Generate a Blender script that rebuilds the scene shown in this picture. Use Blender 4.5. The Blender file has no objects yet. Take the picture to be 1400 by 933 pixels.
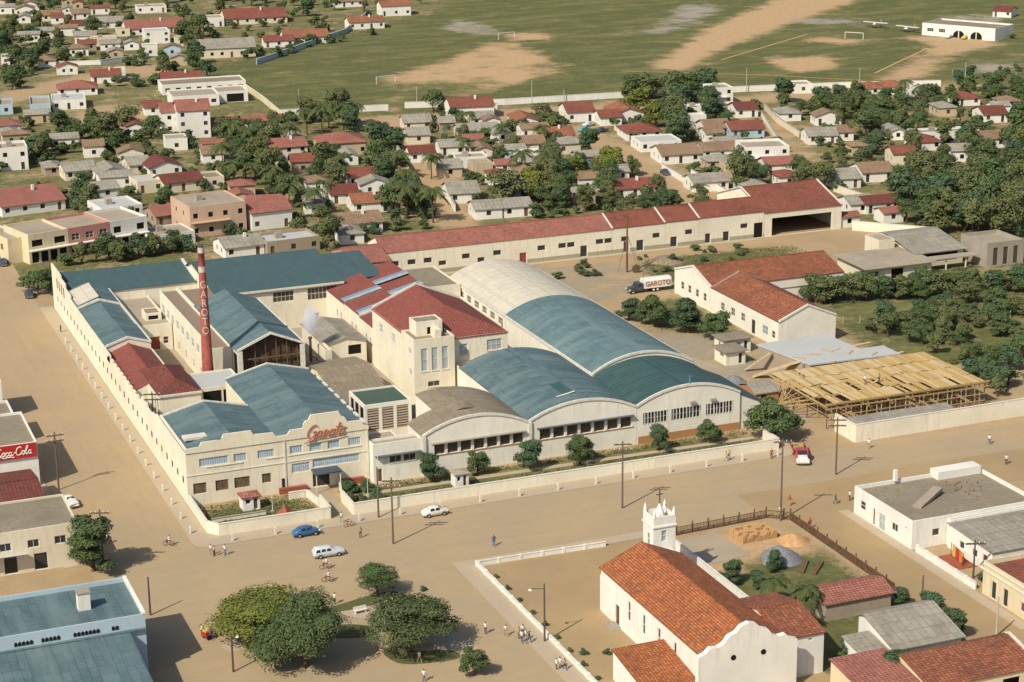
import bpy, bmesh, math, random
from mathutils import Vector, Matrix
R = math.radians
scene = bpy.context.scene
col = scene.collection
rnd = random.Random(11)

# ------------------------------------------------------------------ camera, sky, sun, exposure
cam_d = bpy.data.cameras.new('camera'); cam = bpy.data.objects.new('camera', cam_d); col.objects.link(cam)
PITCH, ROLL, YAW = 0.289756, -0.0119737, 0.3790216
fw = Vector((math.sin(YAW)*math.cos(PITCH), math.cos(YAW)*math.cos(PITCH), -math.sin(PITCH)))
rt0 = Vector((math.cos(YAW), -math.sin(YAW), 0)); up0 = rt0.cross(fw)
rt = rt0*math.cos(ROLL) + up0*math.sin(ROLL); up = up0*math.cos(ROLL) - rt0*math.sin(ROLL)
cam.matrix_world = Matrix(((rt.x, up.x, -fw.x, -58.61), (rt.y, up.y, -fw.y, -262.12), (rt.z, up.z, -fw.z, 108.0), (0, 0, 0, 1)))
cam_d.sensor_width = 36; cam_d.lens = 2696.58/1400*36; cam_d.clip_start = 1; cam_d.clip_end = 6000
scene.camera = cam
SUN_EL = R(43.5); SUN_DIR = Vector((-0.857*math.cos(SUN_EL), -0.515*math.cos(SUN_EL), math.sin(SUN_EL)))
world = bpy.data.worlds.new('World'); scene.world = world; world.use_nodes = True
wn = world.node_tree; bg = wn.nodes['Background']
sky = wn.nodes.new('ShaderNodeTexSky'); sky.sky_type = 'NISHITA'; sky.sun_disc = False
sky.sun_elevation = SUN_EL; sky.sun_rotation = math.atan2(SUN_DIR.x, SUN_DIR.y); sky.dust_density = 2.0; sky.air_density = 1.0
wn.links.new(sky.outputs[0], bg.inputs[0]); bg.inputs[1].default_value = 0.105
sun_d = bpy.data.lights.new('sun', 'SUN'); sun_d.energy = 4.7; sun_d.angle = R(0.53); sun_d.color = (1.0, 0.92, 0.77)
sun = bpy.data.objects.new('sun', sun_d); col.objects.link(sun); sun.rotation_euler = SUN_DIR.to_track_quat('Z', 'Y').to_euler(); sun.location = (0, 0, 200)
scene.cycles.volume_bounces = 3
scene.view_settings.view_transform = 'Standard'; scene.view_settings.look = 'None'
scene.view_settings.exposure = 0.0; scene.view_settings.gamma = 1.0; scene.view_settings.use_curve_mapping = False

# ------------------------------------------------------------------ materials
MAT = {}
def _nt(name, rough=0.85, spec=0.25):
    m = bpy.data.materials.new(name); m.use_nodes = True; nt = m.node_tree; p = nt.nodes['Principled BSDF']
    p.inputs['Roughness'].default_value = rough; p.inputs['Specular IOR Level'].default_value = spec
    MAT[name] = m
    return m, nt, p
def N(nt, t, **kw):
    n = nt.nodes.new(t)
    for k, v in kw.items():
        if k in n.inputs.keys(): n.inputs[k].default_value = v
        else: setattr(n, k, v)
    return n
def mixc(nt, fac, a, b, mode='MIX'):
    n = nt.nodes.new('ShaderNodeMix'); n.data_type = 'RGBA'; n.blend_type = mode
    for s, v in ((0, fac), (6, a), (7, b)):
        if isinstance(v, bpy.types.NodeSocket): nt.links.new(v, n.inputs[s])
        else: n.inputs[s].default_value = v if s == 0 else (*v, 1)
    return n.outputs[2]
def ramp(nt, fac, lo, hi):
    n = nt.nodes.new('ShaderNodeMapRange'); n.inputs[1].default_value = lo; n.inputs[2].default_value = hi; n.clamp = True
    nt.links.new(fac, n.inputs[0]); return n.outputs[0]
def mul(nt, a, b, op='MULTIPLY'):
    n = nt.nodes.new('ShaderNodeMath'); n.operation = op
    for i, v in enumerate((a, b)):
        if isinstance(v, bpy.types.NodeSocket): nt.links.new(v, n.inputs[i])
        else: n.inputs[i].default_value = v
    return n.outputs[0]
def noise(nt, co, scale, detail=3, rough=0.55, vec_scale=None):
    if vec_scale:
        mp = N(nt, 'ShaderNodeMapping'); mp.inputs['Scale'].default_value = vec_scale; nt.links.new(co, mp.inputs[0]); co = mp.outputs[0]
    n = N(nt, 'ShaderNodeTexNoise', Scale=scale, Detail=detail, Roughness=rough); nt.links.new(co, n.inputs['Vector']); return n.outputs['Fac']
def world_co(nt):
    return nt.nodes.new('ShaderNodeNewGeometry').outputs['Position']
def plaster(name, c, dirt=0.35, dirtc=(0.16, 0.13, 0.09), rough=0.9, fine=0.12):
    m, nt, p = _nt(name, rough); co = world_co(nt)
    big = ramp(nt, noise(nt, co, 0.16, 4), 0.40, 0.75)
    streak = ramp(nt, noise(nt, co, 0.9, 4, 0.6, (1.6, 1.6, 0.22)), 0.46, 0.80)
    f = mul(nt, mul(nt, mul(nt, big, 0.6), mul(nt, streak, 0.8), 'MAXIMUM'), dirt)
    a = mixc(nt, f, c, dirtc)
    fn = ramp(nt, noise(nt, co, 2.2, 3, 0.7), 0.3, 0.75)
    o = mixc(nt, mul(nt, fn, fine), a, tuple(v*0.55 for v in c))
    nt.links.new(o, p.inputs['Base Color']); return m
def tiles(name, c1, c2, bw=0.55, rh=0.42, mort=(0.05, 0.03, 0.02), ms=0.03, stain=0.5, stainc=(0.055, 0.04, 0.03), bump=0.5, rough=0.85, patch=None, spec=0.2):
    m, nt, p = _nt(name, rough, spec); uv = nt.nodes.new('ShaderNodeUVMap').outputs[0]; co = world_co(nt)
    b = N(nt, 'ShaderNodeTexBrick', Scale=1.0); b.inputs['Color1'].default_value = (*c1, 1); b.inputs['Color2'].default_value = (*c2, 1)
    b.inputs['Mortar'].default_value = (*mort, 1); b.inputs['Mortar Size'].default_value = ms; b.inputs['Brick Width'].default_value = bw; b.inputs['Row Height'].default_value = rh
    b.inputs['Bias'].default_value = 0.0; b.offset = 0.0
    nt.links.new(uv, b.inputs['Vector'])
    s1 = ramp(nt, noise(nt, co, 0.22, 5, 0.65), 0.42, 0.75); s2 = ramp(nt, noise(nt, co, 1.4, 4, 0.7), 0.45, 0.8)
    f = mul(nt, mul(nt, mul(nt, s1, 0.7), mul(nt, s2, 0.8), 'ADD'), stain)
    o = mixc(nt, f, b.outputs['Color'], stainc)
    if patch: o = mixc(nt, ramp(nt, noise(nt, uv, 0.6, 3, 0.6, (0.5, 0.06, 1)), 0.45, 0.75), o, patch)
    nt.links.new(o, p.inputs['Base Color'])
    bm = N(nt, 'ShaderNodeBump', Strength=bump, Distance=0.06); nt.links.new(b.outputs['Fac'], bm.inputs['Height']); bm.invert = True
    nt.links.new(bm.outputs[0], p.inputs['Normal']); return m
def plain(name, c, rough=0.6, spec=0.3, var=0.15, scale=1.5, metal=0.0):
    m, nt, p = _nt(name, rough, spec); co = nt.nodes.new('ShaderNodeTexCoord').outputs['Object']
    f = ramp(nt, noise(nt, co, scale, 4, 0.65), 0.3, 0.75)
    nt.links.new(mixc(nt, f, c, tuple(v*(1-var*2.2) for v in c)), p.inputs['Base Color']); p.inputs['Metallic'].default_value = metal; return m

plaster('white', (0.78, 0.76, 0.69), 0.34); plaster('cream', (0.70, 0.63, 0.48), 0.34); plaster('factory', (0.80, 0.745, 0.59), 0.40, fine=0.2)
plaster('facade', (0.77, 0.705, 0.545), 0.34, fine=0.2); plaster('hallwhite', (0.80, 0.765, 0.655), 0.34, fine=0.18); plaster('blue', (0.42, 0.53, 0.60), 0.30); plaster('ochre', (0.52, 0.42, 0.28), 0.4)
plaster('stone', (0.36, 0.29, 0.22), 0.45); plaster('rose', (0.60, 0.42, 0.30), 0.32); plaster('shopred', (0.52, 0.25, 0.19), 0.45); plaster('yellow', (0.70, 0.60, 0.40), 0.45)
plaster('concrete', (0.36, 0.32, 0.26), 0.55, (0.09, 0.08, 0.06)); plaster('slab', (0.40, 0.34, 0.26), 0.75, (0.12, 0.10, 0.075), fine=0.3); plaster('slab_dark', (0.29, 0.245, 0.175), 0.8, (0.075, 0.065, 0.05), fine=0.35)
plaster('slab_white', (0.46, 0.475, 0.47), 0.5, (0.3, 0.27, 0.2)); plaster('brown_roof', (0.27, 0.20, 0.145), 0.4); plaster('dado', (0.36, 0.34, 0.24), 0.4); plaster('brickbase', (0.42, 0.22, 0.10), 0.3)
plaster('green_roof', (0.07, 0.115, 0.085), 0.5, (0.03, 0.04, 0.035)); plaster('dome_white', (0.66, 0.62, 0.51), 0.30, (0.25, 0.22, 0.17))
tiles('tile_red', (0.35, 0.115, 0.075), (0.26, 0.08, 0.055), stain=0.6); tiles('tile_old', (0.40, 0.15, 0.075), (0.27, 0.085, 0.05), stain=0.6)
tiles('tile_church', (0.56, 0.20, 0.075), (0.37, 0.11, 0.042), 0.42, 0.36, stain=0.5)
tiles('tile_orange', (0.45, 0.185, 0.10), (0.35, 0.13, 0.07), stain=0.6); tiles('tile_maroon', (0.24, 0.075, 0.06), (0.18, 0.045, 0.035)); tiles('tile_pink', (0.44, 0.18, 0.135), (0.35, 0.13, 0.10), stain=0.4)
tiles('tile_factory', (0.33, 0.10, 0.08), (0.27, 0.075, 0.06), stain=0.35); tiles('tile_tan', (0.40, 0.27, 0.17), (0.31, 0.20, 0.125))
tiles('sheet_grey', (0.35, 0.325, 0.27), (0.29, 0.265, 0.22), 1.0, 2.0, (0.16, 0.14, 0.11), 0.03, 0.6, (0.12, 0.10, 0.075), 0.4)
tiles('sheet_teal', (0.128, 0.192, 0.20), (0.088, 0.145, 0.158), 1.05, 2.4, (0.06, 0.11, 0.12), 0.035, 0.72, (0.055, 0.078, 0.08), 0.4, 0.6, (0.155, 0.21, 0.212))
tiles('sheet_blue', (0.138, 0.21, 0.22), (0.10, 0.168, 0.182), 1.05, 2.4, (0.075, 0.14, 0.15), 0.03, 0.60, (0.065, 0.095, 0.098), 0.35, 0.6, (0.165, 0.232, 0.235))
tiles('sheet_dark', (0.05, 0.105, 0.10), (0.038, 0.082, 0.08), 1.25, 9.0, (0.085, 0.15, 0.145), 0.05, 0.5, (0.025, 0.045, 0.045), 0.4, 0.6)
tiles('sheet_rear', (0.07, 0.118, 0.122), (0.06, 0.105, 0.11), 1.0, 2.4, (0.05, 0.10, 0.11), 0.03, 0.45, (0.045, 0.075, 0.08), 0.3, 0.65)
tiles('sheet_white', (0.58, 0.54, 0.44), (0.53, 0.49, 0.40), 2.4, 2.0, (0.38, 0.34, 0.27), 0.05, 0.35, (0.30, 0.25, 0.18), 0.3)
tiles('sheet_brown', (0.30, 0.25, 0.175), (0.25, 0.21, 0.15), 1.0, 2.0, (0.16, 0.13, 0.09), 0.03, 0.6, (0.13, 0.10, 0.07), 0.4)
tiles('louvre_glass', (0.30, 0.42, 0.52), (0.22, 0.33, 0.43), 0.35, 4.0, (0.60, 0.62, 0.60), 0.05, 0.1, (0.1, 0.1, 0.1), 0.2, 0.35)
plain('glass', (0.035, 0.04, 0.045), 0.15, 0.5, 0.2); plain('glass_blue', (0.22, 0.33, 0.42), 0.25, 0.5, 0.15); plain('glass_brown', (0.10, 0.075, 0.055), 0.4, 0.4, 0.25); plain('shade', (0.02, 0.018, 0.015), 0.9, 0.1)
plain('gable_shade', (0.115, 0.082, 0.055), 0.9, 0.1, 0.3, 0.8); plain('tan_shade', (0.20, 0.145, 0.085), 0.9, 0.1, 0.3); plain('glass_pale', (0.45, 0.50, 0.52), 0.35, 0.5, 0.2, 0.7); plain('frame_white', (0.74, 0.71, 0.62), 0.6); plain('wood', (0.20, 0.125, 0.07), 0.85, 0.2, 0.25); plain('timber', (0.58, 0.40, 0.165), 0.85, 0.2, 0.22, 0.8); plain('timber_pale', (0.64, 0.50, 0.28), 0.85, 0.2, 0.2, 0.6)
plain('pole_wood', (0.17, 0.125, 0.09), 0.9, 0.15); plain('pole_concrete', (0.50, 0.45, 0.36), 0.9, 0.15); plain('iron', (0.10, 0.09, 0.08), 0.6, 0.4, 0.2); plain('door_red', (0.30, 0.07, 0.05), 0.7); plain('door_brown', (0.16, 0.085, 0.05), 0.7); plain('door_dark', (0.05, 0.045, 0.04), 0.8)
plain('brick_red', (0.36, 0.11, 0.065), 0.9, 0.2, 0.2); plain('chimney_white', (0.62, 0.55, 0.47), 0.8, 0.2, 0.2, 2); plain('sign_red', (0.52, 0.035, 0.03), 0.5); plain('sign_white', (0.80, 0.77, 0.70), 0.5, 0.3, 0.05); plain('sign_orange', (0.56, 0.20, 0.10), 0.5); plain('sign_brown', (0.30, 0.10, 0.05), 0.5)
plain('paint_blue', (0.03, 0.13, 0.30), 0.25, 0.6, 0.05); plain('paint_pale', (0.55, 0.62, 0.66), 0.25, 0.6, 0.05); plain('paint_white', (0.74, 0.72, 0.66), 0.25, 0.6, 0.05); plain('paint_red', (0.45, 0.05, 0.04), 0.3, 0.6, 0.05); plain('paint_teal', (0.12, 0.36, 0.38), 0.3, 0.6, 0.05); plain('paint_dark', (0.05, 0.07, 0.09), 0.3, 0.6, 0.05)
plain('tyre', (0.025, 0.024, 0.022), 0.9); plain('chrome', (0.55, 0.54, 0.50), 0.25, 0.6, 0.1, 2, 0.6); plain('sand', (0.60, 0.36, 0.17), 0.95, 0.1, 0.2, 1.2); plain('gravel', (0.27, 0.28, 0.29), 0.95, 0.1, 0.25, 3); plain('rubble', (0.38, 0.30, 0.21), 0.95, 0.1, 0.35, 2.5)
plain('skin', (0.32, 0.17, 0.10), 0.6, 0.3, 0.05); plain('hair', (0.02, 0.015, 0.012), 0.7); plain('cloth_white', (0.76, 0.74, 0.70), 0.9, 0.1, 0.05); plain('cloth_blue', (0.05, 0.10, 0.28), 0.9, 0.1, 0.08); plain('cloth_red', (0.50, 0.06, 0.045), 0.9, 0.1, 0.08); plain('cloth_dark', (0.06, 0.055, 0.05), 0.9, 0.1, 0.08); plain('cloth_tan', (0.42, 0.31, 0.18), 0.9, 0.1, 0.08); plain('cloth_yellow', (0.62, 0.45, 0.09), 0.9, 0.1, 0.08); plain('bark', (0.13, 0.09, 0.06), 0.95, 0.1, 0.3, 2)
plain('chimney_red', (0.44, 0.125, 0.10), 0.8, 0.2, 0.22, 0.9); plain('cloth_orange', (0.70, 0.22, 0.04), 0.9, 0.1, 0.05)
def leafmat(name, c, var):
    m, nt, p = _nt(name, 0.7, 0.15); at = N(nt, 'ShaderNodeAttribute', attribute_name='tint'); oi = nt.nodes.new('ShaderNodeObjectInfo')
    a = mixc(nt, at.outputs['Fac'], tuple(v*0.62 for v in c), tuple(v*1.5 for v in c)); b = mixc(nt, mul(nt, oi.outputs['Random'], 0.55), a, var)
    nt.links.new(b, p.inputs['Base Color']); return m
leafmat('leaf', (0.078, 0.116, 0.044), (0.072, 0.088, 0.036)); leafmat('leaf_olive', (0.115, 0.13, 0.052), (0.095, 0.108, 0.044)); leafmat('leaf_yellow', (0.145, 0.165, 0.034), (0.12, 0.135, 0.035)); leafmat('leaf_blue', (0.062, 0.104, 0.05), (0.065, 0.088, 0.042)); leafmat('leaf_palm', (0.075, 0.095, 0.032), (0.06, 0.075, 0.03)); leafmat('grass', (0.085, 0.105, 0.035), (0.09, 0.10, 0.04))
def groundmat(name, tan, grass, sand, grey):
    m, nt, p = _nt(name, 0.95, 0.1); co = world_co(nt); at = N(nt, 'ShaderNodeVertexColor', layer_name='cover'); sp = nt.nodes.new('ShaderNodeSeparateColor'); nt.links.new(at.outputs[0], sp.inputs[0])
    n1 = noise(nt, co, 0.09, 5, 0.65); n2 = noise(nt, co, 0.55, 5, 0.7); n3 = noise(nt, co, 2.6, 4, 0.75)
    wob = mul(nt, mul(nt, mul(nt, n1, 0.9), mul(nt, n2, 0.7), 'ADD'), mul(nt, n3, 0.4), 'ADD')   # mean about 1.0
    wob = mul(nt, mul(nt, mul(nt, wob, -1.0, 'ADD'), 1.7), 1.0, 'ADD')
    def cov(ch): return ramp(nt, mul(nt, sp.outputs[ch], mul(nt, wob, -1.0, 'ADD'), 'ADD'), 0.28, 0.74)
    base = mixc(nt, ramp(nt, n1, 0.35, 0.7), tan, tuple(v*0.80 for v in tan)); base = mixc(nt, mul(nt, ramp(nt, n3, 0.35, 0.75), 0.35), base, tuple(v*0.6 for v in tan))
    base = mixc(nt, mul(nt, ramp(nt, noise(nt, co, 0.25, 4, 0.6, (1.0, 0.25, 1)), 0.5, 0.75), 0.35), base, (tan[0]*1.12, tan[1]*1.10, tan[2]*1.05))
    g = mixc(nt, ramp(nt, n2, 0.3, 0.7), grass, tuple(v*0.55 for v in grass)); g = mixc(nt, ramp(nt, n1, 0.5, 0.72), g, (grass[0]*1.35, grass[1]*1.1, grass[2]*1.0)); g = mixc(nt, mul(nt, ramp(nt, n3, 0.4, 0.8), 0.5), g, tuple(v*0.45 for v in grass))
    mp = N(nt, 'ShaderNodeMapping'); mp.inputs['Rotation'].default_value = (0, 0, R(-40)); mp.inputs['Scale'].default_value = (0.25, 1.0, 1.0); nt.links.new(co, mp.inputs[0]); n4 = noise(nt, mp.outputs[0], 0.10, 6, 0.7)
    g = mixc(nt, mul(nt, ramp(nt, n4, 0.47, 0.66), 0.38), g, (grass[0]*1.9, grass[1]*1.55, grass[2]*1.7)); g = mixc(nt, mul(nt, ramp(nt, n4, 0.45, 0.3), 0.25), g, (grass[0]*0.6, grass[1]*0.75, grass[2]*0.7))
    s = mixc(nt, ramp(nt, n2, 0.3, 0.75), sand, tuple(v*0.72 for v in sand))
    o = mixc(nt, cov(0), base, g); o = mixc(nt, cov(1), o, s); o = mixc(nt, cov(2), o, grey)
    nt.links.new(o, p.inputs['Base Color']); bm = N(nt, 'ShaderNodeBump', Strength=0.35, Distance=0.25); nt.links.new(n3, bm.inputs['Height']); nt.links.new(bm.outputs[0], p.inputs['Normal'])
groundmat('ground', (0.43, 0.315, 0.185), (0.145, 0.158, 0.062), (0.52, 0.355, 0.20), (0.33, 0.29, 0.23))
def roadmat(name, a, b, streak=None):
    m, nt, p = _nt(name, 0.92, 0.15); co = world_co(nt); n1 = noise(nt, co, 0.07, 5, 0.6); n2 = noise(nt, co, 0.5, 5, 0.7); n3 = noise(nt, co, 4, 3, 0.8)
    o = mixc(nt, ramp(nt, n1, 0.35, 0.68), a, b); o = mixc(nt, mul(nt, ramp(nt, n2, 0.45, 0.8), 0.4), o, tuple(v*0.78 for v in a)); o = mixc(nt, mul(nt, ramp(nt, n3, 0.4, 0.8), 0.25), o, tuple(v*0.6 for v in a))
    if streak: o = mixc(nt, mul(nt, ramp(nt, noise(nt, co, 0.8, 4, 0.65, streak), 0.48, 0.72), 0.30), o, tuple(v*0.72 for v in a)); o = mixc(nt, mul(nt, ramp(nt, noise(nt, co, 0.35, 5, 0.7), 0.52, 0.62), 0.14), o, (a[0]*0.75, a[1]*0.8, a[2]*0.95))
    nt.links.new(o, p.inputs['Base Color'])
roadmat('road', (0.42, 0.315, 0.185), (0.365, 0.29, 0.195), (0.05, 0.9, 1)); roadmat('road_side', (0.43, 0.315, 0.18), (0.375, 0.29, 0.19), (0.9, 0.05, 1)); roadmat('dirt_road', (0.40, 0.285, 0.15), (0.33, 0.24, 0.135), (0.3, 0.3, 1)); roadmat('pavement', (0.46, 0.375, 0.26), (0.41, 0.34, 0.25)); roadmat('turf', (0.115, 0.12, 0.048), (0.085, 0.095, 0.04)); roadmat('yard_concrete', (0.40, 0.33, 0.235), (0.33, 0.275, 0.20))

# ------------------------------------------------------------------ mesh helpers
class MB:
    def __init__(s): s.v = []; s.f = []
    def poly(s, pts): i = len(s.v); s.v += [tuple(p) for p in pts]; s.f.append(tuple(range(i, i+len(pts)))); return s
    def box(s, x0, x1, y0, y1, z0, z1):
        i = len(s.v); s.v += [(x, y, z) for z in (z0, z1) for x, y in ((x0, y0), (x1, y0), (x1, y1), (x0, y1))]
        s.f += [tuple(i+k for k in q) for q in ((3, 2, 1, 0), (4, 5, 6, 7), (0, 1, 5, 4), (1, 2, 6, 5), (2, 3, 7, 6), (3, 0, 4, 7))]; return s
    def prism(s, pts, a, b, ax):      # 2-D outline extruded along axis ax ('y': outline in x,z ; 'x': outline in y,z ; 'z': outline in x,y)
        def P(p, t): return {'y': (p[0], t, p[1]), 'x': (t, p[0], p[1]), 'z': (p[0], p[1], t)}[ax]
        n = len(pts); i = len(s.v); s.v += [P(p, a) for p in pts] + [P(p, b) for p in pts]
        s.f += [tuple(range(i, i+n)), tuple(range(i+2*n-1, i+n-1, -1))] + [(i+k, i+n+k, i+n+(k+1) % n, i+(k+1) % n) for k in range(n)]; return s
    def bar(s, p, q, w, h=None, upv=(0, 0, 1)):     # rectangular bar between two points
        h = h or w; p = Vector(p); q = Vector(q); d = (q-p).normalized(); u = Vector(upv)
        if abs(d.dot(u)) > 0.95: u = Vector((0, 1, 0))
        sd = d.cross(u).normalized()*w/2; uu = sd.cross(d).normalized()*h/2; i = len(s.v)
        s.v += [tuple(c+a*sd+b*uu) for c in (p, q) for a, b in ((-1, -1), (1, -1), (1, 1), (-1, 1))]
        s.f += [tuple(i+k for k in t) for t in ((3, 2, 1, 0), (4, 5, 6, 7), (0, 1, 5, 4), (1, 2, 6, 5), (2, 3, 7, 6), (3, 0, 4, 7))]; return s
    def tube(s, pts, rad, n=8, cap=True):
        pts = [Vector(p) for p in pts]; i = len(s.v); m = len(pts)
        if not isinstance(rad, (list, tuple)): rad = [rad]*m
        for k, p in enumerate(pts):
            d = (pts[min(k+1, m-1)]-pts[max(k-1, 0)]).normalized(); u = Vector((0, 0, 1)) if abs(d.z) < 0.95 else Vector((0, 1, 0))
            a = d.cross(u).normalized(); b = a.cross(d).normalized()
            s.v += [tuple(p+(a*math.cos(2*math.pi*j/n)+b*math.sin(2*math.pi*j/n))*rad[k]) for j in range(n)]
        for k in range(m-1): s.f += [(i+k*n+j, i+k*n+(j+1) % n, i+(k+1)*n+(j+1) % n, i+(k+1)*n+j) for j in range(n)]
        if cap: s.f += [tuple(i+j for j in range(n)), tuple(i+(m-1)*n+n-1-j for j in range(n))]
        return s
    def mesh(s, name, mats, uv=False, smooth=False, fm=None):
        me = bpy.data.meshes.new(name); me.from_pydata(s.v, [], s.f)
        for m in (mats if isinstance(mats, (list, tuple)) else [mats]): me.materials.append(MAT[m] if isinstance(m, str) else m)
        if fm: me.polygons.foreach_set('material_index', fm)
        if uv:
            l = me.uv_layers.new(name='UVMap')
            for p in me.polygons:
                n = p.normal; u = Vector((1, 0, 0)) if abs(n.z) > 0.999 else Vector((0, 0, 1)).cross(n).normalized(); w = n.cross(u)
                for li in p.loop_indices: c = me.vertices[me.loops[li].vertex_index].co; l.data[li].uv = (c.dot(u), c.dot(w))
        if smooth: me.polygons.foreach_set('use_smooth', [True]*len(me.polygons))
        me.update(); return me
    def build(s, name, mats, parent=None, uv=False, smooth=False, fm=None):
        o = bpy.data.objects.new(name, s.mesh(name, mats, uv, smooth, fm)); col.objects.link(o); o.parent = parent; return o
def tag(o, label, cat, group=None):
    o['label'] = label; o['category'] = cat
    if group: o['group'] = group
    return o
def thing(name, label, cat, loc=(0, 0, 0), rz=0.0, group=None):
    o = bpy.data.objects.new(name, None); col.objects.link(o); o.location = loc; o.rotation_euler = (0, 0, rz); o.empty_display_size = 0.5
    return tag(o, label, cat, group)
def structure(name, mb, mat, **k): o = mb.build(name, mat, **k); o['kind'] = 'structure'; return o
def place(name, mesh, parent=None, loc=(0, 0, 0), rz=0.0, sc=None):
    o = bpy.data.objects.new(name, mesh); col.objects.link(o); o.parent = parent; o.location = loc; o.rotation_euler = (0, 0, rz)
    if sc: o.scale = sc
    return o
def copy_tree(o, parent=None):
    c = o.copy(); col.objects.link(c); c.parent = parent
    for ch in o.children: copy_tree(ch, c)
    return c

# ------------------------------------------------------------------ building kit (local frame: x along the front, y into depth, origin front-left)
def side_frame(s, x0, x1, y0, y1):
    return {'f': ((x0, y0), (1, 0), x1-x0), 'r': ((x1, y0), (0, 1), y1-y0), 'b': ((x1, y1), (-1, 0), x1-x0), 'l': ((x0, y1), (0, -1), y1-y0)}[s]
def wall_grid(mb, o, du, L, h, ops, rev, z0=0.0):
    nx, ny = du[1], -du[0]
    def Q(u, v, d=0.0): return (o[0]+du[0]*u-nx*d, o[1]+du[1]*u-ny*d, z0+v)
    us = sorted({0.0, L, *[t for q in ops for t in q[:2]]}); vs = sorted({0.0, h, *[t for q in ops for t in q[2:4]]})
    for a, b in zip(us, us[1:]):
        for c, d in zip(vs, vs[1:]):
            mu, mv = (a+b)/2, (c+d)/2
            if any(q[0] < mu < q[1] and q[2] < mv < q[3] for q in ops): continue
            mb.poly([Q(a, c), Q(b, c), Q(b, d), Q(a, d)])
    for q in ops:
        u0, u1, v0, v1 = q[:4]
        for p in (((u0, v0), (u1, v0)), ((u1, v0), (u1, v1)), ((u1, v1), (u0, v1)), ((u0, v1), (u0, v0))):
            (a, b), (c, d) = p; mb.poly([Q(a, b), Q(a, b, rev), Q(c, d, rev), Q(c, d)])
    return Q
PANE = {'w': 'glass', 'b': 'louvre_glass', 'p': 'glass_pale', 'n': 'glass_brown', 'd': 'door_brown', 'k': 'door_dark', 'e': 'door_red', 'm': 'glass_blue', 'v': 'glass_brown', 'h': 'shade', 'q': 'tan_shade', 'u': 'glass_brown'}
def add_opening(th, Q, q, rev, detail):
    u0, u1, v0, v1, k = q
    if k == 'o': return
    nm = 'door' if k in 'dke' else ('louvre_window' if k == 'v' else 'window')
    mb = MB().poly([Q(u0, v0, rev), Q(u1, v0, rev), Q(u1, v1, rev), Q(u0, v1, rev)])
    w = mb.build(nm, PANE[k], th, uv=(k == 'b'))
    if not detail or k in 'qhu': return
    fr = MB(); t = 0.09
    def bar(a, b, c, d):
        p = [Q(a, c, rev-0.07), Q(b, c, rev-0.07), Q(b, d, rev-0.07), Q(a, d, rev-0.07)]; g = [Q(a, c, rev-0.005), Q(b, c, rev-0.005), Q(b, d, rev-0.005), Q(a, d, rev-0.005)]
        fr.poly(p)
        for i in range(4): j = (i+1) % 4; fr.poly([p[j], p[i], g[i], g[j]])
    bar(u0, u1, v0, v0+t); bar(u0, u1, v1-t, v1); bar(u0, u0+t, v0+t, v1-t); bar(u1-t, u1, v0+t, v1-t)
    if k in 'wpnm':
        n = max(1, int((u1-u0)/0.75))
        for i in range(1, n): c = u0+(u1-u0)*i/n; bar(c-0.03, c+0.03, v0+t, v1-t)
        if v1-v0 > 1.3: c = (v0+v1)/2; bar(u0+t, u1-t, c-0.03, c+0.03)
    fr.build('frame', 'frame_white', w)
    if k == 'v':
        n = int((v1-v0)/0.42)
        for i in range(n):
            z = v0+(i+0.5)*(v1-v0)/n; s = MB().poly([Q(u0+t, z-0.16, rev-0.12), Q(u1-t, z-0.16, rev-0.12), Q(u1-t, z+0.06, rev-0.02), Q(u0+t, z+0.06, rev-0.02)]); s.build('slat', 'stone', w)
    if k in 'wnpm' and detail > 1:
        p0, p1 = Q(u0-0.12, v0-0.12, -0.10), Q(u1+0.12, v0, 0.02)
        MB().box(min(p0[0], p1[0]), max(p0[0], p1[0]), min(p0[1], p1[1]), max(p0[1], p1[1]), p0[2], p1[2]).build('sill', 'frame_white', w)
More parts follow.
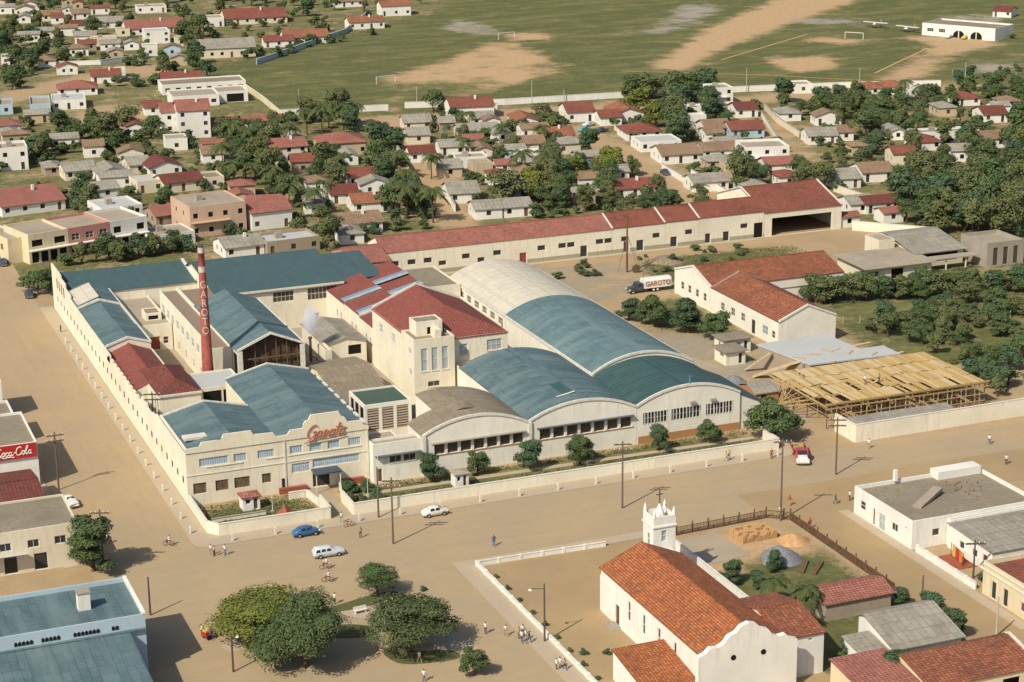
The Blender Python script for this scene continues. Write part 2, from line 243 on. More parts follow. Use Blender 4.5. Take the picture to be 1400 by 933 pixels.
def block(th, x0, x1, y0, y1, h, roof='fl', rmat='slab', wmat='white', rise=1.5, ops=None, detail=1, ov=0.35, par=0.5, prof=None, coping=None, rev=0.16, z0=0.0, skip='', dado=None):
    """one rectangular volume: walls with real openings, panes, a roof. roof: fl, gx (ridge along x), gy (ridge along y), hip, or an own profile with axis px / py"""
    ops = ops or {}; W, D = x1-x0, y1-y0
    if roof in ('gy',): prof = [(x0, h), ((x0+x1)/2, h+rise), (x1, h)]
    elif roof in ('gx',): prof = [(y0, h), ((y0+y1)/2, h+rise), (y1, h)]
    ax = 'y' if roof in ('gy', 'py') else 'x'
    wb = MB()
    hs = dict.fromkeys('frbl', h)
    if roof in ('gx', 'gy', 'px', 'py'):
        lo = min(p[1] for p in prof)
        if ax == 'y': hs.update(l=prof[0][1], r=prof[-1][1], f=lo, b=lo)
        else: hs.update(f=prof[0][1], b=prof[-1][1], l=lo, r=lo)
    if roof == 'fl': hs = dict.fromkeys('frbl', h+par)
    for s in 'frbl':
        if s in skip: continue
        o, du, L = side_frame(s, x0, x1, y0, y1)
        Q = wall_grid(wb, o, du, L, hs[s]-z0, ops.get(s, []), rev, z0)
        for q in ops.get(s, []): add_opening(th, Q, q, rev, detail)
        if roof in ('gx', 'gy', 'px', 'py') and (s in 'fb') == (ax == 'y'):
            pts = []
            for (c, z) in prof:
                pts.append((c, y0 if s == 'f' else y1, z) if ax == 'y' else (x0 if s == 'l' else x1, c, z))
            lo = min(p[1] for p in prof); a, b = pts[0], pts[-1]
            ring = pts+([(b[0], b[1], lo)] if b[2] > lo else [])+([(a[0], a[1], lo)] if a[2] > lo else [])
            wb.poly(ring if s in 'bl' else ring[::-1])
    if roof == 'fl':
        t = 0.22; z = h+par
        for a, b, c, d in ((x0, x1, y0, y0+t), (x0, x1, y1-t, y1), (x0, x0+t, y0+t, y1-t), (x1-t, x1, y0+t, y1-t)): wb.poly([(a, c, z), (b, c, z), (b, d, z), (a, d, z)])
        i = [(x0+t, y0+t), (x1-t, y0+t), (x1-t, y1-t), (x0+t, y1-t)]
        for k in range(4): p, q = i[k], i[(k+1) % 4]; wb.poly([(*q, h), (*p, h), (*p, z), (*q, z)])
    wall = wb.build('wall', wmat, th)
    if dado:
        o, du, L = side_frame('f', x0, x1, y0, y1); MB().box(x0, x1, y0-0.04, y0-0.003, 0, dado[0]).build('dado', dado[1], th)
    if roof == 'hipf':
        m = MB(); e = ov; a, b, c, d = (x0-e, y0-e, h-0.1), (x1+e, y0-e, h-0.1), (x1+e, y1, h-0.1), (x0-e, y1, h-0.1); xm = (x0+x1)/2; r1, r2 = (xm, y0+W*0.52, h+rise), (xm, y1, h+rise)
        for f in ([a, b, r1], [b, c, r2, r1], [d, a, r1, r2], [c, d, r2]): m.poly(f)
        m.poly([(p[0], p[1], p[2]-0.12) for p in (d, c, b, a)])
        for p, q in ((a, b), (b, c), (c, d), (d, a)): m.poly([(*p[:2], p[2]-0.12), (*q[:2], q[2]-0.12), q, p])
        m.build('roof', rmat, th, uv=True); prof = [(x0, h), (xm, h+rise), (x1, h)]; ax = 'y'
    elif roof == 'fl':
        MB().poly([(x0+0.22, y0+0.22, h+0.02), (x1-0.22, y0+0.22, h+0.02), (x1-0.22, y1-0.22, h+0.02), (x0+0.22, y1-0.22, h+0.02)]).build('roof', rmat, th, uv=True)
    elif roof == 'hip':
        m = MB(); e = ov; zz = h-e*rise/(min(W, D)/2); a, b, c, d = (x0-e, y0-e, zz), (x1+e, y0-e, zz), (x1+e, y1+e, zz), (x0-e, y1+e, zz)
        if W >= D: r1, r2 = (x0+D/2, (y0+y1)/2, h+rise), (x1-D/2, (y0+y1)/2, h+rise); fs = [[a, b, r2, r1], [b, c, r2], [c, d, r1, r2], [d, a, r1]]
        else: r1, r2 = ((x0+x1)/2, y0+W/2, h+rise), ((x0+x1)/2, y1-W/2, h+rise); fs = [[a, b, r1], [b, c, r2, r1], [c, d, r2], [d, a, r1, r2]]
        for f in fs: m.poly(f)
        m.poly([(p[0], p[1], p[2]-0.12) for p in (d, c, b, a)])
        for p, q in ((a, b), (b, c), (c, d), (d, a)): m.poly([(*p[:2], p[2]-0.12), (*q[:2], q[2]-0.12), q, p])
        m.build('roof', rmat, th, uv=True)
    else:
        roof_strip(th, prof, (y0, y1) if ax == 'y' else (x0, x1), ax, rmat, ov)
        if detail and rmat.startswith('tile') and roof in ('gx', 'gy'):
            c = (y0+y1)/2 if ax == 'x' else (x0+x1)/2; z = h+rise+0.16
            (MB().bar((x0, c, z), (x1, c, z), 0.34, 0.16) if ax == 'x' else MB().bar((c, y0, z), (c, y1, z), 0.34, 0.16)).build('ridge_cap', rmat, th, uv=True)
    if coping:
        for s in coping: cope(th, prof, {'f': y0, 'b': y1, 'l': x0, 'r': x1}[s], ax)
    return wall
def roof_strip(th, prof, rng, ax, rmat, ov=0.35, t=0.12, eo=None, name='roof'):
    eo = ov if eo is None else eo; p = [list(q) for q in prof]
    for i, j, s in ((0, 1, -1), (-1, -2, 1)):
        sl = (p[j][1]-p[i][1])/(p[j][0]-p[i][0]); p[i] = [p[i][0]+s*eo, p[i][1]+s*eo*sl]
    m = MB(); out = [(a, b+t+0.01) for a, b in p]; inn = [(a, b+0.01) for a, b in p]; a, b = rng[0]-ov, rng[1]+ov
    def P(q, v): return (q[0], v, q[1]) if ax == 'y' else (v, q[0], q[1])
    F = (lambda q: q) if ax == 'y' else (lambda q: q[::-1])
    for k in range(len(p)-1):
        m.poly(F([P(out[k], a), P(out[k+1], a), P(out[k+1], b), P(out[k], b)])); m.poly(F([P(inn[k], b), P(inn[k+1], b), P(inn[k+1], a), P(inn[k], a)]))
        m.poly(F([P(inn[k], a), P(inn[k+1], a), P(out[k+1], a), P(out[k], a)])); m.poly(F([P(out[k], b), P(out[k+1], b), P(inn[k+1], b), P(inn[k], b)]))
    m.poly(F([P(inn[0], a), P(out[0], a), P(out[0], b), P(inn[0], b)])); m.poly(F([P(inn[-1], b), P(out[-1], b), P(out[-1], a), P(inn[-1], a)]))
    return m.build(name, rmat, th, uv=True, smooth=False)
def cope(th, prof, at, ax, w=0.34, mat='frame_white', up=0.34, name='coping'):
    m = MB()
    def P(q, v): return (q[0], v, q[1]) if ax == 'y' else (v, q[0], q[1])
    for (a, b), (c, d) in zip(prof, prof[1:]):
        lo, hi = [(a, b-0.05), (c, d-0.05)], [(a, b+up), (c, d+up)]
        for s in (-1, 1): m.poly([P(lo[0], at+s*w/2), P(lo[1], at+s*w/2), P(hi[1], at+s*w/2), P(hi[0], at+s*w/2)][::s])
        m.poly([P(hi[0], at-w/2), P(hi[1], at-w/2), P(hi[1], at+w/2), P(hi[0], at+w/2)])
    a, b = prof[0]; c, d = prof[-1]
    for (u, z) in (prof[0], prof[-1]): m.poly([P((u, z-0.05), at-w/2), P((u, z-0.05), at+w/2), P((u, z+up), at+w/2), P((u, z+up), at-w/2)])
    return m.build(name, mat, th)
def arc(x0, x1, z, rise, n=16):
    L = (x1-x0)/2; r = (L*L+rise*rise)/(2*rise); a = math.asin(L/r); c = (x0+x1)/2
    return [(c+r*math.sin(-a+2*a*i/n), z+rise-r+r*math.cos(-a+2*a*i/n)) for i in range(n+1)]
def row(u0, u1, n, w, v0, v1, k='w'):
    if n == 1: return [((u0+u1)/2-w/2, (u0+u1)/2+w/2, v0, v1, k)]
    return [(u0+(u1-u0-w)*i/(n-1), u0+(u1-u0-w)*i/(n-1)+w, v0, v1, k) for i in range(n)]
def spline(pts, n=6):
    P = [Vector(p) for p in pts]; out = []
    for i in range(len(P)-1):
        a, b, c, d = P[max(i-1, 0)], P[i], P[i+1], P[min(i+2, len(P)-1)]
        for k in range(n): t = k/n; out.append(0.5*((2*b)+(c-a)*t+(2*a-5*b+4*c-d)*t*t+(3*b-a-3*c+d)*t**3))
    return out+[P[-1]]
def script_strokes(strokes, th, name, mat, org, ux, uz, s, r):
    m = MB()
    for st in strokes: m.tube([Vector(org)+Vector(ux)*(p[0]*s)+Vector(uz)*(p[1]*s) for p in spline([(a, b) for a, b in st], 5)], r, 6)
    return m.build(name, mat, th)
def text_mesh(txt, size, mat, ext=0.03):
    cu = bpy.data.curves.new('t', 'FONT'); cu.body = txt; cu.size = size; cu.extrude = ext; cu.align_x = 'CENTER'; cu.align_y = 'CENTER'; cu.offset = size*0.012
    o = bpy.data.objects.new('t', cu); col.objects.link(o); bpy.context.view_layer.update()
    me = bpy.data.meshes.new_from_object(o.evaluated_get(bpy.context.evaluated_depsgraph_get())); bpy.data.objects.remove(o); bpy.data.curves.remove(cu)
    me.materials.clear(); me.materials.append(MAT[mat]); return me
# ------------------------------------------------------------------ survey tables (metres)
ZONES = ['among the trees at right', 'behind the teal factory roofs', 'below the airfield wall', 'beside the school yard', 'between the two sandy streets', 'in the far town']
HOUSES = [
    (59.4,599.7,-8,5.8,9,2.6,'gy','sheet_grey','white',5), (70.7,601.4,-5,7.7,9,2.6,'gx','tile_tan','cream',5), 
    (82.5,621.2,-8,3.8,8,2.6,'gy','sheet_grey','white',5), (83.1,600.7,-5,6.8,9,2.6,'gx','tile_tan','white',5), 
    (76.1,562.4,-5,7.7,9,2.6,'gx','tile_maroon','white',5), (85.3,566.8,-6,13.2,10,2.6,'gx','sheet_grey','white',5), 
    (113.0,609.3,-6,12.8,10,2.6,'fl','slab','white',5), (94.5,539.7,-4,23.7,16,2.6,'gx','tile_pink','white',5), 
    (96.1,511.6,-6,9.7,11,4.6,'fl','slab','white',5), (90.2,538.7,-6,5.3,6,2.6,'fl','slab','cream',5), (75.9,515.0,-6,9.6,7,2.6,'fl','slab','cream',5), 
    (88.6,479.3,-8,5.4,7,3.6,'fl','slab','white',5), (129.4,550.6,-6,7.9,10,3.6,'fl','slab','white',5), 
    (138.6,552.7,-6,26.0,18,2.6,'gx','tile_red','cream',5), (106.1,463.7,-8,21.3,15,3.6,'gx','sheet_grey','cream',5), 
    (36.4,481.2,-8,3.1,9,2.6,'fl','slab','white',5), (47.8,469.1,-8,6.5,9,2.6,'hip','tile_tan','white',5), 
    (68.8,432.9,-8,3.8,6,2.6,'fl','slab','white',5), (58.9,422.4,-8,10.0,10,2.6,'gx','tile_red','white',5), 
    (43.7,400.6,-8,12.9,11,2.6,'hip','tile_pink','white',3), (29.5,367.1,-8,6.3,16,3.0,'fl','slab','blue',3), 
    (37.5,374.3,-8,10.6,14,2.8,'fl','slab','white',3), (20.8,373.1,-8,4.1,12,2.8,'fl','slab','blue',3), 
    (79.9,406.4,-8,13.4,9,2.6,'gx','tile_red','white',3), (62.4,351.5,-8,5.5,9,2.6,'gx','tile_red','white',3), 
    (63.6,308.1,-8,9.4,13,8.3,'gx','tile_pink','white',3), (60.7,318.0,-8,4.8,11,6.6,'gx','tile_pink','white',3), 
    (75.4,314.6,-6,20.8,7,2.6,'gx','tile_pink','cream',3), (8.5,282.2,-4,7.4,10,5.7,'fl','slab','white',1), 
    (22.4,261.3,2,8.2,9,2.6,'gx','sheet_grey','cream',1), (30.0,254.8,2,8.0,10,2.6,'gy','sheet_grey','white',1), 
    (39.8,262.2,2,5.8,9,2.6,'gx','sheet_grey','cream',1), (43.8,255.4,2,8.8,10,2.8,'gy','tile_maroon','white',1), 
    (61.5,268.9,-6,5.7,9,2.6,'gx','tile_tan','white',1), (18.5,269.4,0,4.5,8,2.6,'hip','sheet_grey','stone',1), 
    (0.7,224.1,10,16.1,16,2.6,'gx','tile_pink','white',1), (25.6,234.3,6,6.1,8,2.6,'gx','sheet_grey','white',1), 
    (22.5,209.9,8,10.4,11,2.6,'fl','slab','white',1), (36.8,236.7,5,6.8,8,2.6,'fl','slab','cream',1), 
    (43.3,234.6,5,10.4,9,2.6,'gx','tile_maroon','cream',1), (54.1,235.3,0,5.1,8,2.6,'fl','slab','cream',1), 
    (33.3,198.2,8,7.1,9,2.6,'gx','tile_pink','stone',1), (27.4,177.1,8,10.9,9,2.6,'fl','slab','white',1), 
    (38.3,183.3,6,13.8,14,7.1,'fl2','slab','rose',1), (53.2,184.3,4,10.1,12,4.3,'gx','tile_pink','white',1), 
    (40.7,159.8,4,9.1,9,2.6,'gx','sheet_grey','white',1), (50.1,159.0,4,12.6,9,2.6,'fl','slab','stone',1), 
    (78.2,258.9,-4,10.3,10,4.7,'gx','tile_pink','cream',1), (94.0,263.7,-6,13.2,12,3.8,'hip','tile_pink','ochre',1), 
    (96.3,249.6,-8,3.9,9,2.6,'gy','sheet_grey','white',1), (88.9,222.0,-8,7.7,9,2.7,'gx','tile_red','white',1), 
    (78.7,203.8,-8,6.9,9,2.6,'gx','tile_maroon','white',1), (80.7,191.5,-6,9.4,9,2.6,'gx','tile_orange','white',1), 
    (70.8,171.1,-4,10.4,10,2.6,'gx','tile_tan','white',1), (68.4,162.1,-4,5.4,8,2.6,'hip','sheet_grey','white',1), 
    (106.0,192.1,-10,7.6,11,2.6,'gx','sheet_grey','white',4), (105.5,172.8,-8,6.7,8,2.6,'gx','sheet_grey','white',4), 
    (112.6,172.0,-8,7.0,8,2.6,'gx','sheet_grey','white',4), (127.9,290.9,-10,8.2,9,2.6,'gx','sheet_grey','cream',4), 
    (122.2,271.0,-10,6.4,9,2.6,'gx','sheet_grey','cream',4), (147.1,302.7,-10,13.5,12,3.9,'gx','tile_red','white',2), 
    (148.9,289.1,-10,6.8,8,2.6,'gx','sheet_grey','white',4), (137.7,270.3,-10,11.7,9,2.6,'gx','sheet_grey','cream',4), 
    (134.8,257.8,-10,5.5,6,2.6,'gx','tile_pink','white',4), (124.7,250.6,-10,7.1,8,2.6,'gx','sheet_grey','white',4), 
    (131.6,241.9,-10,5.2,9,2.6,'gy','tile_tan','cream',4), (114.0,245.4,-10,7.0,8,2.6,'gx','tile_maroon','white',4), 
    (122.5,232.3,-10,8.9,7,2.6,'fl','slab','white',4), (145.4,262.6,-10,5.4,8,2.6,'gy','sheet_grey','white',4), 
    (114.2,222.8,-10,6.3,9,2.6,'gx','sheet_grey','ochre',4), (158.9,279.0,-10,6.9,12,2.6,'gy','tile_orange','white',2), 
    (156.1,253.1,-10,10.1,10,2.6,'gx','tile_orange','cream',2), (177.7,283.3,-10,8.5,12,3.1,'gx','tile_red','white',2), 
    (190.5,277.1,-10,9.2,13,2.6,'gy','tile_orange','white',2), (184.3,273.6,-10,6.6,9,2.6,'gx','tile_red','white',2), 
    (181.3,248.6,-10,10.5,11,2.6,'hip','tile_red','white',2), (177.7,231.8,-9,12.0,10,2.6,'fl','slab','white',2), 
    (231.3,292.3,-10,7.3,9,4.9,'fl2','slab','white',2), (227.5,268.0,-10,6.8,9,2.6,'gx','tile_maroon','white',2), 
    (210.1,238.7,-10,10.0,10,2.6,'gx','tile_red','blue',2), (204.6,244.2,-10,7.6,10,2.6,'gx','tile_tan','white',2), 
    (145.9,245.1,-10,8.0,9,2.6,'gx','tile_tan','cream',2), (175.5,213.6,-9,10.9,11,2.6,'gx','tile_tan','white',2), 
    (188.3,214.2,-9,11.4,9,2.6,'gx','tile_tan','white',2), (194.5,201.8,-14,12.4,11,4.6,'fl2','slab','white',2), 
    (194.6,190.3,-14,9.0,8,2.6,'gx','tile_pink','white',2), (155.1,198.9,-8,3.4,7,2.6,'gx','sheet_grey','white',2), 
    (145.9,179.5,-8,10.4,9,2.6,'gx','tile_red','white',2), (167.1,178.4,-8,9.5,8,2.6,'gx','sheet_grey','white',2), 
    (225.4,221.1,-16,8.5,9,2.6,'gx','sheet_grey','white',0), (236.2,222.4,-16,4.3,8,2.6,'gx','tile_tan','white',0), 
    (236.4,257.2,-16,6.6,9,2.6,'hip','sheet_grey','white',0), (265.6,299.5,-14,6.2,8,2.6,'fl','slab','white',0), 
    (284.3,285.7,-14,6.1,10,2.6,'hip','tile_orange','white',0), (291.5,285.3,-14,6.9,10,2.6,'hip','tile_orange','white',0), 
    (294.9,277.7,-14,3.4,5,3.6,'fl','slab','white',0), (299.8,256.6,-14,7.2,10,2.6,'hip','tile_red','white',0), 
    (290.0,228.7,-14,7.3,10,2.6,'gx','tile_maroon','white',0), (253.3,209.8,-12,19.4,6,2.6,'fl','slab','white',0), 
    (247.9,200.7,-12,7.5,9,2.6,'hip','tile_red','white',0), (250.0,217.0,-14,4.6,9,2.6,'gy','sheet_grey','white',0), 
    (266.6,196.1,-12,11.3,9,2.6,'gx','tile_tan','white',0), (201.4,166.8,-10,7.3,10,2.6,'gx','sheet_grey','white',0), 
    (212.3,170.5,-10,8.5,10,2.6,'gx','tile_tan','white',0), (190.0,139.8,-6,6.4,8,2.6,'gx','sheet_grey','white',0), 
    (193.6,138.8,-6,7.4,7,2.6,'gx','tile_maroon','white',0), (192.2,128.6,-4,5.2,5,2.6,'gx','tile_pink','white',0), 
    (180.4,129.0,-2,5.3,4,2.6,'gx','tile_orange','white',0), (435.7,432.0,-50,7.7,9,2.6,'gx','tile_maroon','white',0), 
    (145.3,485.8,-8,17.5,13,2.6,'gx','tile_orange','white',5), (135.9,480.4,-8,11.3,9,2.6,'gx','tile_red','white',5), 
    (181.1,515.5,-6,14.7,10,3.0,'gx','tile_orange','white',5), (206.5,550.3,-6,12.9,10,4.4,'gx','tile_orange','white',5), 
    (196.8,589.4,-6,13.6,10,2.6,'gx','tile_tan','white',5), (72.6,591.5,-9,5.2,7.4,2.8,'gx','tile_red','white',5), 
    (69.1,550.7,-12,7.4,5.6,3.3,'gx','tile_tan','white',5), (75.7,643.4,80,8.0,8.5,2.6,'gx','tile_tan','white',5), 
    (62.6,624.6,-10,8.1,7.7,3.2,'gy','tile_tan','white',5), (93.8,615.0,-12,8.0,5.2,2.9,'gx','tile_red','white',5), 
    (51.2,540.0,-12,8.4,5.0,3.1,'gx','sheet_grey','white',5), (63.8,654.9,80,8.2,6.8,3.0,'gx','tile_pink','cream',5), 
    (57.2,635.2,-12,7.3,5.5,3.3,'gx','sheet_grey','white',5), (95.7,650.6,84,6.1,8.2,2.7,'gx','tile_pink','ochre',5), 
    (66.2,544.2,80,6.8,7.4,3.2,'gy','sheet_grey','cream',5), (89.4,636.0,-12,4.6,7.7,3.2,'gy','tile_red','ochre',5), 
    (95.8,476.3,-12,6.2,5.8,3.3,'gy','tile_tan','blue',5), (75.2,478.3,-7,5.6,6.7,2.8,'gy','sheet_grey','ochre',5), 
    (63.3,491.8,-10,6.9,7.8,3.1,'hip','tile_tan','white',5), (75.5,503.6,80,6.7,6.4,2.7,'gy','tile_red','stone',5), 
    (58.3,446.6,84,4.7,7.1,2.9,'gx','tile_red','white',5), (98.6,449.7,80,6.5,5.9,3.0,'gx','sheet_grey','ochre',5), 
    (84.0,500.3,80,6.4,7.5,2.7,'gy','sheet_grey','white',5), (70.9,524.4,-10,8.2,8.1,3.2,'gx','sheet_grey','white',5), 
    (105.5,500.4,-9,4.8,6.1,2.9,'fl','slab','cream',5), (85.3,498.7,-12,5.6,6.9,2.6,'gy','sheet_grey','white',5), 
    (22.2,319.1,84,4.9,7.9,3.3,'hip','tile_tan','stone',1), (14.7,326.0,-7,4.6,5.7,3.1,'hip','sheet_grey','white',1), 
    (26.4,308.4,-7,7.7,6.4,2.9,'gx','sheet_grey','white',1), (39.8,278.3,-9,7.1,6.2,3.1,'gy','tile_tan','cream',1), 
    (14.0,337.8,-9,8.0,7.5,3.0,'hip','tile_pink','blue',1), (56.0,291.2,-7,6.2,7.6,3.2,'fl','slab','white',1), 
    (32.7,291.0,-7,5.5,7.1,3.3,'gx','tile_tan','white',1), (25.8,353.7,-10,7.4,5.9,2.8,'gx','sheet_grey','ochre',1), 
    (29.2,247.4,-7,8.3,6.2,3.0,'gx','sheet_grey','white',1), (49.9,317.6,-12,5.3,5.9,3.2,'gy','tile_red','white',1), 
    (69.6,196.2,-12,4.9,6.4,2.9,'gx','sheet_grey','white',1), (76.5,218.2,-10,6.0,7.3,3.2,'hip','tile_tan','white',1), 
    (57.6,222.4,-7,6.3,6.0,3.2,'hip','tile_pink','ochre',1), (88.0,280.5,-10,6.5,7.6,2.6,'gy','sheet_grey','cream',1), 
    (80.1,244.7,-12,6.1,8.3,3.3,'gx','tile_red','stone',1), (71.3,282.8,80,4.5,6.5,2.7,'gy','tile_pink','ochre',1), 
    (96.4,209.6,84,5.7,8.0,2.9,'gx','sheet_grey','white',1), (60.6,209.9,84,6.2,6.7,2.7,'gx','tile_pink','ochre',1), 
    (56.9,201.8,-12,7.9,7.0,2.8,'gx','tile_pink','white',1), (136.4,218.5,-12,4.9,7.3,3.3,'hip','sheet_grey','white',4), 
    (139.4,236.5,-9,5.1,5.3,3.2,'gx','sheet_grey','blue',4), (150.1,282.3,-10,5.0,5.4,3.0,'gy','tile_tan','white',4), 
    (136.4,283.4,-12,4.6,7.0,3.2,'gx','sheet_grey','stone',4), (129.7,220.5,-10,4.8,5.5,2.7,'gx','tile_pink','white',4), 
    (119.8,190.1,-9,4.5,6.4,2.6,'gx','tile_red','blue',4), (136.1,205.3,84,7.4,5.7,3.2,'gx','tile_tan','cream',4), 
    (122.9,208.2,-9,5.3,5.5,3.1,'hip','tile_red','white',4), (155.2,265.0,-7,8.3,6.2,2.9,'gx','tile_tan','white',4), 
    (128.7,220.5,84,5.8,5.5,3.2,'fl','slab','ochre',4), (139.1,227.1,-10,7.0,8.1,2.9,'fl','slab','white',4), 
    (124.0,200.1,-10,7.3,5.6,3.2,'gx','sheet_grey','blue',4), (153.3,220.4,-9,8.3,6.4,2.8,'gx','sheet_grey','blue',4), 
    (155.7,238.7,-7,8.3,7.7,3.1,'hip','sheet_grey','cream',4), (139.8,178.5,80,4.9,5.7,2.8,'gy','sheet_grey','stone',4), 
    (148.1,190.8,80,5.7,7.0,3.3,'gy','tile_tan','white',4), (196.9,223.0,-7,7.8,5.5,2.8,'gx','sheet_grey','ochre',2), 
    (176.8,169.1,-7,6.2,8.0,2.7,'hip','sheet_grey','blue',2), (200.6,236.3,-7,5.3,6.7,2.8,'gx','tile_tan','white',2), 
    (189.7,174.1,-9,5.4,7.2,3.0,'hip','tile_red','white',2), (213.3,274.9,-12,8.2,5.8,2.7,'fl','slab','white',2), 
    (182.6,200.3,-10,7.7,7.1,2.9,'hip','sheet_grey','ochre',2), (182.9,190.6,-7,5.6,5.3,2.8,'fl','slab','ochre',2), 
    (211.7,257.7,80,4.5,5.1,3.2,'fl','slab','white',2), (231.4,186.1,-15,6.6,8.0,3.2,'gx','tile_red','cream',0), 
    (242.5,246.1,-14,8.0,6.1,2.9,'gy','tile_tan','white',0), (299.6,238.1,-14,5.6,5.3,3.0,'gx','sheet_grey','white',0), 
    (228.3,202.4,-12,4.9,5.3,2.9,'hip','tile_tan','ochre',0), (283.7,243.0,-12,5.9,8.2,3.0,'hip','sheet_grey','ochre',0), 
    (247.6,183.1,-17,6.2,7.5,3.2,'gx','sheet_grey','white',0), (308.6,246.1,-12,6.5,7.2,2.6,'hip','tile_tan','blue',0), 
]
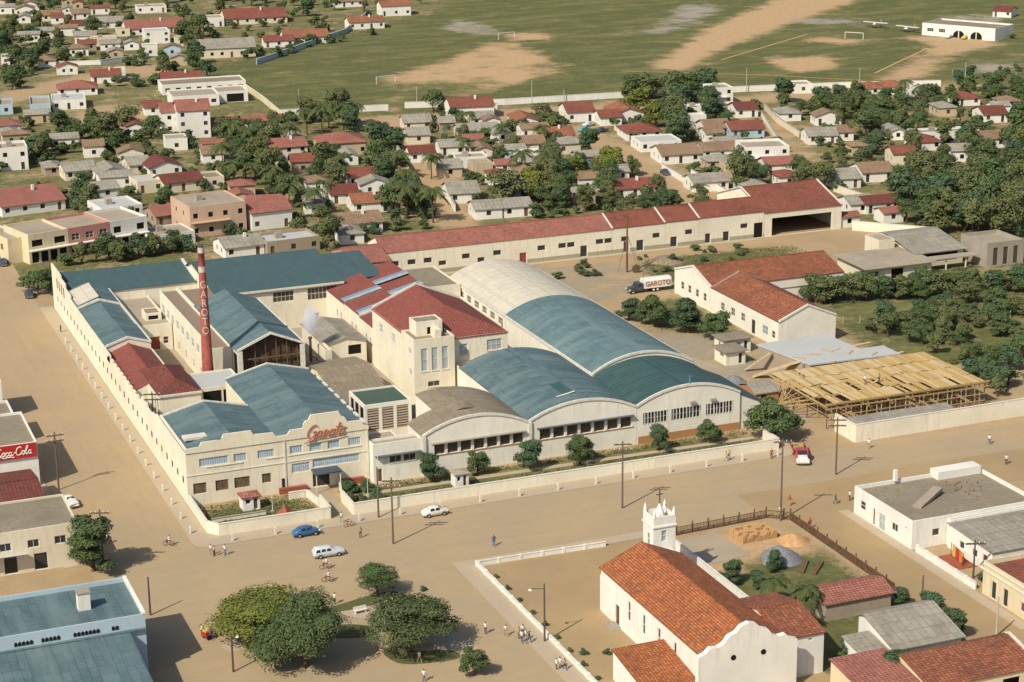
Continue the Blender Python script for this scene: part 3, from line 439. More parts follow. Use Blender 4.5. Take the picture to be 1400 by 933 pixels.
TREES = [
    (75.6,666.2,2.9,'s'), (101.1,631.6,6.0,'r'), (72.0,667.5,8.3,'r'), (89.1,661.8,5.0,'r'), (64.1,571.8,8.0,'r'), (66.5,634.9,5.3,'r'), 
    (66.1,528.9,3.0,'s'), (100.8,660.0,7.2,'r'), (84.7,646.9,3.3,'s'), (96.4,624.3,5.4,'r'), (108.0,616.1,5.1,'r'), (118.2,660.0,6.1,'r'), 
    (75.2,674.6,7.6,'r'), (74.3,556.4,3.1,'s'), (65.5,612.9,3.5,'s'), (58.1,547.9,6.7,'r'), (47.8,547.6,8.5,'r'), (65.1,652.1,6.2,'r'), 
    (77.1,572.9,6.2,'r'), (69.4,618.0,3.7,'s'), (107.8,631.8,7.9,'r'), (82.5,667.9,4.1,'s'), (76.3,642.3,3.4,'s'), (67.7,547.6,4.3,'s'), 
    (80.1,629.9,7.7,'r'), (100.7,565.2,7.1,'r'), (74.2,476.7,3.2,'s'), (45.7,495.3,4.5,'s'), (44.3,465.0,8.5,'r'), (55.2,533.6,3.4,'s'), 
    (59.5,479.7,4.1,'s'), (53.4,550.3,6.0,'r'), (44.6,526.6,5.6,'r'), (46.1,469.4,5.6,'r'), (40.1,458.7,3.4,'s'), (58.5,521.5,3.2,'s'), 
    (43.2,492.6,6.3,'r'), (81.5,540.8,8.6,'r'), (57.0,522.0,3.4,'s'), (51.3,556.3,7.8,'r'), (39.0,500.9,6.1,'r'), (42.6,521.0,7.7,'r'), 
    (51.8,484.4,8.1,'r'), (55.1,498.1,6.8,'r'), (42.3,477.3,7.4,'r'), (64.1,579.1,3.2,'s'), (51.6,569.4,3.3,'s'), (50.6,529.7,3.8,'s'), 
    (75.7,547.2,3.0,'s'), (81.9,547.0,6.8,'r'), (73.8,514.0,3.5,'s'), (54.1,575.8,7.1,'r'), (36.3,449.7,4.2,'s'), (64.2,480.2,3.3,'s'), 
    (60.1,496.6,7.2,'r'), (64.2,523.7,6.2,'r'), (65.0,560.3,4.1,'s'), (57.3,473.7,6.0,'r'), (46.2,554.9,6.0,'r'), (61.6,541.3,4.0,'s'), 
    (100.0,447.8,3.8,'s'), (73.5,408.2,3.0,'s'), (98.8,437.5,3.7,'s'), (65.9,412.6,3.7,'s'), (71.6,410.1,4.3,'s'), (90.8,437.8,3.8,'s'), 
    (84.4,456.7,2.8,'s'), (78.9,409.7,4.2,'s'), (86.2,434.6,6.3,'r'), (77.6,458.4,3.5,'s'), (86.8,474.5,4.2,'s'), (85.2,426.4,7.0,'r'), 
    (99.4,442.4,7.4,'r'), (119.6,519.5,10.3,'r'), (102.7,452.1,9.7,'r'), (98.2,417.7,7.2,'r'), (113.5,493.5,7.5,'r'), (113.2,518.2,7.9,'r'), 
    (111.6,498.3,7.7,'r'), (172.5,535.5,4.4,'s'), (174.4,621.8,6.1,'r'), (147.5,594.1,7.4,'r'), (138.3,541.0,3.9,'s'), (161.8,634.0,7.9,'r'), 
    (170.6,581.4,6.3,'r'), (165.6,613.5,6.7,'r'), (150.9,516.1,3.4,'s'), (131.1,608.1,4.0,'s'), (132.9,641.3,7.0,'r'), (131.1,594.5,4.2,'s'), 
    (156.9,482.9,3.5,'s'), (140.1,502.8,3.2,'s'), (178.2,565.8,7.9,'r'), (150.9,541.0,3.6,'s'), (128.2,622.3,3.2,'s'), (171.0,514.7,4.0,'s'), 
    (214.3,572.4,5.3,'r'), (236.8,585.3,5.0,'r'), (201.0,553.6,3.1,'s'), (204.4,568.3,5.6,'r'), (215.5,581.2,5.5,'r'), (194.5,593.3,3.2,'s'), 
    (179.2,544.2,2.9,'s'), (225.4,591.7,4.0,'s'), (194.2,579.1,6.8,'r'), (133.2,456.2,4.3,'s'), (141.2,462.4,3.5,'s'), (140.8,460.5,1.9,'s'), 
    (169.7,491.0,2.5,'s'), (141.8,465.7,1.9,'s'), (154.4,480.6,4.0,'s'), (162.9,482.8,3.5,'s'), (149.8,477.6,3.3,'s'), (132.0,476.0,2.2,'s'), 
    (152.1,474.2,2.1,'s'), (167.5,482.8,2.8,'s'), (123.4,457.8,3.9,'s'), (127.3,459.4,3.7,'s'), (183.6,496.5,3.3,'s'), (20.8,299.9,4.2,'s'), 
    (22.3,297.3,6.8,'r'), (26.8,316.4,3.8,'s'), (34.9,326.9,2.7,'s'), (36.3,317.7,6.8,'r'), (40.9,321.5,6.8,'r'), (20.3,311.6,3.6,'s'), 
    (34.3,339.7,6.1,'r'), (26.1,347.6,3.2,'s'), (42.8,309.9,9.3,'r'), (53.2,311.8,3.1,'s'), (46.2,316.1,3.8,'s'), (51.9,325.7,8.2,'r'), 
    (35.6,325.5,3.7,'s'), (32.3,332.1,7.2,'r'), (24.1,305.2,6.2,'r'), (45.8,318.9,6.2,'r'), (56.3,313.4,7.0,'r'), (45.6,324.0,3.2,'s'), 
    (42.0,296.7,4.1,'s'), (42.3,293.7,7.2,'r'), (20.2,288.8,8.2,'r'), (37.2,347.2,3.5,'s'), (41.9,304.0,3.0,'s'), (51.1,309.9,2.8,'s'), 
    (28.0,299.9,3.4,'s'), (36.9,321.2,4.1,'s'), (31.1,322.1,4.0,'s'), (48.8,311.7,3.4,'s'), (42.5,326.7,8.1,'r'), (54.0,278.9,4.0,'s'), 
    (20.6,307.1,3.1,'s'), (36.5,303.1,3.6,'s'), (19.3,295.3,3.7,'s'), (35.7,436.4,4.1,'s'), (35.2,444.7,5.1,'r'), (38.2,449.3,4.5,'s'), 
    (35.2,457.6,3.7,'s'), (31.7,421.0,7.9,'r'), (43.6,459.8,5.6,'r'), (31.2,429.6,3.3,'s'), (32.6,446.7,3.5,'s'), (87.0,298.8,5.2,'p'), 
    (68.6,221.2,9.8,'p'), (70.6,268.6,6.8,'r'), (91.0,239.8,6.1,'p'), (85.1,220.1,6.9,'r'), (71.8,232.2,5.0,'r'), (73.2,241.8,8.4,'r'), 
    (75.1,275.2,6.1,'r'), (70.0,262.3,5.0,'r'), (65.6,232.8,8.2,'p'), (75.2,249.4,5.0,'r'), (90.6,247.4,8.3,'p'), (62.3,242.1,6.1,'r'), 
    (71.3,205.2,5.3,'r'), (83.7,304.7,6.4,'p'), (68.2,209.4,7.7,'r'), (84.0,293.1,6.3,'r'), (75.3,269.0,5.4,'r'), (71.7,193.6,8.7,'p'), 
    (66.5,241.9,7.4,'r'), (92.7,306.5,6.7,'r'), (72.2,222.0,5.3,'r'), (76.4,263.5,7.6,'r'), (62.7,238.6,7.8,'p'), (82.9,285.3,7.4,'r'), 
    (67.6,192.1,5.3,'p'), (78.8,287.0,5.4,'r'), (72.8,280.1,5.7,'r'), (75.6,300.4,7.2,'r'), (70.3,185.6,5.8,'p'), (74.2,292.0,6.0,'r'), 
    (80.8,279.7,6.9,'r'), (92.5,237.5,7.6,'p'), (64.3,257.2,9.6,'p'), (61.1,248.9,5.7,'p'), (88.2,295.2,7.5,'p'), (84.1,233.5,6.8,'r'), 
    (82.2,274.3,8.0,'r'), (80.2,300.9,7.0,'r'), (87.0,226.1,6.2,'r'), (67.5,203.1,8.6,'p'), (74.9,255.3,6.1,'r'), (69.3,253.5,6.7,'r'), 
    (72.8,215.3,7.5,'p'), (84.3,297.0,6.2,'r'), (87.8,242.5,8.9,'r'), (69.8,244.5,5.1,'r'), (67.5,248.0,8.1,'p'), (77.7,208.1,7.2,'p'), 
    (78.2,296.2,5.7,'r'), (76.1,282.2,6.9,'p'), (78.9,257.8,5.9,'p'), (115.4,321.4,8.8,'r'), (114.7,307.0,8.7,'r'), (119.2,310.3,7.6,'p'), 
    (120.4,330.1,7.9,'r'), (106.7,304.4,6.5,'p'), (107.5,317.5,8.6,'r'), (112.8,297.0,7.5,'r'), (109.1,306.6,10.3,'p'), (106.2,324.1,7.2,'r'), 
    (27.8,257.7,3.3,'s'), (22.0,235.8,4.3,'s'), (25.1,249.2,4.4,'s'), (20.0,224.5,3.2,'s'), (18.7,226.9,3.2,'s'), (24.1,231.0,5.7,'r'), 
    (23.4,234.9,4.0,'s'), (20.0,216.3,3.2,'s'), (39.5,216.5,5.6,'r'), (24.3,241.6,2.7,'s'), (24.8,222.6,2.7,'s'), (31.9,228.6,3.3,'s'), 
    (34.6,235.6,3.3,'s'), (33.4,222.5,3.3,'s'), (63.7,158.3,8.0,'r'), (67.0,162.9,7.3,'r'), (98.9,224.4,7.4,'r'), (98.6,232.1,3.2,'s'), 
    (107.8,254.3,3.9,'s'), (115.7,263.8,6.9,'r'), (104.1,245.5,8.3,'r'), (104.6,231.6,7.1,'r'), (89.6,185.5,8.8,'r'), (98.2,219.5,7.5,'r'), 
    (115.1,272.2,7.0,'r'), (104.3,225.5,9.2,'p'), (114.5,279.0,7.9,'p'), (94.1,179.2,2.9,'s'), (97.0,189.8,6.4,'r'), (111.5,266.1,8.2,'r'), 
    (98.0,201.4,9.9,'p'), (97.3,194.4,3.6,'s'), (95.6,207.1,3.1,'s'), (94.9,185.9,6.3,'p'), (146.1,316.6,7.9,'r'), (146.2,296.2,6.2,'r'), 
    (135.0,286.3,3.9,'s'), (141.5,292.5,5.3,'r'), (139.3,297.5,4.2,'s'), (150.9,317.6,4.4,'s'), (150.6,315.4,3.4,'s'), (139.2,292.4,3.5,'s'), 
    (150.9,272.3,4.6,'p'), (148.4,227.6,8.0,'p'), (144.2,248.1,4.5,'p'), (138.5,188.5,3.6,'s'), (141.8,269.0,3.6,'s'), (156.4,271.9,2.8,'s'), 
    (169.0,282.8,6.9,'r'), (157.5,218.8,3.3,'s'), (137.8,252.8,4.3,'s'), (146.0,283.9,7.3,'p'), (134.8,191.8,6.4,'r'), (138.1,229.1,3.0,'s'), 
    (145.7,218.6,6.4,'r'), (132.4,185.2,6.3,'r'), (124.8,177.6,6.1,'r'), (136.6,264.9,5.9,'r'), (136.1,232.5,5.6,'r'), (146.8,261.1,7.0,'p'), 
    (143.2,286.3,5.9,'p'), (135.4,274.3,5.3,'p'), (140.5,197.6,5.1,'r'), (159.8,250.1,5.6,'p'), (137.3,204.5,8.4,'p'), (153.7,219.0,4.2,'s'), 
    (165.3,262.5,3.1,'s'), (167.3,269.4,7.6,'p'), (159.3,274.4,3.9,'s'), (132.2,228.8,4.5,'s'), (126.7,192.3,4.5,'p'), (154.7,208.9,3.7,'s'), 
    (130.2,180.3,6.9,'p'), (165.2,263.8,3.0,'s'), (143.0,282.2,5.1,'r'), (156.2,251.7,8.0,'p'), (139.9,194.1,4.8,'r'), (149.4,212.2,2.7,'s'), 
    (128.6,243.1,8.2,'p'), (159.2,226.9,3.6,'s'), (145.3,268.1,4.3,'s'), (163.7,235.2,8.0,'r'), (130.4,192.6,5.7,'r'), (153.1,201.1,7.4,'y'), 
    (141.9,202.5,6.7,'r'), (129.8,176.6,6.5,'r'), (139.8,210.4,7.2,'r'), (142.1,177.0,6.0,'r'), (142.5,216.4,5.9,'r'), (145.7,186.4,6.2,'r'), 
    (157.9,208.6,8.1,'y'), (128.7,183.8,5.7,'r'), (143.9,242.9,5.6,'r'), (135.6,196.9,8.6,'r'), (151.7,196.9,6.3,'r'), (144.4,181.5,6.6,'r'), 
    (147.5,209.4,6.3,'y'), (159.4,216.2,5.7,'y'), (141.3,171.3,6.0,'r'), (147.2,224.3,6.7,'r'), (143.1,207.5,6.5,'r'), (215.8,284.5,9.3,'r'), 
    (222.6,281.1,7.3,'r'), (203.4,266.4,7.6,'r'), (215.2,253.3,6.7,'r'), (225.6,308.5,9.6,'r'), (207.6,271.3,8.4,'r'), (209.4,284.4,6.2,'r'), 
    (237.8,308.6,9.2,'r'), (213.7,314.5,7.9,'r'), (222.0,286.6,6.4,'r'), (230.0,305.9,6.3,'r'), (237.0,315.7,6.3,'y'), (198.5,252.5,7.6,'r'), 
    (229.2,289.4,6.9,'r'), (233.0,310.8,7.7,'r'), (198.1,264.5,8.3,'y'), (201.4,258.7,7.8,'r'), (218.5,310.8,9.7,'r'), (204.1,288.4,8.9,'y'), 
    (219.2,270.4,6.9,'r'), (193.1,240.3,10.0,'r'), (190.6,196.6,7.4,'r'), (187.8,180.2,6.2,'r'), (187.2,186.6,6.3,'r'), (254.3,285.7,8.4,'r'), 
    (264.1,258.5,7.5,'r'), (258.6,226.3,6.0,'r'), (291.0,260.3,8.2,'r'), (261.6,229.3,7.2,'r'), (262.7,222.4,7.0,'r'), (248.6,275.2,6.3,'p'), 
    (266.0,227.6,7.0,'p'), (251.2,235.7,6.9,'p'), (257.9,219.6,5.7,'r'), (276.3,243.2,5.7,'r'), (257.2,265.0,5.3,'r'), (261.4,242.1,6.4,'r'), 
    (245.9,238.1,5.4,'r'), (264.6,244.6,5.3,'r'), (248.0,258.2,6.9,'r'), (291.2,255.1,5.1,'r'), (271.7,271.3,6.9,'r'), (277.6,280.4,7.1,'r'), 
    (280.5,268.1,5.9,'r'), (264.5,235.4,7.4,'r'), (255.5,232.6,5.5,'r'), (292.4,248.9,8.2,'p'), (264.5,249.7,7.1,'r'), (253.6,259.2,6.6,'p'), 
    (272.3,267.2,5.2,'r'), (291.6,265.2,8.0,'p'), (266.6,272.4,7.4,'r'), (257.5,257.3,8.4,'r'), (268.2,266.9,6.8,'r'), (263.7,277.1,5.2,'r'), 
    (246.3,262.1,5.4,'r'), (283.1,230.8,5.7,'r'), (290.1,272.2,8.7,'p'), (260.7,264.2,6.8,'p'), (259.3,236.6,9.0,'r'), (272.7,237.1,6.4,'r'), 
    (267.3,254.6,8.3,'p'), (271.6,247.6,5.3,'r'), (253.6,251.7,5.8,'r'), (278.8,255.9,5.4,'r'), (255.4,228.0,5.1,'r'), (291.5,276.1,5.1,'p'), 
    (267.8,261.6,6.6,'r'), (251.2,228.9,6.1,'r'), (258.1,269.4,7.5,'r'), (237.6,229.1,3.5,'s'), (242.4,215.1,3.8,'s'), (242.6,212.6,3.5,'s'), 
    (249.5,217.4,3.6,'s'), (218.3,190.4,3.5,'s'), (223.0,198.4,4.4,'s'), (229.1,193.6,6.0,'r'), (234.9,200.5,3.7,'s'), (246.6,218.1,4.3,'s'), 
    (229.1,198.3,3.5,'s'), (224.8,194.0,3.2,'s'), (241.5,213.5,3.4,'s'), (236.1,203.4,7.3,'r'), (217.0,195.8,2.9,'s'), (245.8,223.3,8.8,'r'), 
    (230.4,211.0,3.1,'s'), (246.6,153.9,6.9,'r'), (226.6,132.4,10.6,'r'), (204.8,114.1,9.6,'r'), (203.5,136.4,11.0,'r'), (276.0,190.9,10.9,'r'), 
    (217.4,148.7,9.0,'r'), (202.7,106.8,9.6,'r'), (217.5,123.8,11.1,'r'), (214.2,137.2,8.0,'r'), (231.8,168.4,6.6,'r'), (224.0,148.6,7.0,'r'), 
    (224.0,141.7,8.8,'r'), (209.3,106.2,10.0,'r'), (229.6,161.5,7.9,'r'), (211.4,152.8,6.4,'r'), (218.8,113.2,10.4,'r'), (197.5,127.1,6.1,'r'), 
    (204.5,129.6,7.6,'r'), (234.7,135.6,6.4,'r'), (209.9,133.1,10.2,'r'), (242.9,149.6,6.3,'r'), (223.8,161.3,6.3,'r'), (207.4,123.7,9.2,'r'), 
    (198.2,115.1,9.2,'r'), (256.5,189.7,6.7,'r'), (241.7,177.6,6.7,'r'), (199.6,121.2,6.1,'r'), (254.0,161.8,8.5,'r'), (233.6,142.2,8.1,'r'), 
    (230.8,175.5,6.1,'r'), (236.6,151.1,9.3,'r'), (225.3,123.1,8.8,'r'), (221.8,128.7,8.0,'r'), (241.6,159.9,7.8,'r'), (254.6,179.9,8.3,'r'), 
    (218.3,141.6,8.1,'r'), (256.5,166.5,6.8,'r'), (210.7,118.4,9.7,'r'), (261.8,197.9,6.9,'r'), (232.0,156.4,6.7,'r'), (257.8,202.5,8.2,'r'), 
    (227.0,155.6,6.3,'r'), (209.9,112.8,7.3,'r'), (210.6,144.1,6.2,'r'), (219.8,135.3,7.9,'r'), (221.5,155.4,10.2,'r'), (216.0,118.3,6.0,'r'), 
    (240.4,141.5,9.4,'r'), (246.5,160.4,6.2,'r'), (268.3,182.0,8.3,'r'), (265.5,200.8,7.3,'r'), (243.1,195.1,7.6,'r'), (263.4,173.1,8.0,'r'), 
    (215.4,157.6,7.0,'r'), (250.6,157.5,7.7,'r'), (247.8,168.0,8.5,'r'), (323.6,292.1,5.0,'r'), (317.5,248.2,6.5,'r'), (335.3,291.8,3.2,'s'), 
    (298.0,222.6,6.7,'r'), (328.7,276.4,6.7,'r'), (310.6,266.3,6.3,'r'), (319.9,256.9,3.3,'s'), (316.2,259.5,5.8,'r'), (329.6,267.3,5.3,'r'), 
    (334.2,274.6,5.4,'r'), (320.7,284.7,3.6,'s'), (328.2,290.4,3.6,'s'), (333.7,299.7,5.0,'r'), (307.8,238.3,3.1,'s'), (353.6,310.3,1.9,'s'), 
    (351.9,304.8,2.3,'s'), (357.7,306.6,2.7,'s'), (404.7,375.0,2.0,'s'), (199.6,172.8,5.9,'r'), (198.2,176.7,6.0,'r'), (200.3,183.2,6.2,'r'), 
    (198.9,167.6,7.4,'r'), (195.1,172.0,5.9,'r'), (26.2,169.3,4.0,'r'), (20.4,168.5,2.6,'s'), (30.8,171.4,3.7,'s'), (32.7,174.2,4.4,'s'), 
    (17.9,168.0,4.8,'r'), (32.1,172.2,3.3,'s'), (25.6,171.8,4.1,'r'), (152.2,163.3,4.7,'r'), (155.3,164.0,3.6,'s'), (152.7,169.2,3.5,'s'), 
    (160.4,156.7,4.5,'r'), (160.4,162.5,5.1,'r'), (149.3,166.3,3.3,'s'), (157.4,179.2,5.5,'r'), (159.5,159.4,4.4,'r'), (147.6,164.3,4.3,'r'), 
    (35.1,425.3,3.2,'s'), (159.8,637.7,2.8,'s'), (151.3,589.6,3.5,'s'), (62.2,564.0,3.9,'s'), (94.7,559.8,3.0,'s'), (159.1,636.0,3.0,'s'), 
    (121.6,525.0,2.3,'s'), (62.5,534.3,2.4,'s'), (49.3,491.7,1.8,'s'), (171.1,587.4,2.1,'s'), (134.5,612.3,2.9,'s'), (80.0,572.1,2.6,'s'), 
    (66.0,562.7,3.7,'s'), (51.0,489.6,2.2,'s'), (142.7,531.2,2.6,'s'), (91.4,522.1,1.7,'s'), (168.1,514.1,4.0,'s'), (152.1,514.9,2.8,'s'), 
    (90.6,425.5,2.7,'s'), (63.3,497.0,3.5,'s'), (42.8,451.6,2.8,'s'), (164.4,624.2,1.9,'s'), (94.6,476.3,2.6,'s'), (173.1,567.7,4.1,'s'), 
    (41.3,495.0,3.9,'s'), (138.5,580.9,3.0,'s'), (158.7,642.3,3.8,'s'), (169.5,603.7,2.0,'s'), (143.1,634.5,2.7,'s'), (80.6,457.2,4.0,'s'), 
    (140.0,646.8,3.3,'s'), (96.0,560.7,3.7,'s'), (159.8,579.0,4.0,'s'), (51.0,498.6,1.9,'s'), (182.4,604.6,4.1,'s'), (60.2,534.3,2.4,'s'), 
    (73.8,575.6,2.2,'s'), (68.1,569.0,4.0,'s'), (93.3,495.7,4.0,'s'), (53.1,505.3,4.0,'s'), (109.2,666.4,2.0,'s'), (45.4,530.6,3.1,'s'), 
    (149.1,607.7,3.9,'s'), (99.6,596.6,2.9,'s'), (95.5,534.0,2.2,'s'), (74.5,682.4,1.7,'s'), (125.9,582.1,3.1,'s'), (191.1,603.1,3.3,'s'), 
    (135.8,508.2,2.6,'s'), (116.7,533.7,2.6,'s'), (125.5,518.4,3.4,'s'), (172.9,618.7,3.6,'s'), (62.2,414.8,2.3,'s'), (129.4,589.4,2.1,'s'), 
    (158.4,539.8,3.0,'s'), (33.1,454.5,2.1,'s'), (87.4,419.9,3.1,'s'), (90.2,510.5,3.9,'s'), (66.4,484.5,1.7,'s'), (128.0,543.2,1.7,'s'), 
    (90.5,267.3,2.3,'s'), (50.5,275.1,2.9,'s'), (97.8,187.3,3.7,'s'), (73.4,191.7,3.3,'s'), (100.7,316.8,3.9,'s'), (96.5,259.9,2.0,'s'), 
    (66.4,176.6,2.2,'s'), (31.6,300.5,3.1,'s'), (29.9,224.0,2.8,'s'), (37.7,282.6,3.8,'s'), (62.3,301.0,4.1,'s'), (53.9,234.1,2.9,'s'), 
    (54.5,244.4,2.1,'s'), (19.3,280.4,3.5,'s'), (30.8,196.5,2.4,'s'), (16.6,249.7,2.8,'s'), (81.3,289.3,3.6,'s'), (76.4,170.4,3.0,'s'), 
    (67.1,171.9,2.7,'s'), (69.0,223.6,4.0,'s'), (81.2,293.9,2.9,'s'), (48.4,217.8,3.5,'s'), (29.9,246.3,1.8,'s'), (91.0,168.6,2.4,'s'), 
    (49.4,282.8,4.2,'s'), (46.5,267.0,3.4,'s'), (91.2,197.4,3.0,'s'), (90.4,181.3,2.4,'s'), (64.5,304.3,3.5,'s'), (49.4,324.0,1.8,'s'), 
    (61.6,200.3,2.7,'s'), (46.7,307.9,2.5,'s'), (99.8,284.2,1.6,'s'), (14.6,257.1,1.6,'s'), (47.6,270.3,4.2,'s'), (63.4,254.4,1.7,'s'), 
    (96.5,294.0,1.7,'s'), (36.1,189.8,1.8,'s'), (61.9,276.3,3.0,'s'), (13.5,297.8,2.5,'s'), (55.5,254.8,2.2,'s'), (105.1,315.9,2.5,'s'), 
    (89.3,260.9,3.2,'s'), (111.5,289.8,2.0,'s'), (102.6,219.4,3.7,'s'), (77.6,245.9,2.1,'s'), (63.5,291.8,3.8,'s'), (26.8,320.7,1.9,'s'), 
    (67.2,205.9,2.5,'s'), (42.5,225.2,3.1,'s'), (59.5,312.0,2.6,'s'), (80.6,313.0,3.0,'s'), (94.7,246.6,2.3,'s'), (75.7,320.3,2.5,'s'), 
    (59.3,305.6,2.7,'s'), (62.9,193.1,3.0,'s'), (101.6,322.2,4.0,'s'), (79.5,252.0,3.7,'s'), (60.9,310.4,2.8,'s'), (33.4,223.7,1.8,'s'), 
    (72.8,187.5,2.3,'s'), (93.1,297.9,1.9,'s'), (75.0,238.2,1.8,'s'), (37.8,285.5,2.1,'s'), (17.7,238.7,3.3,'s'), (64.4,189.1,2.7,'s'), 
    (106.7,326.8,2.6,'s'), (88.0,257.4,3.4,'s'), (97.8,260.7,3.9,'s'), (22.5,247.5,2.0,'s'), (119.8,282.9,2.1,'s'), (45.5,220.6,3.2,'s'), 
    (83.4,237.2,3.2,'s'), (86.3,176.8,4.0,'s'), (49.7,169.3,4.1,'s'), (43.3,200.5,2.5,'s'), (60.7,239.1,2.6,'s'), (49.6,271.0,2.0,'s'), 
    (69.3,341.2,1.6,'s'), (108.8,259.8,3.9,'s'), (78.1,225.9,3.1,'s'), (94.9,253.0,3.3,'s'), (21.0,278.2,1.9,'s'), (28.6,208.7,3.5,'s'), 
    (74.7,265.5,1.7,'s'), (97.0,230.9,1.9,'s'), (101.9,230.2,2.9,'s'), (80.0,305.4,1.8,'s'), (49.1,177.9,2.8,'s'), (25.1,355.7,2.2,'s'), 
    (82.2,234.8,2.0,'s'), (50.2,280.9,3.9,'s'), (68.5,337.1,4.2,'s'), (76.4,203.7,2.7,'s'), (22.0,240.5,3.2,'s'), (116.4,294.2,1.8,'s'), 
    (101.3,246.5,2.6,'s'), (44.5,288.2,2.3,'s'), (96.7,209.9,3.0,'s'), (29.6,275.6,1.9,'s'), (63.5,297.1,2.3,'s'), (78.5,244.7,2.2,'s'), 
    (60.8,302.9,3.7,'s'), (38.3,275.3,3.5,'s'), (85.1,215.1,2.3,'s'), (24.8,338.1,2.0,'s'), (47.2,182.4,3.1,'s'), (100.8,204.6,2.9,'s'), 
    (96.2,178.7,2.7,'s'), (8.2,282.0,3.7,'s'), (73.5,252.0,3.9,'s'), (21.6,227.3,4.1,'s'), (51.3,298.3,2.7,'s'), (94.4,204.1,1.7,'s'), 
    (70.6,224.2,3.0,'s'), (43.4,259.9,2.2,'s'), (83.9,201.1,2.9,'s'), (29.6,300.9,2.4,'s'), (59.5,327.9,2.7,'s'), (112.0,285.6,2.3,'s'), 
    (37.7,339.5,2.1,'s'), (78.6,168.7,3.0,'s'), (59.5,266.9,1.6,'s'), (64.8,186.0,3.0,'s'), (42.7,230.6,3.1,'s'), (107.6,282.8,2.1,'s'), 
    (91.7,298.1,2.3,'s'), (48.1,222.4,1.7,'s'), (62.8,180.7,3.3,'s'), (99.8,211.3,3.2,'s'), (15.3,250.3,2.4,'s'), (94.4,192.1,2.2,'s'), 
    (88.6,239.1,4.1,'s'), (43.5,329.6,2.7,'s'), (85.4,170.7,3.4,'s'), (96.0,302.9,3.8,'s'), (23.5,288.4,2.8,'s'), (94.6,183.3,1.8,'s'), 
    (76.3,187.4,2.1,'s'), (35.7,343.1,3.7,'s'), (45.5,273.1,2.2,'s'), (110.5,240.5,2.2,'s'), (27.6,325.6,2.8,'s'), (93.9,238.9,1.9,'s'), 
    (50.8,221.3,3.9,'s'), (84.1,254.9,3.6,'s'), (111.2,244.0,2.6,'s'), (59.2,249.2,3.9,'s'), (57.6,229.2,2.8,'s'), (103.8,214.2,3.0,'s'), 
    (163.6,158.5,3.1,'s'), (210.9,271.0,1.6,'s'), (172.4,281.3,4.1,'s'), (126.0,166.9,2.4,'s'), (120.7,216.3,3.3,'s'), (150.0,201.3,3.7,'s'), 
    (227.2,253.2,2.4,'s'), (203.1,277.8,3.4,'s'), (230.5,285.0,1.8,'s'), (168.8,164.1,2.5,'s'), (203.6,234.1,3.1,'s'), (157.7,279.0,2.7,'s'), 
    (141.8,254.5,3.2,'s'), (122.2,235.4,3.3,'s'), (136.1,188.1,1.8,'s'), (226.7,283.5,2.4,'s'), (120.9,209.7,2.0,'s'), (207.4,198.6,3.1,'s'), 
    (151.3,220.2,2.3,'s'), (147.0,168.7,2.4,'s'), (174.9,285.0,2.2,'s'), (193.3,183.2,1.9,'s'), (239.9,278.0,3.6,'s'), (210.9,280.6,1.7,'s'), 
    (140.2,190.8,1.8,'s'), (175.6,281.4,2.5,'s'), (186.3,207.6,2.5,'s'), (153.3,177.5,4.0,'s'), (143.4,159.1,1.8,'s'), (157.5,158.1,2.4,'s'), 
    (203.6,231.7,2.7,'s'), (239.9,281.2,2.1,'s'), (189.7,284.5,2.6,'s'), (139.9,242.7,4.1,'s'), (135.2,170.5,1.8,'s'), (153.1,236.1,2.0,'s'), 
    (196.2,273.3,2.5,'s'), (224.5,272.8,4.0,'s'), (195.3,247.9,2.9,'s'), (125.0,174.1,3.3,'s'), (214.1,274.5,3.5,'s'), (146.9,173.5,3.1,'s'), 
    (143.6,198.5,2.1,'s'), (199.5,242.6,2.6,'s'), (114.7,183.9,2.2,'s'), (149.8,225.2,2.4,'s'), (149.8,257.8,3.5,'s'), (169.9,269.1,2.8,'s'), 
    (198.8,269.5,2.8,'s'), (211.8,262.8,3.9,'s'), (130.6,169.1,1.9,'s'), (195.2,272.2,2.3,'s'), (169.9,163.1,3.2,'s'), (223.5,265.0,2.8,'s'), 
    (207.5,242.3,2.4,'s'), (158.1,277.1,4.2,'s'), (135.9,184.5,1.7,'s'), (188.8,207.1,1.8,'s'), (177.2,200.0,1.8,'s'), (168.9,158.6,2.5,'s'), 
    (192.7,204.5,3.5,'s'), (166.7,279.1,3.4,'s'), (116.5,190.0,1.7,'s'), (168.7,162.1,2.2,'s'), (196.7,267.6,1.6,'s'), (155.6,276.2,2.9,'s'), 
    (208.7,287.3,1.8,'s'), (215.3,249.5,3.3,'s'), (169.7,293.3,2.3,'s'), (213.9,214.7,2.7,'s'), (192.0,188.7,3.7,'s'), (180.6,167.0,2.6,'s'), 
    (118.9,187.3,2.2,'s'), (214.8,223.5,2.4,'s'), (135.0,219.1,4.0,'s'), (216.3,223.4,1.8,'s'), (148.9,162.2,2.9,'s'), (178.0,193.8,3.4,'s'), 
    (115.6,198.5,2.1,'s'), (168.6,267.5,2.2,'s'), (130.4,194.8,2.2,'s'), (176.4,163.8,2.6,'s'), (176.7,166.5,2.1,'s'), (120.3,169.9,3.4,'s'), 
    (137.9,171.0,3.2,'s'), (137.7,166.5,2.6,'s'), (165.8,271.6,3.3,'s'), (165.1,219.6,3.7,'s'), (161.6,218.6,3.5,'s'), (197.8,247.4,2.3,'s'), 
    (194.5,245.5,3.8,'s'), (207.4,288.4,2.3,'s'), (141.8,165.3,3.6,'s'), (191.8,264.8,2.7,'s'), (213.8,220.8,4.1,'s'), (183.5,198.5,1.6,'s'), 
    (186.7,284.1,3.2,'s'), (161.0,209.3,3.6,'s'), (191.0,259.7,3.8,'s'), (220.4,250.5,1.9,'s'), (217.0,257.2,2.6,'s'), (147.5,232.3,2.8,'s'), 
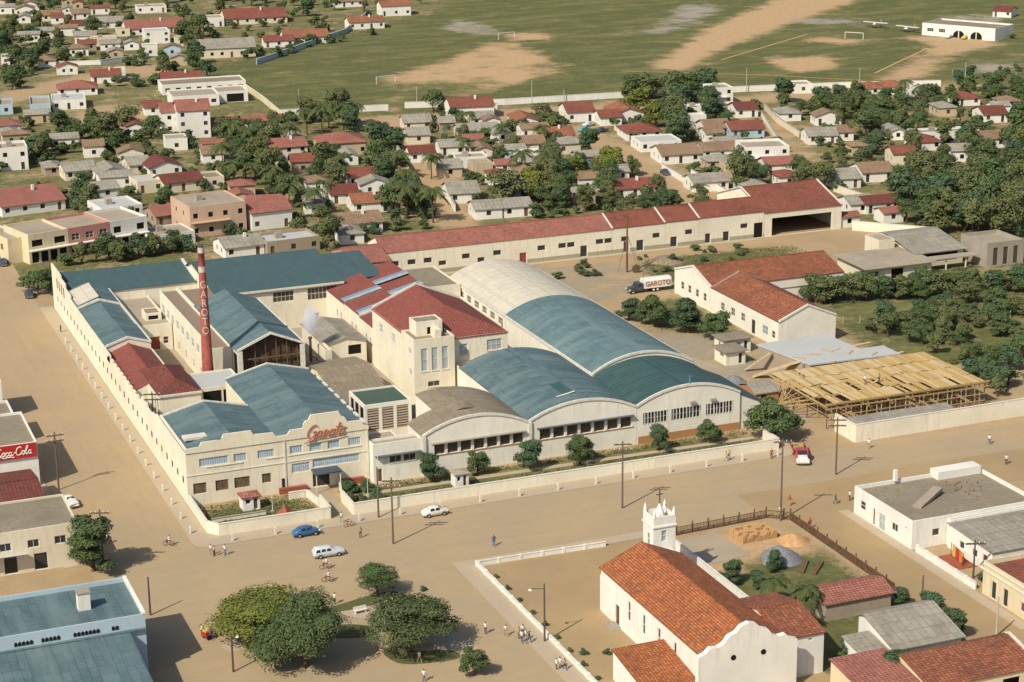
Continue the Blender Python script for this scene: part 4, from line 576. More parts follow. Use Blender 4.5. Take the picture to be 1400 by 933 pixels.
    (168.9,277.9,4.0,'s'), (197.0,241.4,2.0,'s'), (182.8,184.5,1.6,'s'), (208.9,264.2,1.8,'s'), (162.4,222.8,2.0,'s'), (122.9,216.4,2.1,'s'), 
    (118.3,213.0,1.8,'s'), (195.5,210.7,1.9,'s'), (144.8,279.6,1.7,'s'), (138.2,294.2,3.4,'s'), (155.6,244.0,4.0,'s'), (125.8,196.0,3.0,'s'), 
    (141.0,225.3,2.7,'s'), (140.1,160.2,3.2,'s'), (189.0,288.6,2.3,'s'), (181.3,193.9,3.0,'s'), (212.8,235.8,2.7,'s'), (123.1,165.8,2.8,'s'), 
    (145.4,292.9,4.0,'s'), (145.3,159.5,1.9,'s'), (179.0,201.2,3.0,'s'), (171.8,286.2,2.1,'s'), (120.0,167.6,2.2,'s'), (120.5,179.7,3.1,'s'), 
    (152.2,216.3,2.9,'s'), (152.6,253.6,2.0,'s'), (182.5,243.2,3.0,'s'), (223.6,277.9,2.3,'s'), (205.1,283.9,3.8,'s'), (158.2,183.7,2.6,'s'), 
    (147.7,166.9,3.9,'s'), (189.4,192.4,1.9,'s'), (193.8,272.0,2.2,'s'), (166.1,227.2,3.7,'s'), (210.8,224.3,3.0,'s'), (147.4,255.1,2.3,'s'), 
    (154.2,278.0,1.9,'s'), (131.4,264.9,3.4,'s'), (201.8,255.2,2.6,'s'), (119.8,212.6,2.3,'s'), (111.0,186.2,3.6,'s'), (205.9,225.1,2.4,'s'), 
    (155.3,174.5,3.0,'s'), (201.6,229.0,2.2,'s'), (191.1,186.7,2.0,'s'), (187.6,270.1,2.7,'s'), (171.7,271.0,1.9,'s'), (127.1,186.4,2.0,'s'), 
    (284.0,224.6,3.5,'s'), (244.4,154.7,2.3,'s'), (213.0,159.1,2.7,'s'), (243.3,151.9,3.0,'s'), (260.2,203.9,3.1,'s'), (221.0,167.1,3.9,'s'), 
    (213.9,116.1,1.8,'s'), (249.1,276.9,3.1,'s'), (230.0,153.7,4.0,'s'), (227.0,218.6,3.0,'s'), (238.6,184.8,3.5,'s'), (310.2,276.7,3.3,'s'), 
    (249.7,177.0,3.4,'s'), (204.1,140.7,4.1,'s'), (273.5,264.8,2.8,'s'), (312.6,280.0,2.4,'s'), (275.4,220.9,3.5,'s'), (239.2,176.5,1.7,'s'), 
    (292.0,279.4,2.8,'s'), (285.2,266.6,3.8,'s'), (213.3,145.4,4.0,'s'), (255.5,253.6,3.4,'s'), (267.4,258.2,3.0,'s'), (227.0,158.9,3.2,'s'), 
    (238.5,173.5,2.9,'s'), (303.2,275.2,3.4,'s'), (217.4,138.0,4.1,'s'), (286.0,220.8,2.6,'s'), (239.4,209.1,4.0,'s'), (270.2,216.7,2.9,'s'), 
    (282.6,219.2,3.2,'s'), (211.9,180.0,4.0,'s'), (208.2,179.7,2.6,'s'), (304.6,279.2,2.8,'s'), (254.0,225.6,1.9,'s'), (214.1,120.6,1.8,'s'), 
    (228.4,166.6,2.7,'s'), (254.0,170.3,2.8,'s'), (243.8,206.3,2.1,'s'), (269.4,221.2,3.5,'s'), (225.7,169.1,2.0,'s'), (286.0,261.9,2.3,'s'), 
    (195.2,134.0,2.2,'s'), (321.8,272.1,2.7,'s'), (265.6,194.1,2.1,'s'), (280.8,212.1,2.7,'s'), (237.9,195.1,2.8,'s'), (248.5,206.0,1.7,'s'), 
    (242.3,185.6,2.5,'s'), (222.1,121.4,3.8,'s'), (285.7,225.9,3.0,'s'), (215.9,131.9,2.1,'s'), (277.4,210.1,2.4,'s'), (224.4,179.9,4.2,'s'), 
    (240.8,187.6,1.6,'s'), (237.9,232.4,3.5,'s'), (235.6,230.7,2.1,'s'), (294.5,250.2,4.1,'s'), (201.2,164.1,3.0,'s'), (223.7,187.2,2.4,'s'), 
    (317.8,279.9,2.1,'s'), (268.3,193.9,3.1,'s'), (265.0,181.6,3.5,'s'), (228.7,215.5,1.7,'s'), (212.9,105.3,2.8,'s'), (233.2,182.1,2.3,'s'), 
    (265.1,187.0,1.8,'s'), (248.9,219.2,1.9,'s'), (315.5,264.9,3.2,'s'), (301.0,276.8,2.9,'s'), (306.6,282.2,3.1,'s'), (327.4,279.3,3.1,'s'), 
    (236.9,180.5,2.3,'s'), (271.4,232.1,1.7,'s'), (293.1,239.7,2.6,'s'), (229.0,188.7,2.0,'s'), (250.7,266.6,3.5,'s'), (245.7,227.3,1.7,'s'), 
    (319.8,270.3,3.6,'s'), (215.5,106.6,1.8,'s'), (217.3,164.2,3.8,'s'), (261.0,270.8,4.1,'s'), (207.8,128.6,1.9,'s'), (322.3,275.4,1.9,'s'), 
    (236.6,146.1,3.2,'s'), (260.4,250.8,2.5,'s'), (329.5,279.0,2.1,'s'), (280.6,199.1,3.3,'s'), (228.8,136.5,2.8,'s'), (307.9,251.8,2.6,'s'), 
    (-3.0,146.3,5.6,'r'), (-0.2,150.2,4.5,'r'), (-4.1,150.7,4.2,'r'), (7.0,168.8,3.6,'s'), (10.3,169.4,5.2,'r'), (13.7,170.1,5.6,'r'), 
    (17.2,171.4,6.2,'r'), (20.5,171.3,4.4,'s'), (23.3,170.1,6.2,'r'), (27.2,171.3,5.8,'r'), (31.1,171.0,4.4,'r'), (34.8,170.8,3.8,'s'), 
    (102.0,290.2,13,'p'), (99.7,297.7,10,'p'), (89.0,277.9,10,'p'), (112.1,301.0,10,'p'), (90.7,180.7,12,'p'), (95.2,174.3,11,'p'), (94.4,196.7,9,'p'), 
    (161.2,164.0,7,'p'), (112.0,222.6,9,'p'), (73.9,285.0,11,'p'), (76.7,277.7,10,'p'), (134.0,212.3,10,'p'), (137.5,205.6,11,'p'), 
    (178.2,174.8,9.5,'r'), (133.1,169.8,7,'r'), (147.8,188.9,7,'r'), (152.7,167.0,6,'r'), (154.4,164.4,5,'r'), (162.3,204.3,6,'r'), (94.4,192.2,8,'r'), 
    (125.6,186.9,9,'y'), (132.3,188.5,8,'r'), (118.2,185.7,9,'r'), 
]
STREETS = {'street1': [(126.0, 302.4), (129.2, 290.2), (122.6, 239.0), (108.5, 185.7), (103.9, 166.1), (94.6, 168.7), (101.9, 202.6), (113.7, 254.5)], 'street2': [(178.8, 282.6), (180.0, 259.5), (178.2, 235.7), (175.7, 179.9), (173.0, 164.9), (156.0, 163.7), (167.3, 212.6), (165.1, 241.9), (173.0, 275.9)], 'street3': [(240.6, 278.5), (239.6, 264.6), (226.4, 231.2), (206.2, 178.6), (200.7, 171.1), (198.7, 177.0), (219.8, 228.1)], 'airroad': [(122.1, 318.1), (171.0, 312.0), (244.1, 302.6), (311.1, 294.5), (324.9, 297.9), (319.4, 285.5), (303.0, 282.1), (240.3, 290.6), (186.5, 290.1), (164.2, 295.1), (118.8, 300.4)], 'yard': [(41.5, 359.5), (51.5, 376.9), (63.1, 363.8), (61.6, 329.0), (49.7, 325.4), (39.5, 335.5)], 'lane': [(26.8, 415.9), (46.7, 433.6), (70.9, 453.1), (92.9, 455.8), (90.2, 437.9), (63.1, 425.6), (40.3, 409.4), (23.0, 389.1)]}
FIELD = [(92.3, 423.9), (117.3, 443.8), (138.8, 487.7), (159.3, 481.9), (193.3, 512.3), (238.2, 556.3), (276.5, 630.5), (525.1, 500.1), (345.6, 277.7), (331.1, 307.1), (315.7, 305.9), (288.0, 307.4), (263.2, 312.8), (225.3, 318.1), (176.6, 325.9), (140.3, 322.3), (104.9, 332.0), (102.9, 337.3), (104.7, 394.9)]
BARE = [[(153.0, 394.2), (184.3, 416.7), (205.1, 441.5), (227.2, 459.3), (232.0, 450.0), (208.3, 404.8), (210.1, 384.7), (193.9, 368.9), (176.3, 365.2), (158.2, 374.0), (150.3, 377.9)], [(161.8, 344.0), (195.1, 371.8), (230.6, 395.8), (228.2, 389.1), (190.3, 360.1), (163.6, 338.4)], [(243.6, 364.5), (255.1, 358.8), (301.6, 410.8), (351.0, 452.6), (416.5, 508.8), (447.9, 540.6), (413.2, 558.8), (384.7, 525.3), (305.7, 443.3), (278.3, 405.0)], [(297.0, 370.9), (320.8, 367.2), (303.3, 338.8), (285.3, 342.1)], [(303.3, 306.8), (319.2, 307.6), (357.0, 349.3), (389.5, 362.4), (399.8, 384.2), (368.3, 400.0), (370.0, 372.2)], [(336.7, 415.9), (354.1, 395.7), (347.6, 387.8), (331.0, 400.5)], [(235.0, 479.0), (250.9, 463.7), (245.5, 454.7), (229.7, 458.0)], [(212.7, 422.9), (228.3, 421.4), (216.3, 395.0), (205.1, 396.7)], [(153.3, 371.3), (156.7, 369.6), (144.4, 339.9), (134.3, 322.3), (132.2, 323.3), (145.2, 347.3)]]
GREY = [[(271.3, 448.8), (299.7, 471.0), (340.7, 532.8), (357.2, 515.4), (310.4, 465.6), (288.6, 444.8)], [(356.1, 471.0), (384.8, 451.0), (374.1, 430.8), (353.6, 451.3)], [(337.9, 312.7), (356.6, 333.5), (371.5, 322.3), (353.9, 301.3)], [(425.0, 452.0), (442.4, 432.3), (417.2, 399.1), (405.4, 417.4)], [(216.4, 505.6), (238.0, 528.6), (235.0, 479.0), (223.2, 472.9)]]
BUSHES = [(150.5, 48.7, 4.1), (147.9, 50.6, 3.6), (141.4, 18.2, 4.9), (143.6, 17.9, 4.7), (150.9, 27.2, 2.9), (143.8, 42.6, 4.3), (154.4, 40.6, 3.8), (146.6, 55.3, 4.7), (151.4, 37.7, 3.6), (156.3, 49.0, 4.6), (146.6, 40.5, 2.4), (173.2, 49.7, 3.9), (164.1, 61.0, 3.8), (164.8, 46.8, 4.3), (154.6, 46.8, 3.8), (142.3, 47.7, 5.1), (139.7, 8.6, 3.7), (142.6, 16.2, 4.3), (148.8, 21.9, 4.4), (147.2, 29.2, 3.1), (145.8, 52.6, 2.9), (169.9, 61.6, 4.6), (166.1, 40.8, 2.8), (155.1, 51.7, 4.4), (162.1, 34.7, 3.0), (145.3, 13.3, 3.4), (144.2, 34.6, 4.2), (139.9, 17.1, 3.3), (161.1, 61.6, 2.6), (161.8, 56.5, 3.6), (162.2, 39.9, 4.6), (168.4, 51.9, 2.7), (150.7, 20.9, 5.1), (170.7, 50.5, 4.0), (161.3, 46.2, 2.7), (157.2, 25.7, 4.8), (150.2, 40.6, 4.7), (156.2, 58.4, 3.2), (150.7, 30.0, 2.9), (164.8, 57.4, 3.3), (171.7, 53.7, 5.3), (161.4, 49.9, 3.1), (142.1, 12.1, 5.3), (174.1, 60.4, 2.4)]
PEOPLE = [(-2.5, -7.0, '!white:in a group near the corner of the front wall'), (-2.8, -6.4, '!white:in a group near the corner of the front wall'), (-1.0, -7.2, '!white:a step right of the group near the wall corner'), (18.5, -8.7, 'behind the blue car'), (17.7, -2.2, '!white:near the entrance gap'), (35.0, -19.2, 'alone in mid-street'), (23.4, -45.9, '!white:by the churchyard road'), (25.5, -47.6, 'beside the churchyard road kerb'), (26.7, -50.1, '!white:in the group by the street lamp'), (26.8, -48.9, '!tan:in the group by the street lamp'), (27.3, -49.9, '!white:in the group by the street lamp'), (27.4, -50.8, '!dark:in the group by the street lamp'), (27.5, -48.4, '!white:in the group by the street lamp'), (28.1, -59.0, '!white:in the group at the lower churchyard wall'), (28.5, -59.6, '!tan:in the group at the lower churchyard wall'), (27.6, -59.1, '!white:in the group at the lower churchyard wall'), (81.4, -1.6, '!yellow:in a pair on the front pavement'), (82.1, -1.3, '!yellow:in a pair on the front pavement'), (88.6, -3.3, '!red:near the end of the front wall'), (81.1, -22.3, '!red:in the dirt street near the fence corner'), (87.7, -24.4, '!blue:near the white corner house'), (90.4, -24.0, '!white:at the wall of the white corner house'), (77.7, -25.5, '!white:outside the fence corner'), (79.3, -31.4, '!red:on the dirt street'), (121.0, -20.3, '!white:on the dirt road at the right'), (105.3, -5.3, '!white:before the pale site wall'), (124.1, -11.4, '!white:far along the pale site wall'), (-3.3, 115.8, '!dark:on the side street'), (-20.0, 70.9, '!white:at the left edge of the side street'), (-21.0, 64.8, '!dark:at the left edge of the side street'), (-10.3, -32.1, '!white:next to the vendor cart'), (-7.8, -29.6, '!yellow:next to the vendor cart'), (-9.4, -33.7, '!blue:next to the vendor cart'), (-8.0, -33.1, '!red:next to the vendor cart'), (12.8, -50.6, '!white:under the spreading tree'), (11.6, -55.6, '!white:at the lower edge of the square'), (8.3, -29.4, '!white:by the red flower bush'), (-15.5, 3.6, '!white:in front of the layered street tree'), (115.3, 12.4, '!white:working on the timber deck'), (118.0, 12.3, '!tan:working on the timber deck')]
GARDEN_WALLS = [[(121.4, 287.4), (112.6, 247.0)], [(122.8, 295.8), (110.8, 236.9), (104.2, 209.2)], [(109.9, 206.5), (104.1, 183.2)], [(189.7, 264.0), (183.8, 233.1), (180.6, 215.1)], [(176.3, 197.7), (172.8, 171.6)], [(242.4, 277.6), (234.7, 255.9), (228.9, 232.5)], [(236.4, 269.0), (215.4, 218.2)], [(182.9, 245.6), (185.4, 266.1)], [(166.8, 314.0), (151.2, 318.5)], [(114.1, 246.4), (122.8, 246.8)], [(172.7, 207.9), (168.9, 179.1)], [(200.1, 164.6), (200.9, 152.0)], [(74.8, 313.4), (95.0, 309.1)], [(88.4, 251.7), (77.3, 254.8)]]
# ------------------------------------------------------------------ ground, roads, pavements
def inpoly(x, y, poly):
    c = False; j = len(poly)-1
    for i in range(len(poly)):
        a, b = poly[i], poly[j]
        if (a[1] > y) != (b[1] > y) and x < (b[0]-a[0])*(y-a[1])/(b[1]-a[1])+a[0]: c = not c
        j = i
    return c
def boxed(polys): return [(min(p[0] for p in q), max(p[0] for p in q), min(p[1] for p in q), max(p[1] for p in q), q) for q in polys]
def hit(x, y, bp): return any(a <= x <= b and c <= y <= d and inpoly(x, y, q) for a, b, c, d, q in bp)
LAWNS = [[(-1, 0.5), (16, 0.5), (16, 12.5), (-1, 12.5)], [(21, 0.5), (91, 0.5), (91, 10.8), (21, 10.8)], [(132, 30), (300, -5), (300, 95), (150, 100), (136, 60)], [(124, 98), (162, 98), (162, 119), (126, 121), (119, 108)],
         [(104, 60), (119, 60), (119, 92), (104, 84)], [(9, -30.5), (16.5, -25.5), (18, -27), (14, -31)], [(57.5, -27), (77.5, -27), (77.5, -57), (57.5, -57)], [(55, -56), (78, -56), (78, -80), (55, -80)], [(-12, -52), (20, -52), (20, -34), (6, -34), (-12, -40)]]
BARE_NEAR = [[(62, -27), (77, -27), (77, -40), (66, -38)], [(190, 20), (240, 10), (240, 40), (200, 45)], [(57.5, -27), (64, -27), (64, -40), (57.5, -40)]]
GREY_NEAR = [[(96, 92), (116, 98), (124, 112), (122, 122), (90, 124)], [(100, 30), (118, 30), (118, 58), (95, 80), (92, 60)]]
def axis(breaks):
    out = []
    for a, b, st in breaks: n = max(1, round((b-a)/st)); out += [a+(b-a)*i/n for i in range(n)]
    return out+[breaks[-1][1]]
xs = axis([(-3000, -300, 900), (-300, -60, 40), (-60, 140, 1.25), (140, 300, 2.5), (300, 540, 4), (540, 900, 60), (900, 3500, 1300)])
ys = axis([(-3000, -400, 1300), (-400, -100, 60), (-100, 140, 1.25), (140, 330, 2.5), (330, 720, 4), (720, 1200, 80), (1200, 4500, 1600)])
bf, bb, bg2, bl, bn, bgn, bs = boxed([FIELD]), boxed(BARE), boxed(GREY), boxed(LAWNS), boxed(BARE_NEAR), boxed(GREY_NEAR), boxed(STREETS.values())
gm = bpy.data.meshes.new('ground'); nx = len(xs)
gm.from_pydata([(x, y, 0.0) for y in ys for x in xs], [], [(j*nx+i, j*nx+i+1, (j+1)*nx+i+1, (j+1)*nx+i) for j in range(len(ys)-1) for i in range(nx-1)])
cv = []
for y in ys:
    for x in xs:
        g = s = k = 0.0
        if hit(x, y, bf): g = 1.1
        elif y > 150 or x > 185: g = 0.66
        elif hit(x, y, bl): g = 0.85
        if y > 150 and hit(x, y, bs): g = 0.0; s = 0.45
        if hit(x, y, bb): s = 0.78 if hit(x, y, bb[:1]) else 1.2
        if hit(x, y, bn): s = 0.95
        if hit(x, y, bg2): k = 0.75
        if hit(x, y, bgn): k = 0.5; g = 0.42
        if x < -60 or x > 560 or y > 720 or y < -100: g = 0.6
        cv += [g, s, k, 1.0]
import numpy as np
cg = np.array(cv, dtype=np.float32).reshape(len(ys), nx, 4)
for _ in range(3):
    pd = np.pad(cg, ((1, 1), (1, 1), (0, 0)), mode='edge'); cg = sum(pd[i:i+len(ys), j:j+nx] for i in range(3) for j in range(3))/9
cv = cg.ravel()
ca = gm.color_attributes.new('cover', 'FLOAT_COLOR', 'POINT'); ca.data.foreach_set('color', cv); gm.materials.append(MAT['ground'])
go = bpy.data.objects.new('ground', gm); col.objects.link(go); go['kind'] = 'structure'

def sheet(name, pts, z, mat, th=None):
    m = MB()
    if th is None: m.poly([(x, y, z) for x, y in pts])
    else: m.prism(pts, z-th, z, 'z')
    return structure(name, m, mat)
sheet('road', [(-19.5, -90), (30, -90), (30, -24.5), (76, -24.8), (76, -15.4), (150, -15.0), (150, -3.3), (-4.3, -3.3), (-19.5, -3.3)], 0.012, 'road')
sheet('side_street', [(-19.5, -3.3), (-4.3, -3.3), (-4.3, 150), (-4.0, 172), (-8, 300), (-20, 300), (-19.5, 150)], 0.012, 'road_side')
sheet('dirt_road', [(76, -24.8), (79, -27), (79, -95), (88.3, -95), (88.3, -28), (240, -22), (240, -6), (150, -6), (150, -15.0), (76, -15.4)], 0.020, 'dirt_road')
sheet('pavement', [(-1.6, 1.9), (-1.6, 136), (-4.3, 136), (-4.3, -1.2), (-3.8, -2.6), (-2.4, -3.3), (92.2, -3.3), (94.5, -2.4), (96, 0.5), (96.4, 9), (92.0, 9), (92, -0.02), (0.0, -0.02), ], 0.13, 'pavement', 0.12)
sheet('pavement', [(-22.9, -3), (-19.8, -3), (-19.8, 130), (-22.9, 130)], 0.12, 'pavement', 0.11)
sheet('pavement', [(86.6, -27.2), (88.2, -27.2), (88.2, -72), (86.6, -72)], 0.12, 'pavement', 0.10)
sheet('pavement', [(27.4, -22.8), (60, -22.8), (60, -25.1), (30.4, -25.1), (30.4, -90), (27.4, -90)], 0.12, 'pavement', 0.10)
sheet('churchyard', [(30.6, -25.3), (57.4, -25.3), (57.4, -90), (30.6, -90)], 0.05, 'dirt_road')
sheet('factory_yard', [(-1.2, 31), (27, 31), (27, 26), (35, 26), (92, 27), (104, 9), (104, 44), (94, 78), (90, 100), (60, 128), (60, 130), (-1.2, 130)], 0.03, 'yard_concrete')
sheet('entrance_path', [(16.9, 0.1), (20.1, 0.1), (19.6, 13.2), (15.6, 13.2)], 0.05, 'yard_concrete')
sheet('concrete_pad', [(58.4, -27.6), (66.2, -27.2), (66.8, -36.5), (58.4, -37.5)], 0.04, 'yard_concrete')
sheet('garden_path', [(21, 7.1), (91, 6.2), (91, 7.4), (21, 8.4)], 0.03, 'pavement')
for pts in ([(5.8, -31.0), (10, -29.6), (15.2, -28.4), (17.2, -29.4), (13.5, -31.4), (8.5, -32.0)], [(4, -37), (7.5, -36.2), (10.5, -38.2), (9.5, -40.6), (5.5, -39.6)], [(9.6, -46.0), (11.6, -44.6), (13.6, -47.2), (17.4, -48.8), (17.8, -51.2), (13.6, -51.0), (10.4, -49.6)], [(-7.5, -50), (-5.6, -48.6), (-4.0, -50.5), (-4.6, -53.5), (-7, -53.5)]):
    n = len(pts); sm = []
    for i in range(n):
        a, b, c, d = [Vector(pts[(i+k) % n]) for k in (-1, 0, 1, 2)]
        for k in range(5): t = k/5; v = 0.5*((2*b)+(c-a)*t+(2*a-5*b+4*c-d)*t*t+(3*b-a-3*c+d)*t**3); sm.append((v.x, v.y))
    sheet('grass_bed', sm, 0.10, 'turf', 0.09)
# paths of the little square
sheet('square_path', [(-9, -36), (9, -30), (19, -36), (21, -50), (16.5, -50), (15, -38.5), (8, -33.5), (-8, -38.5)], 0.03, 'pavement')
lw = MB(); rl = random.Random(2)
for poly, n in ((LAWNS[0], 1400), (LAWNS[1], 5200), (LAWNS[3], 4200), (LAWNS[5], 300)):
    a, b, c, d = boxed([poly])[0][:4]
    for _ in range(n):
        x, y = rl.uniform(a, b), rl.uniform(c, d)
        if not inpoly(x, y, poly) or (21 < x < 91 and 6.0 < y < 8.6): continue
        t = rl.uniform(0, 6.28); s = rl.uniform(0.10, 0.22); h = rl.uniform(0.08, 0.22)
        lw.poly([(x-s*math.cos(t), y-s*math.sin(t), 0.0), (x+s*math.cos(t), y+s*math.sin(t), 0.0), (x+0.3*s*math.sin(t), y+0.3*s*math.cos(t), h)])
go2 = lw.build('lawn_grass', 'grass'); go2['kind'] = 'stuff'; tag(go2, 'short green grass tufts on the lawns behind the front wall and in the square', 'grass')

# ------------------------------------------------------------------ factory: perimeter walls
def lops(y1, lst): return [(y1-b, y1-a, c, d, k) for a, b, c, d, k in lst]
def long_wall(name, label, pts, h, t=0.26, mat='factory', cap='frame_white', cat='wall', step=None, group=None):
    th = thing(name, label, cat, (0, 0, 0), 0, group)
    for (ax, ay), (bx, by) in zip(pts, pts[1:]):
        L = math.hypot(bx-ax, by-ay); n = max(1, round(L/(step or L))); ux, uy = (bx-ax)/L, (by-ay)/L
        for i in range(n):
            a, b = i*L/n, (i+1)*L/n
            MB().bar((ax+ux*a, ay+uy*a, h/2), (ax+ux*b, ay+uy*b, h/2), t, h).build('wall_panel', mat, th)
            MB().bar((ax+ux*a, ay+uy*a, h+0.05), (ax+ux*b, ay+uy*b, h+0.05), t+0.1, 0.1).build('coping', cap, th)
            if step: MB().bar((ax+ux*a, ay+uy*a, 0), (ax+ux*a+1e-3, ay+uy*a, h+0.14), t+0.14, t+0.14).build('pier', mat, th)
    return th
long_wall('boundary_wall', 'cream low wall round the corner garden of the sign facade', [(16.7, 5.5), (16.7, 0.13), (0.05, 0.13), (-1.37, 2.0), (-1.37, 13.3)], 1.85)
long_wall('boundary_wall', 'long cream garden wall along the street before the arched halls', [(20.3, 6.0), (20.3, 0.13), (91.8, 0.13), (91.8, 5.2)], 1.85, step=None)
long_wall('boundary_wall', 'pale wall beside the timber formwork facing the dirt road', [(104.8, 4.3), (104.8, -1.9), (190, -1.0)], 3.0)
# street side wall, stepped, with its row of small windows
th = thing('factory_side_wall', 'long cream factory wall with tiny windows along the side street', 'wall', (-1.5, 13.45, 0))
wins = [(u, u+0.95, 2.9, 4.0, 'h') for u in [2.2+3.75*i for i in range(31)]]
tall = [(106.2+2.6*i, 107.0+2.6*i, 4.6, 6.6, 'n') for i in range(4)]
wb = MB(); ops = [(120.9-b, 120.9-a, c, d, k) for a, b, c, d, k in wins+tall if b < 120]
Q = wall_grid(wb, (0, 120.9), (0, -1), 120.9, 5.6 if False else 5.6, [q for q in ops if q[3] < 5.6], 0.03)
for q in [q for q in ops if q[3] < 5.6]: add_opening(th, Q, q, 0.03, 0)
top = [(0, 9.1), (17.6, 9.1), (17.6, 8.2), (21, 8.2), (21, 7.6), (24, 7.6), (24, 7.1), (28, 7.1), (28, 7.7), (32.4, 7.7), (32.4, 6.9)]
y = 32.4
while y < 59.5: top += [(y, 6.9), (y+1.3, 6.9), (y+1.3, 6.4), (y+2.7, 6.4)]; y += 2.7
top += [(59.5, 6.4), (59.5, 7.1), (99.5, 7.1), (99.5, 8.1), (105, 8.1), (105, 9.0), (110, 9.0), (110, 9.6), (120.9, 9.6)]
for (a, z), (b, z2) in zip(top, top[1:]):
    if b-a > 0.01: wb.poly([(0, b, 5.6), (0, a, 5.6), (0, a, z), (0, b, z)]); wb.poly([(0, a, z), (0.3, a, z), (0.3, b, z), (0, b, z)])
    else: wb.poly([(0, a, z), (0, a, z2), (0.3, a, z2), (0.3, a, z)])
MB().poly([(0.3, 0, 0), (0.3, 120.9, 0), (0.3, 120.9, 6.3), (0.3, 0, 6.3)]).build('inner_face', 'factory', th); wb.poly([(0, 120.9, 0), (0.3, 120.9, 0), (0.3, 120.9, 9.6), (0, 120.9, 9.6)])
wb.build('wall', 'factory', th)
for q in tall: MB().box(-0.05, -0.003, q[0]-13.45*0, q[1], q[2]+1.3, q[3]+1.3).build('window', 'glass_brown', th)

# ------------------------------------------------------------------ factory: sign facade building
th = thing('office_building', 'cream factory front with stepped parapet and script sign, twin teal gable roofs', 'building')
fops = [(2.0, 6.5, 6.0, 7.3, 'b'), (7.3, 9.3, 6.0, 7.3, 'b'), (11.0, 13.6, 6.0, 7.3, 'b'), (0.9, 2.9, 1.8, 3.5, 'q'), (4.3, 6.3, 1.8, 3.5, 'q'), (7.2, 9.6, 1.8, 3.5, 'q'), (11.5, 13.0, 2.0, 3.5, 'q')]
block(th, -1.5, 12.7, 13.45, 31, 8.6, 'gy', 'sheet_teal', 'facade', 1.7, {'f': fops}, 1, 0.05, skip='l', coping='b')
f2 = [(1.8, 3.8, 6.0, 7.3, 'b'), (4.9, 6.8, 6.0, 7.3, 'b'), (7.8, 9.7, 6.0, 7.3, 'b'), (11.1, 13.1, 6.0, 7.3, 'b'), (2.0, 4.9, 2.9, 4.4, 'b'), (5.3, 12.8, 3.3, 4.6, 'b'), (5.2, 8.0, 0.1, 2.9, 'k'), (0.3, 1.3, 0.1, 2.3, 'k')]
block(th, 12.73, 27.1, 13.45, 46, 8.6, 'gy', 'sheet_teal', 'facade', 1.8, {'f': f2}, 1, 0.05, coping='b')
for k in range(9): MB().box(26.9, 27.35, 15.2+3.4*k, 17.2+3.4*k, 8.45, 9.0-0.02*k).build('eave_block', 'frame_white', th)
par = [(-1.55, 8.4), (-1.55, 9.1), (0.6, 9.2), (1.0, 9.9), (4.0, 9.9), (4.4, 10.7), (8.6, 10.7), (9.0, 10.0), (12.0, 9.9), (12.5, 9.2), (14.2, 9.2), (14.7, 9.9), (16.7, 9.95), (16.8, 10.6), (17.1, 11.0), (17.6, 11.1), (18.0, 11.9), (22.4, 11.9), (22.8, 11.1), (23.3, 10.9), (23.8, 10.0), (26.0, 9.95), (26.3, 9.2), (27.15, 8.9), (27.15, 8.4)]
MB().prism(par, 13.30, 13.62, 'y').build('parapet', 'facade', th)
for a, b in ((-1.55, 12.7), (12.7, 27.15)): MB().box(a, b, 13.36, 13.446, 4.75, 4.9).build('moulding', 'frame_white', th)
for x in (13.7, 26.9): MB().box(x-0.12, x+0.12, 13.33, 13.447, 0, 8.4).build('pilaster', 'frame_white', th)
for x0, x1, z in ((1.4, 7.2, 5.9), (10.8, 13.9, 5.9), (14.2, 25.9, 5.9)): MB().box(x0, x1, 13.34, 13.447, z-0.12, z-0.02).build('sill_band', 'frame_white', th)
G_ = [[(0.78, 0.86), (0.62, 1.0), (0.32, 0.9), (0.1, 0.55), (0.12, 0.18), (0.36, 0.02), (0.62, 0.14), (0.72, 0.46), (0.48, 0.44), (0.74, 0.48), (0.72, 0.05), (0.5, -0.22), (0.2, -0.18)],
      [(1.2, 0.44), (1.0, 0.46), (0.86, 0.22), (0.98, 0.02), (1.16, 0.14), (1.24, 0.46), (1.2, 0.12), (1.32, 0.02), (1.44, 0.2)],
      [(1.44, 0.2), (1.54, 0.52), (1.62, 0.4), (1.74, 0.42), (1.7, 0.14), (1.8, 0.02), (1.92, 0.16)],
      [(2.2, 0.42), (2.0, 0.42), (1.92, 0.2), (2.06, 0.02), (2.24, 0.18), (2.2, 0.42), (2.42, 0.38)],
      [(2.62, 0.95), (2.5, 0.4), (2.5, 0.1), (2.64, 0.02), (2.76, 0.16)], [(2.36, 0.6), (2.84, 0.66)],
      [(3.02, 0.42), (2.84, 0.42), (2.76, 0.2), (2.9, 0.02), (3.08, 0.18), (3.02, 0.42), (3.2, 0.46)]]
SG = [[(x+0.22*y, y) for x, y in s] for s in G_]
script_strokes(SG, th, 'sign_lettering', 'sign_orange', (17.0, 13.14, 8.25), (1, 0, 0.03), (0, 0, 1), 1.95, 0.095)
script_strokes([[(-0.1, -0.32), (0.8, -0.22), (2.0, -0.16), (3.3, -0.02)]], th, 'sign_underline', 'sign_brown', (17.0, 13.16, 8.15), (1, 0, 0.0), (0, 0, 1), 1.95, 0.07)
MB().box(17.6, 21.8, 10.6, 13.2, 3.05, 3.25).build('entrance_canopy', 'paint_dark', th)
for x in (17.8, 21.6): MB().tube([(x, 10.8, 0), (x, 10.8, 3.05)], 0.08, 8).build('canopy_post', 'frame_white', th)
for a, b in ((12.5, 16.8), (22.2, 26.0)): MB().box(a, b, 12.7, 13.3, 0, 0.9).build('planter', 'brick_red', th)
MB().box(-0.9, 2.6, 16.4, 18.2, 9.35, 9.75).build('skylight', 'frame_white', th)
